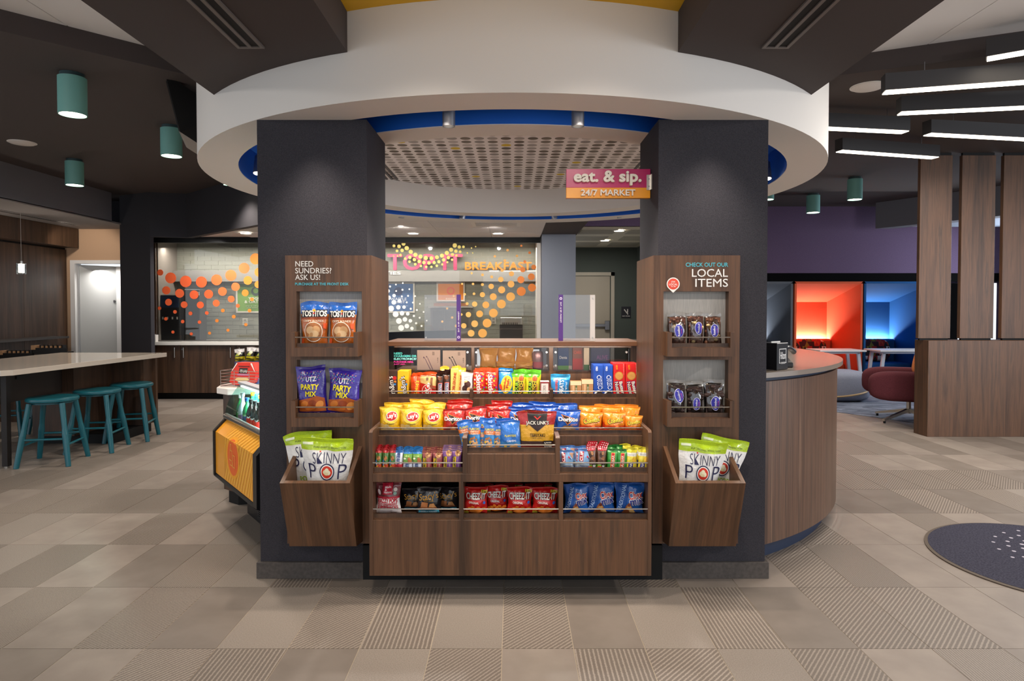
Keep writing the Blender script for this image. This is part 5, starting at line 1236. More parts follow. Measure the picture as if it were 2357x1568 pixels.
# ================================================================ SNACKS
def clampf(t, a=0., b=1.): return max(a, min(b, t))
class Bag:
    def __init__(s, w, h, d, seed, crimp=.07, bot=.03, taper=0.):
        s.t = taper
        s.w, s.h, s.d, s.c, s.b = w, h, d, crimp, bot; q = random.Random(seed); s.p = [q.uniform(0, 6.28) for _ in range(8)]
    def g(s, v):
        t = clampf((v - s.b * .3) / (1 - s.c - s.b * .3)); return max(0., sin(pi * t ** .82)) ** .6
    def pt(s, x, z, o=0., side=-1):
        u = clampf(x / (s.w / 2), -1, 1); v = clampf(z / s.h); g = s.g(v); p = s.p
        e = (1 - abs(u) ** 2.6) ** .75 if abs(u) < 1 else 0.
        y = s.d / 2 * g * e
        wr = (sin(6 * u + 5 * v + p[0]) * .5 + sin(11 * u - 8 * v + p[1]) * .35 + sin(3 * u + 17 * v + p[2]) * .3) * e
        top = clampf((v - .62) / .3); y += s.d * (.075 + .12 * top) * wr * min(1, g * 2) * (1 if side < 0 else .6)
        y += .0012 + (.0022 * sin(v * 90) if v > 1 - s.c and abs(u) < 1 else 0) + .0035 * sin(4 * u + p[4]) * clampf((v - .8) * 5) * (1 if side < 0 else -1)
        xx = x * (1 - .085 * g + .03 * sin(5 * v + p[5])) * (1 - s.t * clampf(1 - v / .75))
        xx += s.w * .016 * sin(8 * v + p[7]) * abs(u) * (1 if u > 0 else -1) * sin(4 * v + p[3])
        zz = z + s.h * .014 * sin(3.2 * u + p[6]) * clampf((v - .8) * 5) - s.h * .022 * abs(u) ** 3 * (1 + sin(p[2])) * clampf((v - .85) * 7) - s.h * .012 * (u * u) * clampf((.2 - v) * 5) * -1
        return (xx, side * y - (o if side < 0 else -o), zz)
    def mesh(s, bands):
        rows = sorted(set([round(i / 17, 4) for i in range(18)] + [round(b, 4) for b, _ in bands] + [1 - s.c])); nx = 13
        mb = MB(); idx = {}
        cols = []
        for _, c in bands:
            if c not in cols: cols.append(c)
        for side in (-1, 1):
            for j, v in enumerate(rows):
                for i in range(nx + 1):
                    u = -1 + 2 * i / nx; idx[(side, j, i)] = len(mb.v); mb.v.append(s.pt(u * s.w / 2, v * s.h, 0, side))
            for j in range(len(rows) - 1):
                vm = (rows[j] + rows[j + 1]) / 2; m = next((cols.index(c) for b, c in bands if vm <= b), len(cols) - 1)
                for i in range(nx):
                    q = (idx[(side, j, i)], idx[(side, j, i + 1)], idx[(side, j + 1, i + 1)], idx[(side, j + 1, i)]); mb.f.append(q); mb.m.append(m)
        J = len(rows) - 1
        ring_ = [(j, 0) for j in range(J + 1)] + [(J, i) for i in range(1, nx + 1)] + [(j, nx) for j in range(J - 1, -1, -1)] + [(0, i) for i in range(nx - 1, -1, -1)]
        for (j, i), (j2, i2) in zip(ring_, ring_[1:]):
            vm = (rows[j] + rows[j2]) / 2; m = next((cols.index(c) for b, c in bands if vm <= b), len(cols) - 1)
            mb.f.append((idx[(-1, j, i)], idx[(-1, j2, i2)], idx[(1, j2, i2)], idx[(1, j, i)])); mb.m.append(m)
        return mb, cols
class Box:
    def __init__(s, w, h, d): s.w, s.h, s.d = w, h, d
    def pt(s, x, z, o=0.): return (x, -s.d / 2 - o, z)
KD, KP = {}, {}
def kind(name, obj, cat, shape, d, bands, art, crimp=.07, mats=None): KD[name] = (obj, cat, shape, d, bands, art, crimp, mats)
def frac(art, w, h):
    o = []
    for it in art:
        if it[0] == 't': o.append(('t', it[1], it[2] * w, it[3] * h, it[4] * w, it[5] * w, *it[6:]))
        elif it[0] == 'e': o.append(('e', it[1] * w, it[2] * h, it[3] * w, it[4] * w, *it[5:]))
        else: o.append(('p', [(x * w, z * h) for x, z in it[1]], it[2]))
    return o
def item(k, x0, x1, yt, Y, zf, label, yaw=0, lean=0, roll=0, group=None, dz=0, dx=0):
    obj, cat, shape, d, bands, art, crimp, mats = KD[k]
    cx = (x0 + x1) / 2; w = (x1 - x0) * Y / F; h = ZZ(yt, Y) - zf; x = XX(cx, (yt + 1000) / 2, Y)
    V = KP.setdefault(k, [])
    if len(V) < (3 if shape == 'bag' else 1):
        if shape == 'bag':
            B = Bag(w, h, d, sum(map(ord, k)) + 7 * len(V), crimp, taper=.26 if k == 'pop' else 0); mb, cols = B.mesh(bands); o = mb.build(obj, [c if not isinstance(c, str) else foil(c) for c in cols], smooth=True)
        else:
            B = Box(w, h, d); o = MB().box(-w / 2, w / 2, -d / 2, d / 2, 0, h).build(obj, mat(bands[0][1], .4), bevel=.001)
            if len(bands) > 1:
                art = [('p', [(-.5, a_), (.5, a_), (.5, b_), (-.5, b_)], c_) for (a_, _), (b_, c_) in zip(bands, bands[1:])] + list(art)
        if art:
            pm, pms = printed(frac(art, w, h), B.pt, min(w, h) / 16 if shape == 'bag' else None, .0011 if shape == 'bag' else .0006, .00045)
            pm.build('printed_front', pms, o, fix=False)
        V.append((o, w, h))
    else:
        p_, w0, h0 = min(V, key=lambda q: abs(q[1] / q[2] - w / h)); o = dup(p_); o.scale = (w / w0, min(1, w / w0 * 1.1), h / h0)
    o.location = (x + dx, Y, zf + dz); o.rotation_euler = (R(-lean), R(roll), R(yaw))
    tag(o, label, cat, group or obj.replace('_', ' ') + 's on the shelves')
    return o

# ---- artwork -------------------------------------------------------------------------------------------
chipsart = lambda c1='d9a45c', c2='b8763a': [('e', -.12, .16, .16, .11, c1, 20), ('e', .14, .13, .17, .10, c2, -15), ('e', .02, .22, .12, .08, c1, 40)]
def crackers(c1, c2, z=.2, n=6, s=.13):
    o = []
    for i in range(n):
        x = -.36 + .72 * i / (n - 1); zz = z + .05 * ((i * 37) % 5 - 2) / 2; a = (i * 53) % 90; k = s * .7071
        o.append(('p', [(x + k * cos(R(a + q * 90)), zz + k * .75 * sin(R(a + q * 90))) for q in range(4)], c1 if i % 2 else c2))
    return o
kind('pop', 'popcorn_bag', 'popcorn bag', 'bag', .075, [(.845, 'efeeec'), (1, 'a9c61c')],
     [('t', 'PURE POPPED PERFECTION', .06, .885, .62, .034, '4c5a18', 0, .0), ('p', [(-.5, .842), (.5, .842), (.5, .848), (-.5, .848)], 'e9e3c8'), ('p', [(-.46, .915), (-.26, .915), (-.26, .945), (-.46, .945)], 'e6eecb'),
      ('t', 'SKINNY', .06, .75, .66, .21, '26264c', 0, -.012), ('e', -.115, .835, .016, .016, 'd8432c'), ('t', 'P', -.30, .575, .17, .29, '26264c', 0, -.01), ('t', 'P', .36, .575, .17, .29, '26264c', 0, -.01),
      ('e', .03, .57, .165, .165, '26264c'), ('e', .03, .57, .142, .142, 'f2f0ec'), ('e', .03, .57, .122, .122, 'd23a26'), ('e', .0, .575, .06, .045, 'e8dcb4', 20), ('e', .06, .565, .055, .05, 'f0e8ca', -20), ('e', .03, .595, .045, .045, 'efe6c4'), ('e', .02, .55, .05, .03, 'e2d2a2'),
      ('t', 'POPCORN', .05, .40, .62, .11, '9fbf22', 0, .02)], .05)
zbin = .43
item('pop', 709, 826, 1002, 3.28, zbin, 'green topped white popcorn bag in front in the bin under the sundries rack', 1, -8, 2, dx=-.03)
item('pop', 650, 766, 990, 3.372, zbin, 'green topped popcorn bag behind, at the outer wall of the bin under the sundries rack', -2, -2, -8, dx=.055)
item('pop', 1538, 1650, 1008, 3.28, zbin, 'green topped popcorn bag in front in the bin under the local items rack, tilted', 0, -8, 5, dx=.01)
item('pop', 1612, 1722, 1002, 3.372, zbin, 'green topped popcorn bag behind, in the bin under the local items rack', 1, -2, 12, dx=-.07)
# tortilla rounds, party mix
kind('tost', 'tortilla_chip_bag', 'snack bag', 'bag', .06, [(.66, 'b8601f'), (.72, 'c8742a'), (1, '2462b8')],
     [('p', [(-.5, .60), (.5, .60), (.5, .66), (-.5, .68)], '8c3f1a'), ('p', [(-.47, .64), (.47, .66), (.47, .82), (-.47, .80)], '16131a'), ('t', 'TOSTITOS', 0, .73, .92, .22, 'f4efe4', 0, .035), ('e', 0, .80, .05, .05, 'e8a52c'), ('e', .0, .735, .03, .03, 'c8302a'),
      ('t', 'CRISPY ROUNDS', 0, .565, .72, .07, 'f2e4cc', 0, .01), ('e', 0, .32, .36, .36, 'f0e4d0'), ('e', 0, .32, .335, .335, 'a4673a'), ('e', -.12, .36, .16, .13, 'd9b184', 20), ('e', .12, .37, .15, .13, 'cf9f6c', -30), ('e', .02, .27, .20, .13, 'ddb98c', 5), ('e', -.10, .24, .12, .08, 'c89562', 50),
      ('p', [(.36, .5), (.48, .52), (.48, .38), (.38, .4)], 'd8521f'), ('p', [(-.48, .2), (-.36, .16), (-.38, .06), (-.48, .05)], 'd8521f')], .08)
zt1, zt2 = ZZ(801, 3.324) + .004, ZZ(963, 3.324) + .004
item('tost', 693, 757, 694, 3.405, zt1, 'blue and orange tortilla rounds bag nearer the pillar edge on the upper sundries tray', 3, 2)
item('tost', 757, 822, 696, 3.405, zt1, 'blue and orange tortilla rounds bag nearer the snack display on the upper sundries tray', -3, 2)
kind('party', 'party_mix_bag', 'snack bag', 'bag', .07, [(.10, '2c1f80'), (.14, '3a2a94'), (1, '33238c')],
     [('t', 'UTZ', .02, .74, .34, .15, 'f2f0fa', 0, .04), ('t', 'PARTY', -.03, .585, .60, .17, 'f4e21e', -4, .05), ('t', 'MIX', .0, .445, .38, .16, 'f4e21e', -3, .05), ('p', [(-.46, .10), (.46, .07), (.46, .34), (.2, .40), (-.1, .36), (-.46, .33)], 'a4501c'),
      ('e', -.25, .25, .14, .10, 'c8742c', 20), ('e', .05, .26, .15, .10, '8a3a16', -10), ('e', .28, .22, .14, .11, 'd0843a', 40), ('e', -.05, .16, .18, .07, 'b8601f'), ('t', 'party size snack mix', -.05, .05, .6, .05, 'd9a8e0')] +
     [('e', -.4 + .8 * ((i * 61) % 97) / 97, .70 + .2 * ((i * 37) % 53) / 53, .022, .008, ('e0412c', '4fb0d8', 'f4e21e', 'd96bb0', '5cc06a')[i % 5], (i * 47) % 180) for i in range(42)], .05)
item('party', 688, 757, 843, 3.40, zt2, 'purple party mix bag with a tilted top nearer the pillar edge', 4, 2, -4)
item('party', 751, 828, 849, 3.395, zt2, 'purple party mix bag nearer the snack display on the lower sundries tray', -2, 2, 3)
# local chocolate bark in clear film: clear bag, dark candy, oval label
def clear_candy(x0, x1, yt, ytc, zf, Y, dark, lx, lz, lrot, label, yaw=0):
    w = (x1 - x0) * Y / F; h = ZZ(yt, Y) - zf; hc = ZZ(ytc, Y) - zf; x = XX((x0 + x1) / 2, 780, Y)
    t = empty('candy_pack', (x, Y, zf), label, 'candy', 'clear packs of local chocolate'); ORG[t.name] = (0, 0, 0)
    m_ = fabric('nut_cluster_' + dark[0], dark[0], dark[1], 70 if dark[2] else 40, .35, .8)
    B = Bag(w * .92, hc, .045, int(x0)); 
    mb = MB(); q = random.Random(int(x0)); core = MB().box(-w * .40, w * .40, -.015, .015, .004, hc * .97)
    for i in range(46 if dark[2] else 26):
        s_ = (.009 if dark[2] else .016) * q.uniform(.8, 1.3); core.ball((q.uniform(-.36, .36) * w, -.012, q.uniform(.05, .93) * hc), s_, s_ * .8, s_ * (1 if dark[2] else .7), 8, 5)
    core.build('chocolate', m_, t, smooth=True)
    if dark[2]:
        nb = MB()
        for i in range(4): nb.ball((q.uniform(-.34, .34) * w, -.016, q.uniform(.2, .9) * hc), .010, .007, .008, 8, 5)
        nb.build('nuts', mat('d8bc84', .5), t, smooth=True)
    Bf = Bag(w, h, .062, int(x0) + 3, .10); fm, _ = Bf.mesh([(1, 'x')]); fm.build('clear_wrap', M['film'], t, smooth=True)
    mb, ms = printed([('e', lx * w, lz * h, w * .25, w * .36, 'd8d4ea', lrot), ('e', lx * w, lz * h, w * .23, w * .335, '2f2f9c', lrot), ('t', 'Rosebud', lx * w - .003, lz * h, w * .50, w * .13, 'ece8f6', 90 + lrot, .01), ('t', 'candy', lx * w + .013, lz * h, w * .26, w * .07, 'd25c9c', 90 + lrot)], Bf.pt, .012, .002, .0004)
    mb.build('oval_label', ms, t, fix=False)
    t.rotation_euler = (0, 0, R(yaw))
zr1_, zr2_ = ZZ(805, 3.324) + .004, ZZ(967, 3.324) + .004
for a in ((1535, 1580, 720, 728, zr1_, 3.40, ('4a2c22', '6e4634', 1), .02, .48, 5, 'nut cluster pack nearest the snack display on the upper local items tray', 5),
          (1580, 1620, 719, 726, zr1_, 3.40, ('45291f', '6a4230', 1), .14, .56, 0, 'nut cluster pack in the middle of the upper local items tray', 0),
          (1619, 1660, 720, 728, zr1_, 3.40, ('4a2c20', '74492f', 1), .06, .50, 0, 'nut cluster pack nearest the pillar edge on the upper local items tray', -4),
          (1533, 1579, 873, 884, zr2_, 3.40, ('2c1f1c', '463430', 0), .10, .58, 15, 'dark chocolate pack nearest the snack display on the lower local items tray', 4),
          (1580, 1620, 877, 887, zr2_, 3.40, ('261a17', '3e2d29', 0), .02, .38, -4, 'dark chocolate pack in the middle of the lower local items tray', 0),
          (1620, 1666, 873, 884, zr2_, 3.40, ('2c201d', '4c3a36', 0), .04, .38, 0, 'dark chocolate pack nearest the pillar edge on the lower local items tray', -3)): clear_candy(*a)

# ---- bottom row
zS2, YB1 = zS + .002, 3.295
kind('razzy', 'candy_pouch', 'candy bag', 'bag', .05, [(.50, 'f4ecea'), (.56, 'c41f3a'), (1, '7a3438')],
     [('t', 'RAZZY POPS', 0, .435, .84, .15, 'c01c34', 0, .045), ('t', 'RED RASPBERRY', 0, .325, .84, .10, 'c01c34', 0, .02), ('t', 'SUPERSNACKS', 0, .225, .84, .12, 'c01c34', 0, .045), ('p', [(-.2, .64), (.2, .64), (.2, .99), (-.2, .99)], 'b81a34'),
      ('t', 'Made', .02, .86, .24, .08, 'f4dcdc'), ('t', '&', -.06, .79, .08, .08, 'f4dcdc'), ('t', 'Nature', .02, .715, .30, .08, 'f4dcdc'), ('e', .32, .79, .075, .075, 'd9cfc6'), ('e', .31, .67, .07, .06, '8fb0a0'), ('e', -.33, .72, .05, .11, 'd8c4c6', 15)], .05)
item('razzy', 863.5, 924, 1109, YB1, zS2, 'clear topped red candy pouch in the first bottom compartment of the display', 0, 0)
kind('stacy', 'pita_chip_bag', 'snack bag', 'bag', .05, [(.10, '17161a'), (1, '1d1b1f')],
     [('t', 'Stacy\'s', 0, .64, .86, .34, 'e0a23c', 8, .0), ('t', 'pita chips', .02, .50, .42, .06, '8a6a30'), ('p', [(-.35, .22), (-.05, .22), (-.02, .44), (-.30, .46)], 'a8683a'), ('p', [(.0, .26), (.34, .24), (.22, .42), (.05, .40)], 'c48a56'), ('p', [(-.45, .20), (.40, .20), (.30, .26), (-.30, .28)], '8a5230'),
      ('p', [(-.42, .03), (.42, .03), (.42, .15), (-.42, .13)], '4fb0cc'), ('t', 'SIMPLY NAKED', 0, .09, .66, .07, 'e8f2f4', 0, .02)], .06)
item('stacy', 926, 974, 1124, YB1 + .05, zS2, 'black pita chip bag beside the red candy pouch', 2, 2)
item('stacy', 1006, 1057, 1121, YB1 + .05, zS2, 'black pita chip bag beside the compartment divider', -2, 2)
item('stacy', 959, 1016, 1121, YB1, zS2, 'front black pita chip bag between two others in the bottom compartment', 0, 1)
kind('cheez', 'cheese_cracker_bag', 'snack bag', 'bag', .055, [(.9, 'c4201e'), (1, 'b01a1a')],
     [('t', 'CHEEZ-IT', .02, .68, .86, .25, '5a0f10', 0, .055), ('t', 'CHEEZ-IT', 0, .685, .84, .24, 'f3efe6', 0, .025), ('e', .23, .66, .03, .03, 'e8861e'), ('t', 'ORIGINAL', -.08, .45, .44, .085, 'f3efe6', -4, .03), ('p', [(.22, .83), (.48, .80), (.48, .90), (.22, .92)], 'e8c93c'), ('t', '2 oz', .35, .865, .2, .08, '28201a', -5, .03),
      ('e', .38, .46, .055, .06, '2b58b0'), ('p', [(-.47, .02), (-.28, .02), (-.28, .12), (-.47, .12)], 'a89a2c')] + crackers('e0862a', 'c8681c', .24, 7, .14) + [('e', 0, .14, .26, .08, 'd8782a')], .06)
for i, (a, b, y, lb) in enumerate(((1066, 1122, 1121, 'first red cheese cracker bag beside the black pita chips'), (1118, 1172, 1117, 'second red cheese cracker bag, standing highest of the four'),
                                   (1166, 1226, 1120, 'third red cheese cracker bag in the middle compartment'), (1223, 1284, 1121, 'fourth red cheese cracker bag beside the blue mix bags'))):
    item('cheez', a, b, y, YB1 + (.03 if i == 1 else 0), zS2, lb, (2, -1, 1, -2)[i], 1, (2, -2, 0, 1)[i])
for i, (a, b) in enumerate(((1072, 1136), (1140, 1204), (1208, 1272))):
    item('cheez', a, b, 1112, YB1 + .16, zS2, ('first', 'middle', 'last')[i] + ' red cheese cracker bag in the shaded row behind the front four', 0, 2)
kind('chex', 'snack_mix_bag', 'snack bag', 'bag', .06, [(.9, '245fb0'), (1, '1f56a4')],
     [('p', [(-.48, .05), (-.20, .0), (-.02, .98), (-.48, .98)], '1a4c98'), ('t', 'TRADITIONAL', -.30, .52, .92, .13, 'a9c4ea', 74, .02), ('t', 'Chex', .19, .63, .52, .27, 'f2eee8', 8, .075), ('t', 'Chex', .19, .63, .50, .25, 'cc2e2a', 8, .02), ('t', 'mix', .23, .45, .52, .26, 'f2eee8', 8, .08), ('t', 'mix', .23, .45, .50, .24, '27328c', 8, .03),
      ('p', [(-.30, .02), (.22, .02), (.14, .14), (-.06, .40), (-.16, .30)], '9a5c30'), ('e', -.06, .22, .10, .07, 'c89a5c', 30), ('e', .04, .12, .13, .06, 'd8b070', -20), ('e', -.14, .11, .10, .06, '7a3f22', 10), ('e', -.06, .33, .06, .06, '6a2f1c')], .06)
for i, (a, b, y, lb) in enumerate(((1297, 1356, 1113, 'blue snack mix bag beside the compartment divider'), (1351, 1416, 1110, 'middle blue snack mix bag, tallest of the three'), (1415, 1483, 1111, 'blue snack mix bag nearest the display end panel'))):
    item('chex', a, b, y, YB1 + (0, .01, 0)[i], zS2, lb, (3, 0, -2)[i], 1, (0, 0, 1)[i])
item('chex', 1428, 1490, 1115, YB1 + .12, zS2, 'blue snack mix bag peeking out behind the end one', -4, 1)

# ---- bars in the left and right trays
zB2, Y1 = zB + .002, 3.255
def bars(k, xs, w, yt, n, dy, base, rows_lab, step=.036, lean=4):
    for r in range(n):
        for i, x in enumerate(xs):
            nm = base[i] if isinstance(base, (list, tuple)) else base
            item(k, x - w / 2 + r * 1.0, x + w / 2 + r * 1.0, yt - r * dy, Y1 + r * step, zB2, nm + rows_lab[r], (i * 5 + r * 3) % 5 - 2, lean)
RL = ('', ', one row back', ', two rows back', ', at the back')
kind('oat', 'granola_bar', 'bar', 'bag', .022, [(.20, 'b3702a'), (.28, 'c84a2a'), (.62, '3f7a3a'), (.80, '4a6e34'), (1, 'a8232a')],
     [('e', .05, .55, .30, .36, 'a8703c'), ('e', -.1, .62, .14, .12, '6a3f22'), ('e', .2, .50, .12, .1, '7a4a2a'), ('p', [(-.45, .22), (-.2, .22), (-.2, .52), (-.45, .44)], '4a86c8'), ('e', -.22, .14, .22, .3, 'd8a03c'), ('e', .25, .12, .22, .28, 'c23a34'), ('t', 'OATS', 0, .33, .7, .26, 'f2e8d8', 0, .03)], .12)
bars('oat', (871, 887, 903), 15, 1033, 4, 4.2, ('red topped oat bar beside the display end panel', 'middle red topped oat bar', 'red topped oat bar beside the blue and white bars'), RL)
kind('thin', 'snack_bar', 'bar', 'bag', .022, [(.30, 'c23038'), (.42, 'd8dce8'), (.86, 'd6d9e6'), (1, '3f7ac0')], [('t', 'NUTRI GRAIN', .02, .60, 1.3, .40, '24407e', 90, .03), ('e', .1, .2, .3, .3, 'a8242e')], .12)
bars('thin', (917,), 19, 1037, 3, 4.0, 'blue topped white bar with upright lettering', RL)
kind('almond', 'snack_bar', 'bar', 'bag', .022, [(.38, 'c9d2e2'), (.40, '8aa0b8'), (.80, '6fa03c'), (1, '2d78bc')], [('t', 'NUTRI', 0, .20, .70, .36, '24407e', 90, .03), ('e', .26, .48, .2, .34, 'a8643a', 20), ('e', -.28, .58, .14, .1, 'e2e4cc'), ('t', 'ALMOND', -.05, .70, .6, .14, 'c9e08c')], .12)
bars('almond', (938, 960), 22, 1036, 4, 4.0, ('blue topped green almond bar beside the white bar', 'blue topped green almond bar beside the maroon bars'), RL)
kind('valley', 'granola_bar', 'bar', 'bag', .024, [(.86, '8c3f42'), (1, '9a5650')], [('e', .1, .80, .3, .30, 'a8764a'), ('e', .0, .84, .12, .1, '6a3f2a'), ('e', .22, .76, .12, .1, 'd0a878'), ('p', [(-.42, .02), (-.08, .02), (-.04, .66), (-.38, .64)], 'e8c81e'), ('t', 'NATURE VALLEY', -.23, .33, 1.45, .22, '2a2a20', 84, .03), ('t', 'crunchy', .25, .25, .6, .12, 'e2c4b8', 84)], .12)
bars('valley', (983, 1007), 23, 1039, 4, 4.8, ('maroon granola bar with an upright yellow band beside the green bars', 'maroon granola bar with an upright yellow band beside the purple bars'), RL)
kind('purple', 'granola_bar', 'bar', 'bag', .024, [(.86, '7a4a8c'), (1, '9a7aa0')], [('e', .15, .80, .3, .30, 'b88a58'), ('e', .05, .84, .12, .1, '7a4a32'), ('e', .25, .74, .12, .1, 'd8b888'), ('p', [(-.42, .02), (-.08, .02), (-.04, .66), (-.38, .64)], 'e8c81e'), ('t', 'NATURE VALLEY', -.23, .33, 1.45, .22, '2a2a20', 96, .03), ('t', 'crunchy', .28, .25, .6, .12, 'd8c4e0', 84)], .12)
bars('purple', (1030, 1051), 23, 1034, 4, 4.8, ('purple granola bar with an upright yellow band beside the maroon bars', 'purple granola bar with an upright yellow band beside the raised tray'), RL)
kind('clif', 'energy_bar', 'bar', 'bag', .026, [(.12, '3f6cb0'), (.30, '8a949c'), (.88, '7fa8d2'), (1, '4d7ab8')], [('p', [(-.40, .42), (-.12, .42), (-.10, .88), (-.38, .88)], 'b02434'), ('t', 'CLIF', -.25, .65, .62, .20, 'f4ece8', 90, .03), ('p', [(.18, .88), (.48, .88), (.48, .56), (.36, .66)], 'b08468'), ('e', .16, .66, .06, .08, 'c23040', 30), ('e', .25, .60, .03, .09, '2a2a4a', 40), ('t', 'ENERGY BAR', 0, .20, .6, .07, '2f4a88')], .08)
item('clif', 1289, 1324, 1026, Y1 + .05, zB2, 'pale blue energy bar behind, beside the raised tray', 0, 3); item('clif', 1318, 1351, 1027, Y1 + .05, zB2, 'pale blue energy bar behind the tilted one', 0, 3)
item('clif', 1288, 1321, 1037, Y1, zB2, 'pale blue energy bar with a climber beside the raised tray', 0, 3); item('clif', 1323, 1345, 1035, Y1 + .022, zB2, 'pale blue energy bar half hidden between two others', 2, 3); item('clif', 1325, 1361, 1034, Y1, zB2, 'pale blue energy bar tilted beside the clear nut bars', 0, 3, 7)
kind('nutbar', 'nut_bar', 'bar', 'bag', .024, [(.10, '26221f'), (.22, '6fae3a'), (.78, '6a4a3a'), (1, 'c42838')], [('e', -.1, .60, .2, .24, '3a2820'), ('e', .14, .48, .2, .22, '8a5a3c'), ('e', -.05, .36, .2, .2, '4c3428'), ('e', .1, .68, .15, .2, 'a8764e'), ('p', [(.0, .0), (.42, .0), (.42, .26), (.0, .26)], '17151a'), ('t', 'KIND', .21, .13, .46, .26, 'f2efe8', 90, .03), ('p', [(-.45, .08), (-.02, .08), (-.02, .17), (-.45, .17)], 'd8472c')] + [('e', -.4 + .2 * (i % 5), .84 + .05 * (i // 5), .04, .04, 'f4dcdc') for i in range(15)], .14)
for r in range(3):
    for i, (a, b, n) in enumerate(((1352, 1374, 'clear nut bar with a dotted red top beside the energy bars'), (1373, 1394, 'clear nut bar with a dotted red top beside the green bars'))):
        item('nutbar', a + r * 2, b + r * 2, 1025 - r * 4.5, Y1 + r * .036, zB2, n + RL[r], 0, 3, (-3, 3)[i])
kind('lara', 'fruit_bar', 'bar', 'bag', .026, [(.90, '2f8a34'), (1, '1f6a2a')], [('p', [(-.28, .0), (.16, .0), (.20, .82), (-.16, .82)], 'e0c070'), ('p', [(-.25, .01), (.13, .01), (.17, .80), (-.13, .80)], 'c0282a'), ('t', 'LARABAR', -.02, .36, 1.35, .22, 'f2e8d0', 86, .015)], .10)
item('lara', 1392, 1420, 1026, Y1 + .045, zB2, 'green and orange fruit bar behind, beside the nut bars', 0, 3); item('lara', 1408, 1434, 1024, Y1 + .05, zB2, 'green fruit bar behind the front pair', 0, 3)
item('lara', 1397, 1422, 1033, Y1, zB2, 'green fruit bar with a red label beside the nut bars', 0, 3, 2); item('lara', 1419, 1444, 1034, Y1, zB2, 'green fruit bar with a red label beside the yellow bars', 0, 3, 2)
kind('luna', 'lemon_bar', 'bar', 'bag', .026, [(.62, 'e2d03c'), (.78, 'e4e2d4'), (1, 'd8cc34')], [('t', 'lemon', 0, .70, .7, .12, '9aa0b8', 0, .0), ('p', [(-.36, .0), (.06, .0), (.10, .36), (-.32, .36)], '2c2c7a'), ('t', 'LUNA', -.13, .16, .62, .24, 'f2f0e4', 86, .02), ('e', .18, .48, .2, .2, 'e8b83a')], .10)
item('luna', 1426, 1452, 1022, Y1 + .06, zB2, 'yellow lemon bar at the back behind the green fruit bars', 0, 3); item('luna', 1452, 1479, 1026, Y1 + .045, zB2, 'yellow lemon bar one row back beside the end panel', 0, 3)
item('luna', 1441, 1466, 1031, Y1, zB2, 'front yellow lemon bar beside the green fruit bars', 0, 3, 2); item('luna', 1467, 1494, 1030, Y1, zB2, 'front yellow lemon bar beside the end panel', 0, 3, 3)

# ---- raised middle tray
zC2, YM = zC + .002, 3.26
kind('nuts', 'peanut_bag', 'snack bag', 'bag', .035, [(.10, '2452a8'), (.56, '3f8ccc'), (.70, 'e0762c'), (1, '2a6cc0')], [('t', 'PLANTERS', 0, .75, .78, .14, 'e8d84a', 0, .04), ('t', 'HONEY ROAST', 0, .66, .7, .09, 'f6e6d0', 0, .02), ('t', 'PEANUTS', 0, .59, .6, .09, 'f6e6d0', 0, .02)] +
     [('e', -.05 + .3 * ((i * 41) % 29 - 14) / 14, .29 + .19 * ((i * 23) % 17 - 8) / 8, .10, .075, ('d89a5c', 'e8b47c', 'c07a42')[i % 3], i * 40) for i in range(14)] + [('e', -.36, .30, .08, .12, 'e2c03a', 10)], .09)
item('nuts', 1062, 1098, 966, YM + .055, zC2, 'blue peanut bag leaning over the raised tray side', 6, 2, -10); item('nuts', 1104, 1140, 962, YM + .06, zC2, 'blue peanut bag behind the first pair', 0, 2, 0); item('nuts', 1138, 1176, 963, YM + .06, zC2, 'blue peanut bag behind the third one', 0, 2, 3)
item('nuts', 1077, 1107, 971, YM, zC2, 'first blue and orange peanut bag in the raised tray', 2, 2); item('nuts', 1104, 1118, 985, YM + .02, zC2, 'narrow blue peanut bag showing between the first two', 0, 2); item('nuts', 1112, 1139, 973, YM, zC2, 'second blue and orange peanut bag in the raised tray', -2, 2, 2); item('nuts', 1135, 1157, 976, YM + .012, zC2, 'third blue and orange peanut bag, partly covered', 0, 2)
kind('cashew', 'cashew_bag', 'snack bag', 'bag', .045, [(.08, '2a5cac'), (.30, '3f86c4'), (1, '2b70c4')], [('t', 'PLANTERS', 0, .50, .56, .10, 'e6dc5a', 0, .03), ('t', 'CASHEWS', .05, .33, .46, .09, 'e8f0f6', 0, .02), ('e', .12, .13, .26, .10, 'd8a468', 25), ('e', .26, .08, .16, .09, 'c88e50', -20), ('e', -.26, .12, .07, .15, 'e2c03a')], .08)
item('cashew', 1152, 1200, 968, YM, zC2, 'blue cashew bag beside the jerky pouch', 0, 2, -2)
kind('jerky', 'jerky_pouch', 'jerky bag', 'bag', .03, [(.14, '6a1c1c'), (.24, '3c2424'), (.62, 'd8a024'), (.66, 'e0a828'), (1, 'a8201e')],
     [('p', [(-.26, 1), (-.26, .72), (0, .50), (.26, .72), (.26, 1)], '2c2524'), ('p', [(-.24, .66), (.24, .66), (0, .49)], '3a2c2c'), ('t', "JACK LINK'S", 0, .70, .66, .135, '2a2222', 0, .06), ('t', "JACK LINK'S", 0, .705, .65, .12, 'e9e2d6', 0, .02), ('p', [(-.10, .89), (-.06, .89), (0, .83), (.06, .89), (.10, .89), (0, .79)], 'd8352c'), ('e', 0, .945, .014, .014, '0e0b0b'),
      ('t', 'TERIYAKI', 0, .40, .46, .085, '1e1a18', 0, .03), ('t', 'BEEF JERKY', 0, .315, .30, .035, '5a4418', 0, .0), ('p', [(.19, .06), (.45, .06), (.45, .26), (.19, .26)], '141214'), ('t', '10g PROTEIN', .32, .20, .22, .05, 'efe9e0', 0, .02), ('t', '80 CALORIES', .32, .10, .22, .045, 'efe9e0', 0, .01)], .05)
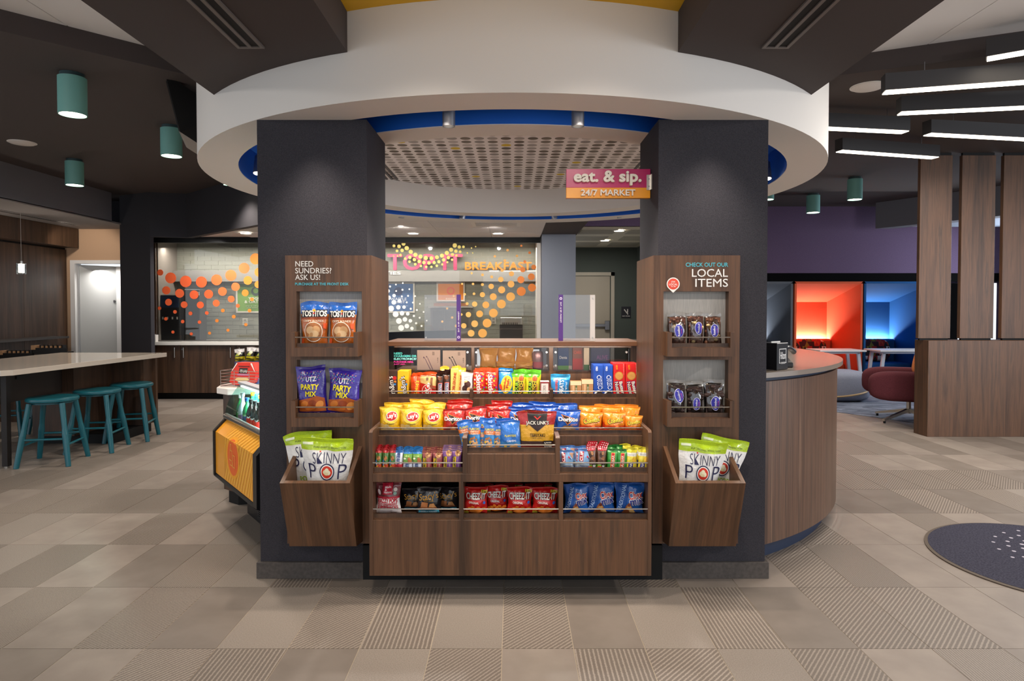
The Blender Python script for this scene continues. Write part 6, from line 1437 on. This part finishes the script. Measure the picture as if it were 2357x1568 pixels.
item('jerky', 1189, 1268, 945, YM + .03, zC2, 'red jerky pouch just behind the front one, showing its edge', 0, 1)
item('jerky', 1194.5, 1279, 947.5, YM, zC2, 'large red and yellow teriyaki jerky pouch in the raised middle tray', 0, 1, 0)

# ---- crisp shelf
zH2, YH = zH + .002, 3.405
kind('lays', 'potato_crisp_bag', 'crisp bag', 'bag', .055, [(.88, 'dfae12'), (1, 'e8be2c')], [('e', .06, .66, .40, .36, 'f2d24a'), ('e', .10, .64, .29, .21, 'f4efe4', 10), ('e', .10, .64, .27, .19, 'c62a26', 10), ('t', "Lay's", .10, .645, .46, .25, 'f8f4ea', 10, .03), ('t', 'Classic', .08, .36, .36, .09, '4a3f18', 3, .01), ('e', -.18, .18, .22, .15, 'e8cf8a', 30), ('e', .05, .13, .22, .13, 'f0dca0', -10), ('e', -.34, .24, .12, .14, 'd8b060', 50)], .08)
for a in ((884, 928, 927, YH + .10, 'yellow crisp bag top showing behind the first crisp bag', 0), (925, 972, 926, YH + .09, 'yellow crisp bag top showing behind the second crisp bag', 2), (937, 993, 919, YH + .16, 'yellow crisp bag at the very back with a slanting top', 6), (974, 1028, 927, YH + .09, 'yellow crisp bag top behind the third crisp bag', -2)):
    item('lays', a[0], a[1], a[2], a[3], zH2, a[4], 0, 2, a[5])
for a in ((871, 921, 936, YH, 'first yellow crisp bag beside the cabinet side', 2, 3), (918, 973, 938, YH, 'second yellow crisp bag in the front row', -1, 1), (971, 1022, 940, YH, 'third yellow crisp bag beside the red tortilla chips', -4, -2)):
    item('lays', a[0], a[1], a[2], a[3], zH2, a[4], a[5], 2, a[6])
dor = lambda tri, col: [('p', [(-.30, .80), (.30, .62), (-.05, .34)], tri), ('p', [(-.25, .765), (.24, .615), (-.045, .385)], '2c1512'), ('t', 'Doritos', 0, .585, .86, .19, '1a1214', 0, .055), ('t', 'Doritos', 0, .59, .84, .17, 'f4f2ee', 0, .03), ('t', 'NACHO' if col == 'r' else 'RANCH', .26, .36, .3, .06, 'f0d8c8' if col == 'r' else 'e8a878', 0, .01), ('e', 0, .14, .34, .18, '7a2a18' if col == 'r' else '8a6a4a'), ('p', [(-.2, .08), (.2, .06), (.0, .28)], 'c8742c' if col == 'r' else 'c09a5c')]
kind('dred', 'tortilla_crisp_bag', 'crisp bag', 'bag', .055, [(.9, 'c4281c'), (1, 'b02018')], dor('d8903c', 'r'), .09)
for a in ((1030, 1087, 919, YH + .17, 'red tortilla chip bag at the very back beside the yellow bags', 1), (1026, 1085, 926, YH + .11, 'red tortilla chip bag one row back beside the yellow bags', 1), (1129, 1178, 922, YH + .15, 'red tortilla chip bag at the back beside the blue ones', 2), (1118, 1174, 930, YH + .09, 'red tortilla chip bag one row back beside the blue ones', 0)):
    item('dred', a[0], a[1], a[2], a[3], zH2, a[4], 0, 2, a[5])
for a in ((1017, 1071, 941, YH, 'first red tortilla chip bag beside the yellow crisp bags', 0, 0), (1070, 1126, 937, YH + .012, 'second red tortilla chip bag, leaning, behind the peanuts', 0, -6), (1126, 1150, 943, YH + .03, 'narrow red tortilla chip bag edge behind the peanuts', 3, 0), (1134, 1176, 942, YH, 'red tortilla chip bag beside the blue ones behind the peanuts', 0, 0)):
    item('dred', a[0], a[1], a[2], a[3], zH2, a[4], a[5], 2, a[6])
kind('dblue', 'tortilla_crisp_bag', 'crisp bag', 'bag', .055, [(.9, '1f5cb8'), (1, '1a4ea6')], dor('e08a3c', 'b'), .09)
for a in ((1174, 1226, 927, YH + .17, 'blue tortilla chip bag at the back beside the red ones', 2), (1216, 1276, 925, YH + .18, 'blue tortilla chip bag highest at the back behind the jerky', 2), (1272, 1330, 928, YH + .13, 'blue tortilla chip bag one row back beside the orange puffs', 0), (1172, 1232, 936, YH + .08, 'blue tortilla chip bag one row back beside the red ones', -1), (1226, 1284, 934, YH + .09, 'blue tortilla chip bag one row back behind the jerky', 1)):
    item('dblue', a[0], a[1], a[2], a[3], zH2, a[4], 0, 2, a[5])
for a in ((1170, 1224, 942, YH, 'front blue tortilla chip bag mostly hidden by the jerky pouch', 0, 0), (1279, 1335, 943, YH, 'front blue tortilla chip bag beside the orange puffs', -2, 1)):
    item('dblue', a[0], a[1], a[2], a[3], zH2, a[4], a[5], 2, a[6])
kind('puffs', 'cheese_puff_bag', 'crisp bag', 'bag', .055, [(.30, 'd0391a'), (.36, 'dc5a1c'), (.9, 'ec8a1e'), (1, 'f09a2c')], [('t', 'Cheetos', 0, .60, .80, .25, '2a1a0c', 12, .07), ('t', 'Cheetos', 0, .605, .76, .21, 'f2d43a', 12, .02), ('t', 'crunchy', .10, .44, .34, .06, 'f4d8a0', 10, .01), ('e', -.1, .18, .3, .06, 'f08a2c', 25), ('e', .18, .15, .26, .055, 'e8741e', -20), ('e', .0, .08, .28, .05, 'f29a3a', 8)], .08)
for a in ((1332, 1386, 934, YH + .09, 'orange puff bag one row back beside the blue tortilla chips', 2), (1368, 1424, 931, YH + .14, 'orange puff bag at the back, in the middle of the puffs', 1), (1386, 1432, 936, YH + .06, 'orange puff bag one row back between the front pair', 0), (1414, 1466, 931, YH + .15, 'orange puff bag at the back beside the cabinet side', 3), (1436, 1473, 936, YH + .05, 'orange puff bag one row back beside the cabinet side', 2)):
    item('puffs', a[0], a[1], a[2], a[3], zH2, a[4], 0, 2, a[5])
for a in ((1332, 1386, 948, YH, 'front orange puff bag beside the blue tortilla chips, top folded', 2, 3), (1389, 1440, 948, YH, 'front orange puff bag in the middle of the row', 0, 1), (1436, 1478, 956, YH, 'front orange puff bag beside the cabinet side', -3, 2)):
    item('puffs', a[0], a[1], a[2], a[3], zH2, a[4], a[5], 2, a[6])

# ---- candy shelf
zA2, YA = zA + .001, 3.955
mm = lambda dark: [('t', "m&m's", .02, .44, 1.55, .52, dark, 98, .09), ('t', "m&m's", 0, .44, 1.5, .46, 'f2ece2', 98, .02), ('e', .30, .72, .17, .17, 'd02a2a' if dark == '2c1c16' else 'e8c020'), ('e', .34, .58, .10, .10, 'e8862c'), ('e', .32, .47, .09, .09, '3a8ad0')]
kind('mmb', 'candy_box', 'candy box', 'box', .11, [(1, '4a3228')], mm('2c1c16'))
kind('mmy', 'candy_box', 'candy box', 'box', .11, [(1, 'e8b820')], mm('3a2416'))
item('mmb', 891.5, 918, 852, YA + .04, zA2, 'brown candy box at the end of the candy shelf beside the cabinet side', 0, 0); item('mmy', 918.8, 944, 852, YA + .04, zA2, 'yellow candy box beside the brown one on the candy shelf', 0, 0)
kind('cups', 'peanut_butter_cup_pack', 'candy', 'bag', .03, [(1, 'dc4a1a')], [('t', "Reese's", .12, .40, 1.5, .40, 'f2cf2a', 82, .02), ('t', 'PEANUT BUTTER CUPS', -.22, .40, 1.2, .09, '3a1c10', 90, .0)], .08)
for r in range(2, -1, -1): item('cups', 945 + r * 3, 967 + r * 3, 863 - r * 2.5, YA - .02 + r * .04, zA2, 'orange peanut butter cup pack beside the yellow candy box' + RL[r], 0, 2)
kind('wafer', 'wafer_pack', 'candy', 'bag', .03, [(.62, 'c4261e'), (.90, 'd0b070'), (1, 'd8521f')], [('p', [(-.5, .62), (.5, .46), (.5, .68), (-.5, .72)], 'd0b070'), ('e', -.08, .26, .36, .30, 'f0e4d0', 75), ('e', -.08, .26, .33, .27, 'c4261e', 75), ('t', 'KitKat', -.06, .26, 1.0, .30, 'f6f0e8', 74, .03), ('p', [(.16, .50), (.30, .50), (.30, .82), (.16, .82)], '8a5636'), ('e', .23, .82, .07, .06, '7a4a2e'), ('p', [(-.10, .74), (.04, .74), (.04, .86), (-.10, .86)], '6a4a30'), ('p', [(.1, .44), (.5, .30), (.5, .40), (.16, .52)], '8a4a2a')], .05)
for r in range(2, -1, -1): item('wafer', 966 + r * 2, 1005 + r * 2, 862 - r * 3, YA - .02 + r * .045, zA2, 'red wafer pack with an ivory band beside the peanut butter cups' + RL[r], 0, 2)
kind('snick', 'chocolate_bar', 'candy', 'bag', .026, [(.80, '3a2218'), (1, '2a1712')], [('e', .0, .80, .30, .30, '6a3c22'), ('p', [(-.30, .0), (.36, .0), (.40, .60), (-.26, .60)], 'b83a2c'), ('p', [(-.24, .0), (.30, .0), (.34, .57), (-.20, .57)], 'e8e4e6'), ('p', [(-.20, .0), (.26, .0), (.30, .555), (-.16, .555)], '25316e'), ('t', 'SATISFIES', .05, .28, 1.5, .32, 'e8e6ea', 86, .03)], .10)
for r in range(2, -1, -1):
    item('snick', 1004 + r * 2, 1021 + r * 2, 861 - r * 4, YA - .02 + r * .035, zA2, 'brown chocolate bar in dark wrap beside the red wafer pack' + RL[r], 2, 2); item('snick', 1019 + r * 2, 1037 + r * 2, 858 - r * 4, YA - .02 + r * .035, zA2, 'brown chocolate bar in dark wrap beside the yellow prism bars' + RL[r], 0, 2)
kind('toble', 'prism_chocolate_bar', 'candy', 'box', .03, [(1, 'edc868')], [('t', 'TOBLERONE', .0, .48, 3.6, .36, 'c8401f', 86, .03), ('e', .0, .05, .22, .3, 'c07a3a')])
item('toble', 1054, 1066, 856, YA + .01, zA2, 'second yellow prism chocolate bar, half covered by the white patty pack', 0, 2, 0); item('toble', 1037, 1054, 849, YA - .015, zA2, 'front yellow prism chocolate bar standing beside the brown bars', 0, 2, 1)
kind('almb', 'peanut_candy_pack', 'candy', 'bag', .028, [(.86, 'd8941e'), (1, 'e6aa34')], [('t', 'PEANUT', 0, .5, .9, .3, '7a2a14', 80, .03)], .1)
for a, b, y, q, lb in ((1013, 1034, 843, .10, 'orange-yellow candy pack at the back behind the brown bars'), (1040, 1062, 842, .10, 'orange-yellow candy pack at the back behind the yellow prism bars'), (1054, 1072, 846, .06, 'orange-yellow candy pack behind the white patty pack')): item('almb', a, b, y, YA + q, zA2, lb, 0, 2)
kind('patty', 'peppermint_patty_pack', 'candy', 'bag', .03, [(1, 'dcd8d6')], [('t', 'peppermint', .05, .80, .6, .1, '4a4448', 8, .0), ('t', 'patties', .05, .72, .5, .1, '4a4448', 8, .0), ('e', .10, .50, .27, .27, '4a2c26'), ('e', -.06, .32, .27, .27, '38201c'), ('e', .22, .28, .14, .20, 'd8a878'), ('p', [(-.22, .62), (.1, .68), (.08, .60), (-.18, .56)], 'e8b880')], .05)
item('patty', 1058, 1087, 857, YA - .015, zA2, 'silver white patty pack beside the first shelf divider', -4, 3, 3)
kind('skit', 'fruit_candy_bag', 'candy', 'bag', .035, [(.9, 'cc2c1c'), (1, 'e04a26')], [('t', 'Skittles', -.05, .42, 1.7, .36, 'f6efe8', -86, .05)] + [('e', .30 + .1 * ((i * 31) % 7 - 3) / 3, .18 + .085 * i, .075, .075, ('e8c020', '4aa83a', '7a3a9a', 'e8862c', 'd82a2a')[i % 5]) for i in range(9)] + [('e', -.38, .2 + .15 * i, .06, .08, ('e8862c', '4aa83a', 'e8c020', 'f4e4d8')[i % 4], 30) for i in range(5)], .07)
for r in range(2, -1, -1):
    item('skit', 1089 + r * 2, 1118 + r * 2, 853 - r * 3, YA - .02 + r * .045, zA2, 'red fruit candy bag beside the first shelf divider' + RL[r], 2, 2); item('skit', 1116 + r * 1, 1146 + r * 1, 853 - r * 3, YA - .02 + r * .045, zA2, 'red fruit candy bag beside the blue fish candy' + RL[r], -2, 2)
kind('fish', 'fish_candy_bag', 'candy', 'bag', .035, [(.10, 'e0a02c'), (.88, '2d8ccc'), (1, '2278b8')], [('e', .06, .46, .40, .62, 'f0d23a', -8), ('t', 'Swedish', -.08, .46, .95, .17, 'c22a2c', 82, .03), ('t', 'Fish', .14, .50, .6, .18, 'c22a2c', 82, .03), ('t', 'mini', .30, .50, .3, .1, '2a5ca8', 82), ('e', -.34, .36, .10, .2, 'd84a2c', 20)], .06)
item('fish', 1146, 1178, 847, YA + .045, zA2, 'yellow topped candy bag behind the blue fish candy', 3, 2, 2); item('fish', 1146, 1180, 853, YA - .015, zA2, 'blue and yellow fish candy bag beside the green sour candy', 0, 2, 2)
kind('sour', 'sour_candy_bag', 'candy', 'bag', .035, [(.80, 'd8d02c'), (1, '5cb02c')], [('p', [(-.36, .03), (-.06, .03), (-.02, .62), (-.30, .62)], '17170f'), ('t', 'SOUR', -.20, .34, .9, .22, 'a8d83a', 86, .04), ('p', [(.0, .03), (.28, .03), (.30, .62), (.04, .62)], '221a0f'), ('t', 'PATCH', .15, .34, .95, .20, 'f0c82a', 86, .04), ('e', .18, .76, .2, .17, 'd8562c'), ('e', -.2, .74, .17, .12, 'e0a82c'), ('t', 'KIDS', .34, .4, .5, .1, 'd24a5a', 80, .02)], .07)
for r in range(2, -1, -1):
    item('sour', 1178 + r * 2, 1211 + r * 2, 857 - r * 3.5, YA - .02 + r * .045, zA2, 'green topped sour candy bag beside the blue fish candy' + RL[r], 2, 2); item('sour', 1209 + r * 2, 1242 + r * 2, 858 - r * 3.5, YA - .02 + r * .045, zA2, 'green topped sour candy bag beside the mint tin' + RL[r], -1, 2)
kind('mint', 'mint_tin', 'mints', 'box', .06, [(1, 'e8dcd4')], [('p', [(-.5, 0), (-.40, 0), (-.40, .97), (-.5, .97)], '8a2a30'), ('p', [(.40, 0), (.5, 0), (.5, .97), (.40, .97)], '8a2a30'), ('p', [(-.40, .88), (.40, .88), (.40, .97), (-.40, .97)], '8a2a30'), ('t', 'ALTOIDS', -.05, .40, 1.15, .30, '7a6a68', 90, .0)])
item('mint', 1243, 1263.5, 877, YA - .005, zA2, 'white mint tin with a dark red border beside the second shelf divider', 0, 0)
kind('krisp', 'cereal_treat_pack', 'snack bar', 'bag', .035, [(.78, '1f7ab8'), (1, '3aa0d0')], [('t', 'RICE KRISPIES', -.22, .36, .95, .13, 'd84a3a', 86, .02), ('t', 'TREATS', .06, .38, .85, .22, 'eef4f8', 86, .03), ('t', 'original', .32, .40, .6, .14, 'cfe4f2', 84, .0)], .14)
for r in range(1, -1, -1): item('krisp', 1267 + r, 1311 + r, 864 - r * 3, YA - .015 + r * .05, zA2, 'blue cereal treat pack beside the second shelf divider' + RL[r], 0, 2)
kind('cake', 'cake_slice_pack', 'snack cake', 'box', .05, [(1, 'b8875a')], [('p', [(-.5, .74), (.5, .74), (.5, 1), (-.5, 1)], 'e8d2a8'), ('p', [(-.05, .10), (.12, .10), (.12, .72), (-.05, .72)], '5a6a3c'), ('p', [(-.32, .10), (-.14, .10), (-.14, .72), (-.32, .72)], 'd8b084'), ('t', 'CAKE', .03, .4, .5, .1, 'e8dcc0', 90)])
item('cake', 1312, 1337, 877, YA, zA2, 'clear wrapped golden cake slice beside the blue treat pack', 0, 0); item('cake', 1338, 1364, 873, YA, zA2, 'clear wrapped golden cake slice beside the blue cookie boxes', 0, 0)
kind('oreo', 'cookie_box', 'cookie box', 'box', .13, [(1, '1c4aa8')], [('t', 'OREO', .12, .44, 1.45, .42, 'f2f4f8', -83, .05), ('t', 'OREO', .12, .44, 1.40, .34, '2a62c0', -83, .0), ('e', .0, .06, .42, .42, 'e8eaf0'), ('e', .12, .04, .40, .36, '241c1c'), ('e', .12, .04, .24, .2, '3a2c2a'), ('t', 'OREO', -.18, .88, .45, .2, 'e8ecf4', -90, .04), ('t', 'CHOCOLATE SANDWICH COOKIES', .38, .45, 1.3, .08, 'd8e0f0', -83, .0)])
item('oreo', 1363, 1385, 838, YA + .045, zA2, 'blue cookie box beside the golden cake slices', 0, 0); item('oreo', 1385.5, 1406.5, 838, YA + .045, zA2, 'blue cookie box beside the red cookie boxes', 0, 0)
kind('nutter', 'cookie_box', 'cookie box', 'box', .13, [(1, 'cc1e1e')], [('e', -.02, .62, .36, .36, 'c08038'), ('e', -.02, .62, .30, .30, 'dca458')] + [('p', [(-.30, .62 + k * .035), (.26, .60 + k * .035), (.26, .606 + k * .035), (-.30, .626 + k * .035)], 'a8692c') for k in (-2, -1, 0, 1, 2)] +
     [('t', 'Nutter', -.16, .25, 1.1, .34, '1f2c7a', -78, .10), ('t', 'Nutter', -.16, .25, 1.05, .28, 'f4ead2', -78, .03), ('t', 'Butter', .20, .27, 1.1, .34, '1f2c7a', -78, .10), ('t', 'Butter', .20, .27, 1.05, .28, 'f4ead2', -78, .03), ('t', 'NEW', -.24, .88, .4, .16, 'e8a02c', -86, .02), ('t', 'peanut butter sandwich cookies', .34, .82, .95, .08, 'f0c8c0', -88, .0)])
item('nutter', 1408, 1434.5, 834.5, YA + .045, zA2, 'red cookie box beside the blue cookie boxes', 0, 0); item('nutter', 1435.5, 1463, 834.5, YA + .045, zA2, 'red cookie box at the end of the shelf against the cabinet side', 0, 0)
# ---- yellow bags lying in the glazed cabinet
kind('corn', 'corn_snack_bag', 'snack bag', 'bag', .05, [(1, 'dca032')], [('p', [(.2, .02), (.46, .02), (.40, .36)], 'e0b040'), ('t', 'CORN', -.2, .12, .3, .06, 'f0dca0')], .06)
zk_ = zw0 + .003
for a, b, y, q, zz, lb in ((1103, 1146, 800, 4.15, 0, 'yellow snack bag nearest the cable boxes behind the middle glass'), (1143, 1188, 802, 4.17, .03, 'yellow snack bag in the middle, resting on another, behind the middle glass'), (1186, 1229, 804, 4.17, .03, 'yellow snack bag nearest the steel can, resting on another, behind the middle glass'),
                           (1142, 1186, 832, 4.13, 0, 'flat yellow snack bag lying under the middle one behind the glass'), (1185, 1227, 832, 4.13, 0, 'flat yellow snack bag lying under the one by the steel can')):
    item('corn', a, b, y, q, zk_, lb, 0, 3, 0, dz=zz)
x_ = X(1238, 4.15, 830); cn = empty('drink_can', (x_, 4.16, zw0), 'pink and silver can behind the middle glass of the cabinet', 'can')
MB().lathe([(.001, .002), (.030, .002), (.034, .01), (.034, .10), (.028, .115), (.001, .113)], 24, (x_, 4.16, zw0)).build('can_body', mat('a88a94', .3, .5), cn, smooth=True)
MB().lathe([(.0345, .012), (.0345, .05)], 24, (x_, 4.16, zw0)).build('label_band', mat('b85a6a', .4), cn, smooth=True)
# ---- popcorn bags and carton on the side counter
bx = wb(.30, .30, 0); zq = .863
def cbox(a, b, z0, z1, y, d, hexc, name, label, catg):
    x0, x1 = XX(a, 860, y), XX(b, 860, y); o = MB().box(x0, x1, y, y + d, z0, z1).build(name, mat(hexc, .5), bevel=.002); return tag(o, label, catg)
Yq = 5.25; zt_ = ZZ(833, Yq)
cbox(540, 640, .863, zt_, Yq, .16, '3a3f66', 'snack_carton', 'dark blue snack carton behind the wire basket, carrying the yellow and black bags', 'box')
kind('smart', 'popcorn_pouch', 'popcorn bag', 'bag', .07, [(.34, 'd8c81e'), (.36, '3a3a20'), (.70, '1c1a16'), (1, 'd9d4d0')], [('t', 'smartfood', 0, .17, .8, .17, '22201a', -4, .03), ('p', [(-.3, .40), (.1, .40), (.3, .66), (-.1, .62)], 'b8c23a'), ('e', .12, .62, .18, .14, 'efe6c8')], .06)
for a, b, y, lb, ro in ((542, 566, 803, 'yellow and black popcorn bag nearest the wire basket on the carton', -6), (566, 589, 799, 'middle yellow and black popcorn bag on the carton', 4), (588, 616, 801, 'yellow and black popcorn bag beside the sundries pillar', 3)):
    item('smart', a, b, y, Yq + .07, zt_ + .001, lb, 0, 3, ro)
q_ = [(-1.83, 5.0, '6a86c8'), (-1.76, 5.03, '9fb6e0'), (-1.90, 4.98, 'd2c6cc')]
for i, (dx, hexc, lb) in enumerate(((.27, '4f74c4', 'small blue snack pack in the wire basket beside the red meal box'), (.36, 'b9cbe8', 'pale blue snack pack in the middle of the wire basket'), (.44, 'c47a86', 'pink snack pack in the wire basket near the pillar'))):
    c_ = wb(dx, .10, .012); B = Bag(.085, .085, .03, 40 + i); mb, _ = B.mesh([(1, hexc)]); o = mb.build('snack_pack', [foil(hexc)], smooth=True)
    pm, pms = printed([('e', 0, .045, .022, .016, 'eef0f4'), ('t', 'snack', 0, .045, .032, .01, '5a5a6a')], B.pt, .012); pm.build('printed_front', pms, o, fix=False)
    o.location = c_; o.rotation_euler = (R(-35), 0, R(-14)); tag(o, lb, 'snack pack', 'snack packs in the wire basket')
